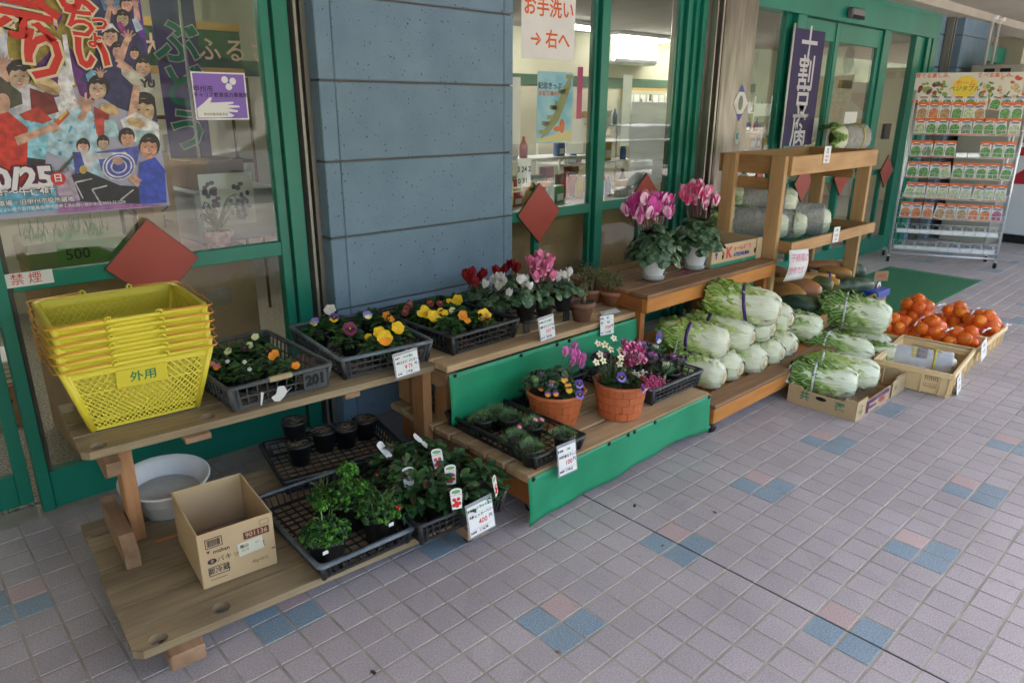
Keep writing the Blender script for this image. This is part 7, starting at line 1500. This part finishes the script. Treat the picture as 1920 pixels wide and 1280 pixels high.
wr_ = wrapped('newspaper wrapped cabbage with a colour photo lying in the cream crate', (4.40, -1.90, .085), (-.28, 1, 0), .33, .062, 6, .33, m=mat('fresh newspaper', (.50, .51, .52), .8, col2=(.62, .63, .63), scale=10, bump=.8, bscale=20), group='newspaper wrapped cabbage in the crate', start=.02)
b = MB(); 
for k in range(8):
    for (v0, v1, mi) in ((.45, .60, 0), (.62, .68, 1)):
        a0, a1 = rad(30+15*k), rad(45+15*k); q = .062*1.275; b.quad((q*math.cos(a0), .33*v0, q*math.sin(a0)), (q*math.cos(a0), .33*v1, q*math.sin(a0)), (q*math.cos(a1), .33*v1, q*math.sin(a1)), (q*math.cos(a1), .33*v0, q*math.sin(a1)), mi)
b.build('printed_photo', [mat('newspaper photo', (.05, .06, .12), .6, col2=(.35, .30, .28), scale=14), flat('yellow newspaper column', (.6, .52, .15), .6)], wr_)
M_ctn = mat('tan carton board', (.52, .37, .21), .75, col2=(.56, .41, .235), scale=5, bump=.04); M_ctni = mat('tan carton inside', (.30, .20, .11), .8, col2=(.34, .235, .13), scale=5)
M_cgrn = flat('carton green print', (.02, .22, .12), .6); M_cpur = flat('carton purple print', (.14, .03, .16), .6); M_cred = flat('carton red print', (.55, .05, .08), .6); M_cnavy = flat('carton navy print', (.03, .04, .22), .6); M_cblk = flat('carton black print', (.04, .03, .03), .6); M_cbrn = flat('carton maroon print', (.13, .03, .03), .6)
def boxwalls(t, W_, L_, H, th=.005, m=None, mi_=None, notch=None):
    m = m or M_ctn; mi_ = mi_ or M_ctni
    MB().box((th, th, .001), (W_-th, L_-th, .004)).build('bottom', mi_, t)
    for n_, a, b_ in (('front_wall', (0, 0, 0), (W_, th, H)), ('back_wall', (0, L_-th, 0), (W_, L_, H)), ('side_wall', (0, th+.0005, 0), (th, L_-th-.0005, H)), ('side_wall', (W_-th, th+.0005, 0), (W_, L_-th-.0005, H))):
        MB().cbox(a, b_, .0012).build(n_, m, t)
# small open carton on the left deck
t = thing('open_carton', 'open brown carton marked 901136 and 要冷蔵 on the lower left deck', 'carton', (.523, -1.073, .1225), rad(-5.7)); boxwalls(t, .218, .305, .18)
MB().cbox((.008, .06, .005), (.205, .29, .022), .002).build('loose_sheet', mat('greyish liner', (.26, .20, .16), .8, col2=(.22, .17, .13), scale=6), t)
def bt_(s_, x, z, size, m, y=-.0006, **k): return txt(s_, size, m, t, wallM(x, y, z), **k)
q = MB()
for (a, c, w_) in ((.020, .068, .002), ): q.box((a, -.0007, .128), (c, -.0003, .130)); q.box((a, -.0007, .158), (c, -.0003, .160)); q.box((a, -.0007, .1305), (a+.002, -.0003, .1575)); q.box((c-.002, -.0007, .1305), (c, -.0003, .1575))
x = .026
while x < .062: w_ = R.choice((.0008, .0014, .002)); q.box((x, -.0007, .133), (x+w_, -.0003, .155)); x += w_+R.choice((.0008, .0012))
q.build('barcode', M_cblk, t, kind='stuff'); bt_('mizkan', .062, .113, .017, M_cblk, bold=.0003)
q = MB(); q.prism([(.021, .118), (.030, .118), (.026, .112)], 0, .0004, M=wallM(0, -.0003, 0)); q.box((.021, -.0007, .119), (.030, -.0003, .121)); q.prism([(.033+.013*math.cos(a*.4), .084+.009*math.sin(a*.4)) for a in range(16)], 0, .0004, M=wallM(0, -.0003, 0)); q.build('emblem', M_cblk, t, kind='stuff'); bt_('金', .033, .084, .012, M_ctn, y=-.0010)
bt_('パキッ!', .082, .083, .022, M_cblk); bt_('豆', .178, .086, .020, M_cblk, bold=.0004); bt_('45g×3/12', .168, .036, .013, M_cblk)
q = MB(); q.box((.020, -.0007, .035), (.078, -.0003, .037)); q.box((.020, -.0007, .063), (.078, -.0003, .065)); q.box((.020, -.0007, .0375), (.022, -.0003, .0625)); q.box((.076, -.0007, .0375), (.078, -.0003, .0625)); q.box((.022, -.0007, .022), (.07, -.0003, .0235)); q.box((.178, -.0007, .150), (.205, -.0003, .151)); q.box((.178, -.0007, .166), (.205, -.0003, .167)); q.box((.178, -.0007, .1515), (.179, -.0003, .1655)); q.box((.204, -.0007, .1515), (.205, -.0003, .1655)); q.box((.205, -.0007, .058), (.216, -.0003, .061)); q.build('printed_frames', M_cblk, t, kind='stuff')
bt_('要冷蔵', .049, .050, .021, M_cblk, bold=.0003)
MB().box((.128, -.0007, .119), (.204, -.0003, .143)).build('maroon_bar', M_cbrn, t); bt_('901136', .166, .131, .022, M_ctn, y=-.0010, bold=.0004)
lb = MB().box((-.037, -.0016, -.022), (.037, -.0011, .022)).build('address_label', flat('ivory label', (.66, .64, .50), .7), t); lb.matrix_basis = T(.145, 0, .092) @ Rm(-4, 'Y'); txt('塩山', .013, M_cblk, lb, wallM(-.018, -.002, .009), bold=.0003); txt('13.10', .010, M_cblk, lb, wallM(-.018, -.002, -.005)); txt('601', .007, M_cblk, lb, wallM(.02, -.002, .006)); txt('……………', .006, M_cblk, lb, wallM(0, -.002, -.016))
# carton marked 共選
t = thing('vegetable_carton', 'open tan carton with green print 共選 and purple stripes on the tiles', 'carton', (3.42, -1.76, 0), rad(.6)); W_, L_, H = .635, .355, .098
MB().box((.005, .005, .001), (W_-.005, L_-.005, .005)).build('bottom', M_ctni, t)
MB().cbox((0, L_-.006, 0), (W_, L_, H), .0012).build('back_wall', M_ctn, t)
def notched(w, h, n0, n1, d): return [(0, 0), (w, 0), (w, h), (n1+.02, h), (n1, h-d), (n0, h-d), (n0-.02, h), (0, h)]
MB().prism(notched(W_, H, .14, W_-.14, .024), -.006, 0, M=wallM(0, 0, 0)).build('front_wall', M_ctn, t)
MB().prism([(0, 0), (L_-.014, 0), (L_-.014, H+.004), (L_-.06, H+.004), (L_-.075, H-.014), (.075, H-.014), (.06, H+.004), (0, H+.004)], -.006, 0, M=frame((0, L_-.007, 0), (0, -1, 0), (0, 0, 1))).build('side_wall', M_ctn, t)
MB().cbox((W_-.006, .0065, 0), (W_, L_-.0065, H), .0012).build('side_wall', M_ctn, t)
LM = frame((-.0006, 0, 0), (0, -1, 0), (0, 0, 1)); txt('共', .052, M_cgrn, t, LM @ T(-.265, .055, .0), bold=.001); txt('選', .052, M_cgrn, t, LM @ T(-.085, .045, 0), bold=.001)
MB().prism([(-.18+.028*math.cos(a*.393), .064+.0105*math.sin(a*.393)) for a in range(16)], 0, .0004, M=LM).build('hand_hole', M_black, t)
q = MB(); q.box((.12, -.0065, .055), (.40, -.0061, .074)); q.box((.12, -.0065, .008), (.142, -.0061, .0545)); q.box((.143, -.0065, .026), (.24, -.0061, .036)); q.build('purple_print', M_cpur, t, kind='stuff')
txt('信州とうほく', .014, M_ctn, t, wallM(.27, -.0067, .064)); txt('甲州', .036, M_cred, t, wallM(.32, -.0063, .03), bold=.001); txt('十', .05, M_cgrn, t, wallM(.045, -.0063, .035), bold=.001); q = MB(); q.ell((.048, -.0064, .072), (.006, .0003, .007), 10, 5); q.build('dot', M_cpur, t)
MB().cbox((.44, -.0075, .001), (W_-.002, -.0063, H-.002), .0003).build('corner_flap', M_ctn, t); txt('山', .03, M_cgrn, t, wallM(.49, -.0082, .05), bold=.001)
# grape carton
t = thing('grape_carton', 'tan grape carton with a big red K and navy letters beside the white pots', 'carton', (3.505, -.825, .6015), rad(-3)); boxwalls(t, .50, .30, .125)
MB().box((-.001, -.0008, .0), (.50, -.0003, .022)).build('green_band', M_cgrn, t)
txt('K', .085, M_cred, t, wallM(.165, -.0012, .07), bold=.004); txt('ォールぶどう', .030, M_cred, t, wallM(.30, -.0012, .088), bold=.0012); txt('ATSUNUMA', .030, M_cnavy, t, wallM(.295, -.0012, .052), bold=.0018); txt('勝沼ぶどう', .010, M_ctn, t, wallM(.33, -.0014, .011))
q = MB(); q.prism([(.045+.012*math.cos(a*.4), .075+.012*math.sin(a*.4)) for a in range(16)], 0, .0004, M=wallM(0, -.0006, 0)); q.prism([(.036, .062), (.054, .062), (.048, .046), (.042, .046)], 0, .0004, M=wallM(0, -.0006, 0)); q.build('emblem', M_cnavy, t, kind='stuff')
for x in (.108, .435): MB().prism([(x+.009*math.cos(a*.393), .055+.016*math.sin(a*.393)) for a in range(16)], 0, .0004, M=wallM(0, -.0012, 0)).build('hand_hole', M_black, t)
MB().cbox((.445, -.006, .0), (.5, -.0015, .128), .001).build('corner_flap', M_ctn, t)
# ================================================================ yellow shopping baskets
M_yel = mat('yellow basket plastic', (.74, .62, .045), .42, col2=(.78, .66, .06), scale=4, spec=.5); M_cop = flat('copper coloured wire', (.78, .34, .05), .28, metal=.35)
BH = .225
def basket_mesh():
    parts = {}; wt, lt_, wb, lb_ = .215, .19, .158, .145
    def cor(z): u = z/BH; return wb+(wt-wb)*u, lb_+(lt_-lb_)*u
    def P3(n, sgn, u, z):
        a, c = cor(z); return Vector((u*a, sgn*c, z)) if n == 0 else Vector((sgn*a, u*c, z))
    for n, sgn, nm in ((0, -1, 'front_side'), (0, 1, 'back_side'), (1, -1, 'left_side'), (1, 1, 'right_side')):
        b = MB(); N_ = 20 if n == 0 else 16; z0, z1 = .012, .196; k = N_; dz = (z1-z0)
        # diagonal lattice
        for i in range(-9, N_+1):
            for s_ in (1, -1):
                u0 = -1+2*i/N_; u1 = u0+2*9/N_
                if s_ < 0: pass
                a0, a1, t0, t1 = u0, u1, 0., 1.
                if a0 < -.93: t0 = (-.93-a0)/(a1-a0); a0 = -.93
                if a1 > .93: t1 = (.93-u0)/(u1-u0); a1 = .93
                if t1-t0 < .03: continue
                za, zb = (z0+dz*t0, z0+dz*t1) if s_ > 0 else (z1-dz*t0, z1-dz*t1); b.bar(P3(n, sgn, a0, za), P3(n, sgn, a1, zb), .003, .0038)
        for z in (.006, z1, .135): b.bar(P3(n, sgn, -.97, z), P3(n, sgn, .97, z), .003, .010 if z != .135 else .005)
        b.quad(P3(n, sgn, -.97, z1), P3(n, sgn, .97, z1), P3(n, sgn, .97, BH-.004), P3(n, sgn, -.97, BH-.004))
        parts[nm] = b.mesh(nm, [M_yel])
    b = MB()
    for sx, sy in ((-1, -1), (1, -1), (1, 1), (-1, 1)):
        b = MB(); p0 = Vector((sx*cor(0)[0], sy*cor(0)[1], 0)); p1 = Vector((sx*cor(BH)[0], sy*cor(BH)[1], BH-.004)); b.tube([p0*.985+Vector((0, 0, .003)), p1*.985], .011, 8); parts['corner%d%d' % (sx, sy)] = b.mesh('corner', [M_yel])
    b = MB(); x, y = cor(0); b.box((-x, -y, .001), (x, y, .005)); b.box((-x+.02, -y+.015, -.004), (x-.03, y-.015, .0008)); parts['bottom'] = b.mesh('bottom', [M_yel])
    # rolled rim
    b = MB(); pts = []; rc = .03
    for (sx, sy), a0 in (((1, 1), 0), ((-1, 1), 90), ((-1, -1), 180), ((1, -1), 270)):
        for k in range(6): a = rad(a0+18*k); pts.append((sx*(wt+.006-rc)+rc*math.cos(a), sy*(lt_+.006-rc)+rc*math.sin(a)))
    n = len(pts); prof = [(-.010, BH-.016), (0, BH-.014), (.003, BH-.006), (0, BH), (-.008, BH), (-.012, BH-.004)]; vs = []
    for dx, z in prof: vs += [(x*(1+dx/wt), y*(1+dx/lt_), z) for x, y in pts]
    fs = [(k*n+i, k*n+(i+1) % n, (k+1)*n+(i+1) % n, (k+1)*n+i) for k in range(len(prof)-1) for i in range(n)]; b.add(vs, fs, 0, True); parts['rim'] = b.mesh('rim', [M_yel])
    h = MB()
    for sgn in (-1, 1):   # two folding wire handles lying along the rim
        y0 = sgn*(lt_+.002); 
    b = MB()
    for sgn in (-1, 1):
        x0, x1 = sgn*.075, sgn*(wt+.018); pts3 = [(x0, -(lt_+.012), BH+.004), (x1-sgn*.01, -(lt_+.014), BH-.002), (x1, -(lt_+.004), BH-.002), (x1+sgn*.004, -.07, BH+.006), (x1+sgn*.010, -.05, BH-.004), (x1+sgn*.010, .05, BH-.004), (x1+sgn*.004, .07, BH+.006), (x1, lt_+.004, BH-.002), (x1-sgn*.01, lt_+.014, BH-.002), (x0, lt_+.012, BH+.004)]
        parts['handle'+('a' if sgn < 0 else 'b')] = MB().tube(pts3, .0028, 6).mesh('handle', [M_cop])
        for sy in (-1, 1): b.tube([(x0+sgn*.004, sy*(lt_+.004), BH-.008), (x0+sgn*.004, sy*(lt_+.014), BH+.006), (x0-sgn*.004, sy*(lt_+.014), BH+.010), (x0-sgn*.010, sy*(lt_+.006), BH+.006), (x0-sgn*.010, sy*(lt_+.002), BH-.008)], .004, 6)
    parts['hooks'] = b.mesh('hooks', [M_yel]); return parts
BP = basket_mesh(); labs = ['lowest yellow basket of the stack, marked 外用', 'second yellow basket from the bottom of the stack', 'third yellow basket from the bottom of the stack', 'third yellow basket from the top of the stack', 'yellow basket just below the topmost one', 'topmost yellow basket of the stack, open and empty']
for i in range(6):
    t = thing('shopping_basket', labs[i], 'basket', (.575+.0015*math.sin(i*2), -.455, .497+.0272*i), rad(-3.6+.5*math.sin(i*3.1)), 'stacked yellow shopping baskets')
    for nm, me in BP.items(): ob('handle' if nm.startswith('handle') else 'corner' if nm.startswith('corner') else nm, me, t, **({'kind': 'stuff'} if nm == 'hooks' else {}))
    if i == 0:
        c = .178; s0 = frame((-.01, -.1835, .163), (1, 0, 0), (0, -.235, 1)); MB().box((-.065, -.03, -.001), (.082, .032, .0015), M=s0).build('name_plate', M_yel, t); txt('外用', .040, M_grnink, t, s0 @ T(.012, .0, .0022), bold=.0006)
# ================================================================ white bowl
t = thing('white_bowl', 'dusty white fluted planter bowl behind the open carton', 'bowl', (.600, -.535, .1225), 0); M_bowl = mat('dusty white plastic', (.74, .74, .73), .5, col2=(.66, .66, .65), scale=5)
MB().lathe([(.0, .004), (.080, 0), (.088, .012), (.118, .075), (.1275, .082), (.134, .118), (.146, .124), (.147, .130), (.140, .131), (.128, .118), (.112, .07), (.084, .02), (0, .016)], 60, wob=lambda w, z: .016*math.cos(24*w) if .006 < z < .078 else 0).build('shell', M_bowl, t); t.rotation_euler = (rad(5), rad(-2), .3)
MB().disc((0, 0, .068), .108, 30).build('dirt', mat('dusty bottom', (.36, .35, .30), .8, col2=(.46, .45, .41), scale=12), t)
# ================================================================ handwritten price cards
M_slv = flat('clear card sleeve', (.42, .44, .47), .12, spec=.6, alpha=.6)
def card(lab, px, py, yp, w, h, lines, tilt=0, back=8, yaw=0, sleeve=True, pm_=None):
    """card hanging on the plane y=yp, its centre seen at (px,py)"""
    v = P(px, py, 'y', yp); t = thing('price_card', lab, 'price card', M=T(*v) @ Rm(yaw, 'Z') @ Rm(-back, 'X') @ Rm(tilt, 'Y'), group='handwritten price cards')
    MB().box((-w/2, -.0006, -h/2), (w/2, .0002, h/2)).build('card', pm_ or M_paper, t)
    if sleeve: MB().box((-w/2-.006, .0004, -h/2-.005), (w/2+.004, .0012, h/2+.012)).build('sleeve', M_slv, t)
    for (s_, x, z, size, m) in lines: txt(s_, size*h, m, t, wallM(x*w, -.0011, z*h), bold=.0004)
    q = MB()
    for z in (.22, -.30): q.box((-w*.42, -.0009, z*h), (w*.42, -.0007, z*h+.0006))
    q.build('ruled_lines', M_gry, t, kind='stuff'); return t
def L4(name, price, kind, maker, pc=None): return [('販売者', -.36, .36, .09, M_ink), (name, .08, .36, .11, M_grnink), ('品名:', -.36, .14, .09, M_ink), (kind, .10, .12, .12, M_ink), (price, .06, -.12, .24, pc or M_redink), ('円', .38, -.08, .15, M_ink), ('生産者', -.36, -.39, .08, M_ink), (maker, .06, -.39, .12, M_ink)]
card('card with 75 in red hanging on the tray of big pansies', 763, 682, -.805, .105, .082, L4('サカキ塩山', '¥ 75', 'ビオラ・パンジー', '㈲盛末'), -2)
card('card with 330 in pink hanging below the cyclamens', 1026, 616, -.895, .088, .092, L4('サカキ塩山', '330', 'ガーデンシクラメン', '花盛末', F_dpk), -3)
card('paper card with 1000 in orange at the right end of the upper shelf', 1138, 609, -.895, .098, .092, L4('農林', '1000', '花月', 'ミキ子町', M_orink), 4, sleeve=False)
card('card with 400 in red hanging on the checkerberry tray', 902, 969, -1.39, .105, .105, L4('ソットサカキ塩山', '400', 'チェッカーベリー', '㈲盛末'), -2)
card('card with 100 in red hanging on the carpet plant tray', 1064, 860, -1.385, .092, .105, L4('CBR', '100', '四季なでしこ', '㈲末盛'), 1)
card('rhombic card standing on the corner of the orange stand rail', 1487, 704, -1.385, .075, .095, [('白菜', -.1, .28, .16, M_ink), ('中', .2, .05, .14, M_grnink), ('170円', .0, -.2, .2, F_dpk)], 26, 20, -30, False)
card('small price paper on the front of the top tray of the rack', 1551, 290, -.956, .09, .10, [('白菜', 0, .3, .16, M_ink), ('新聞', 0, .12, .14, M_ink), ('300円', 0, -.12, .18, M_redink), ('塩山', 0, -.35, .14, M_ink)], 2, 0, 0, False)
card('small price paper on the front of the middle tray of the rack', 1568, 440, -1.018, .09, .10, [('白菜', 0, .3, .16, M_ink), ('250円', 0, -.05, .2, M_redink), ('山本', 0, -.3, .14, M_ink)], 2, 0, 0, False)
card('white paper tag on the front board of the low squash tray', 1618, 565, -1.172, .075, .05, [('200', 0, 0, .4, M_ink)], 0, 0, 0, False)
card('price paper hanging on the right side of the front cream crate', 1798, 722, -1.975, .13, .12, [('白菜', 0, .25, .16, M_ink), ('150円', 0, -.1, .2, M_ink)], -3, 8, 8, False)
card('price paper hanging on the persimmon crate', 1845, 655, -1.945, .15, .11, [('百目柿', 0, .25, .16, M_ink), ('500円', 0, -.1, .2, M_ink)], -3, 8, 5, False)
v = P(1491, 497, 'y', -1.02); t = thing('handwritten_sheet', 'white sheet with pink handwriting about persimmons hanging from the middle tray', 'notice', M=T(*v) @ Rm(5, 'Y')); b = MB(); n = 8
for i in range(n+1):
    for s_ in (-1, 1): u = i/n; b.v.append((s_*.125+.012*math.sin(u*2), -.006-.016*math.sin(u*3.0)+.012*u, .096-.190*u))
for i in range(n): b.f.append((2*i, 2*i+1, 2*i+3, 2*i+2)); b.m.append(0); b.s.append(True)
o = b.build('paper', M_paper, t); md = o.modifiers.new('thickness', 'SOLIDIFY'); md.thickness = .0008
M_pkm = flat('pink marker', (.72, .16, .25), .6); txt('干柿用の', .056, M_pkm, t, wallM(.0, -.025, .045), bold=.0003); txt('渋柿です。', .050, M_pkm, t, wallM(.0, -.027, -.03), bold=.0003)
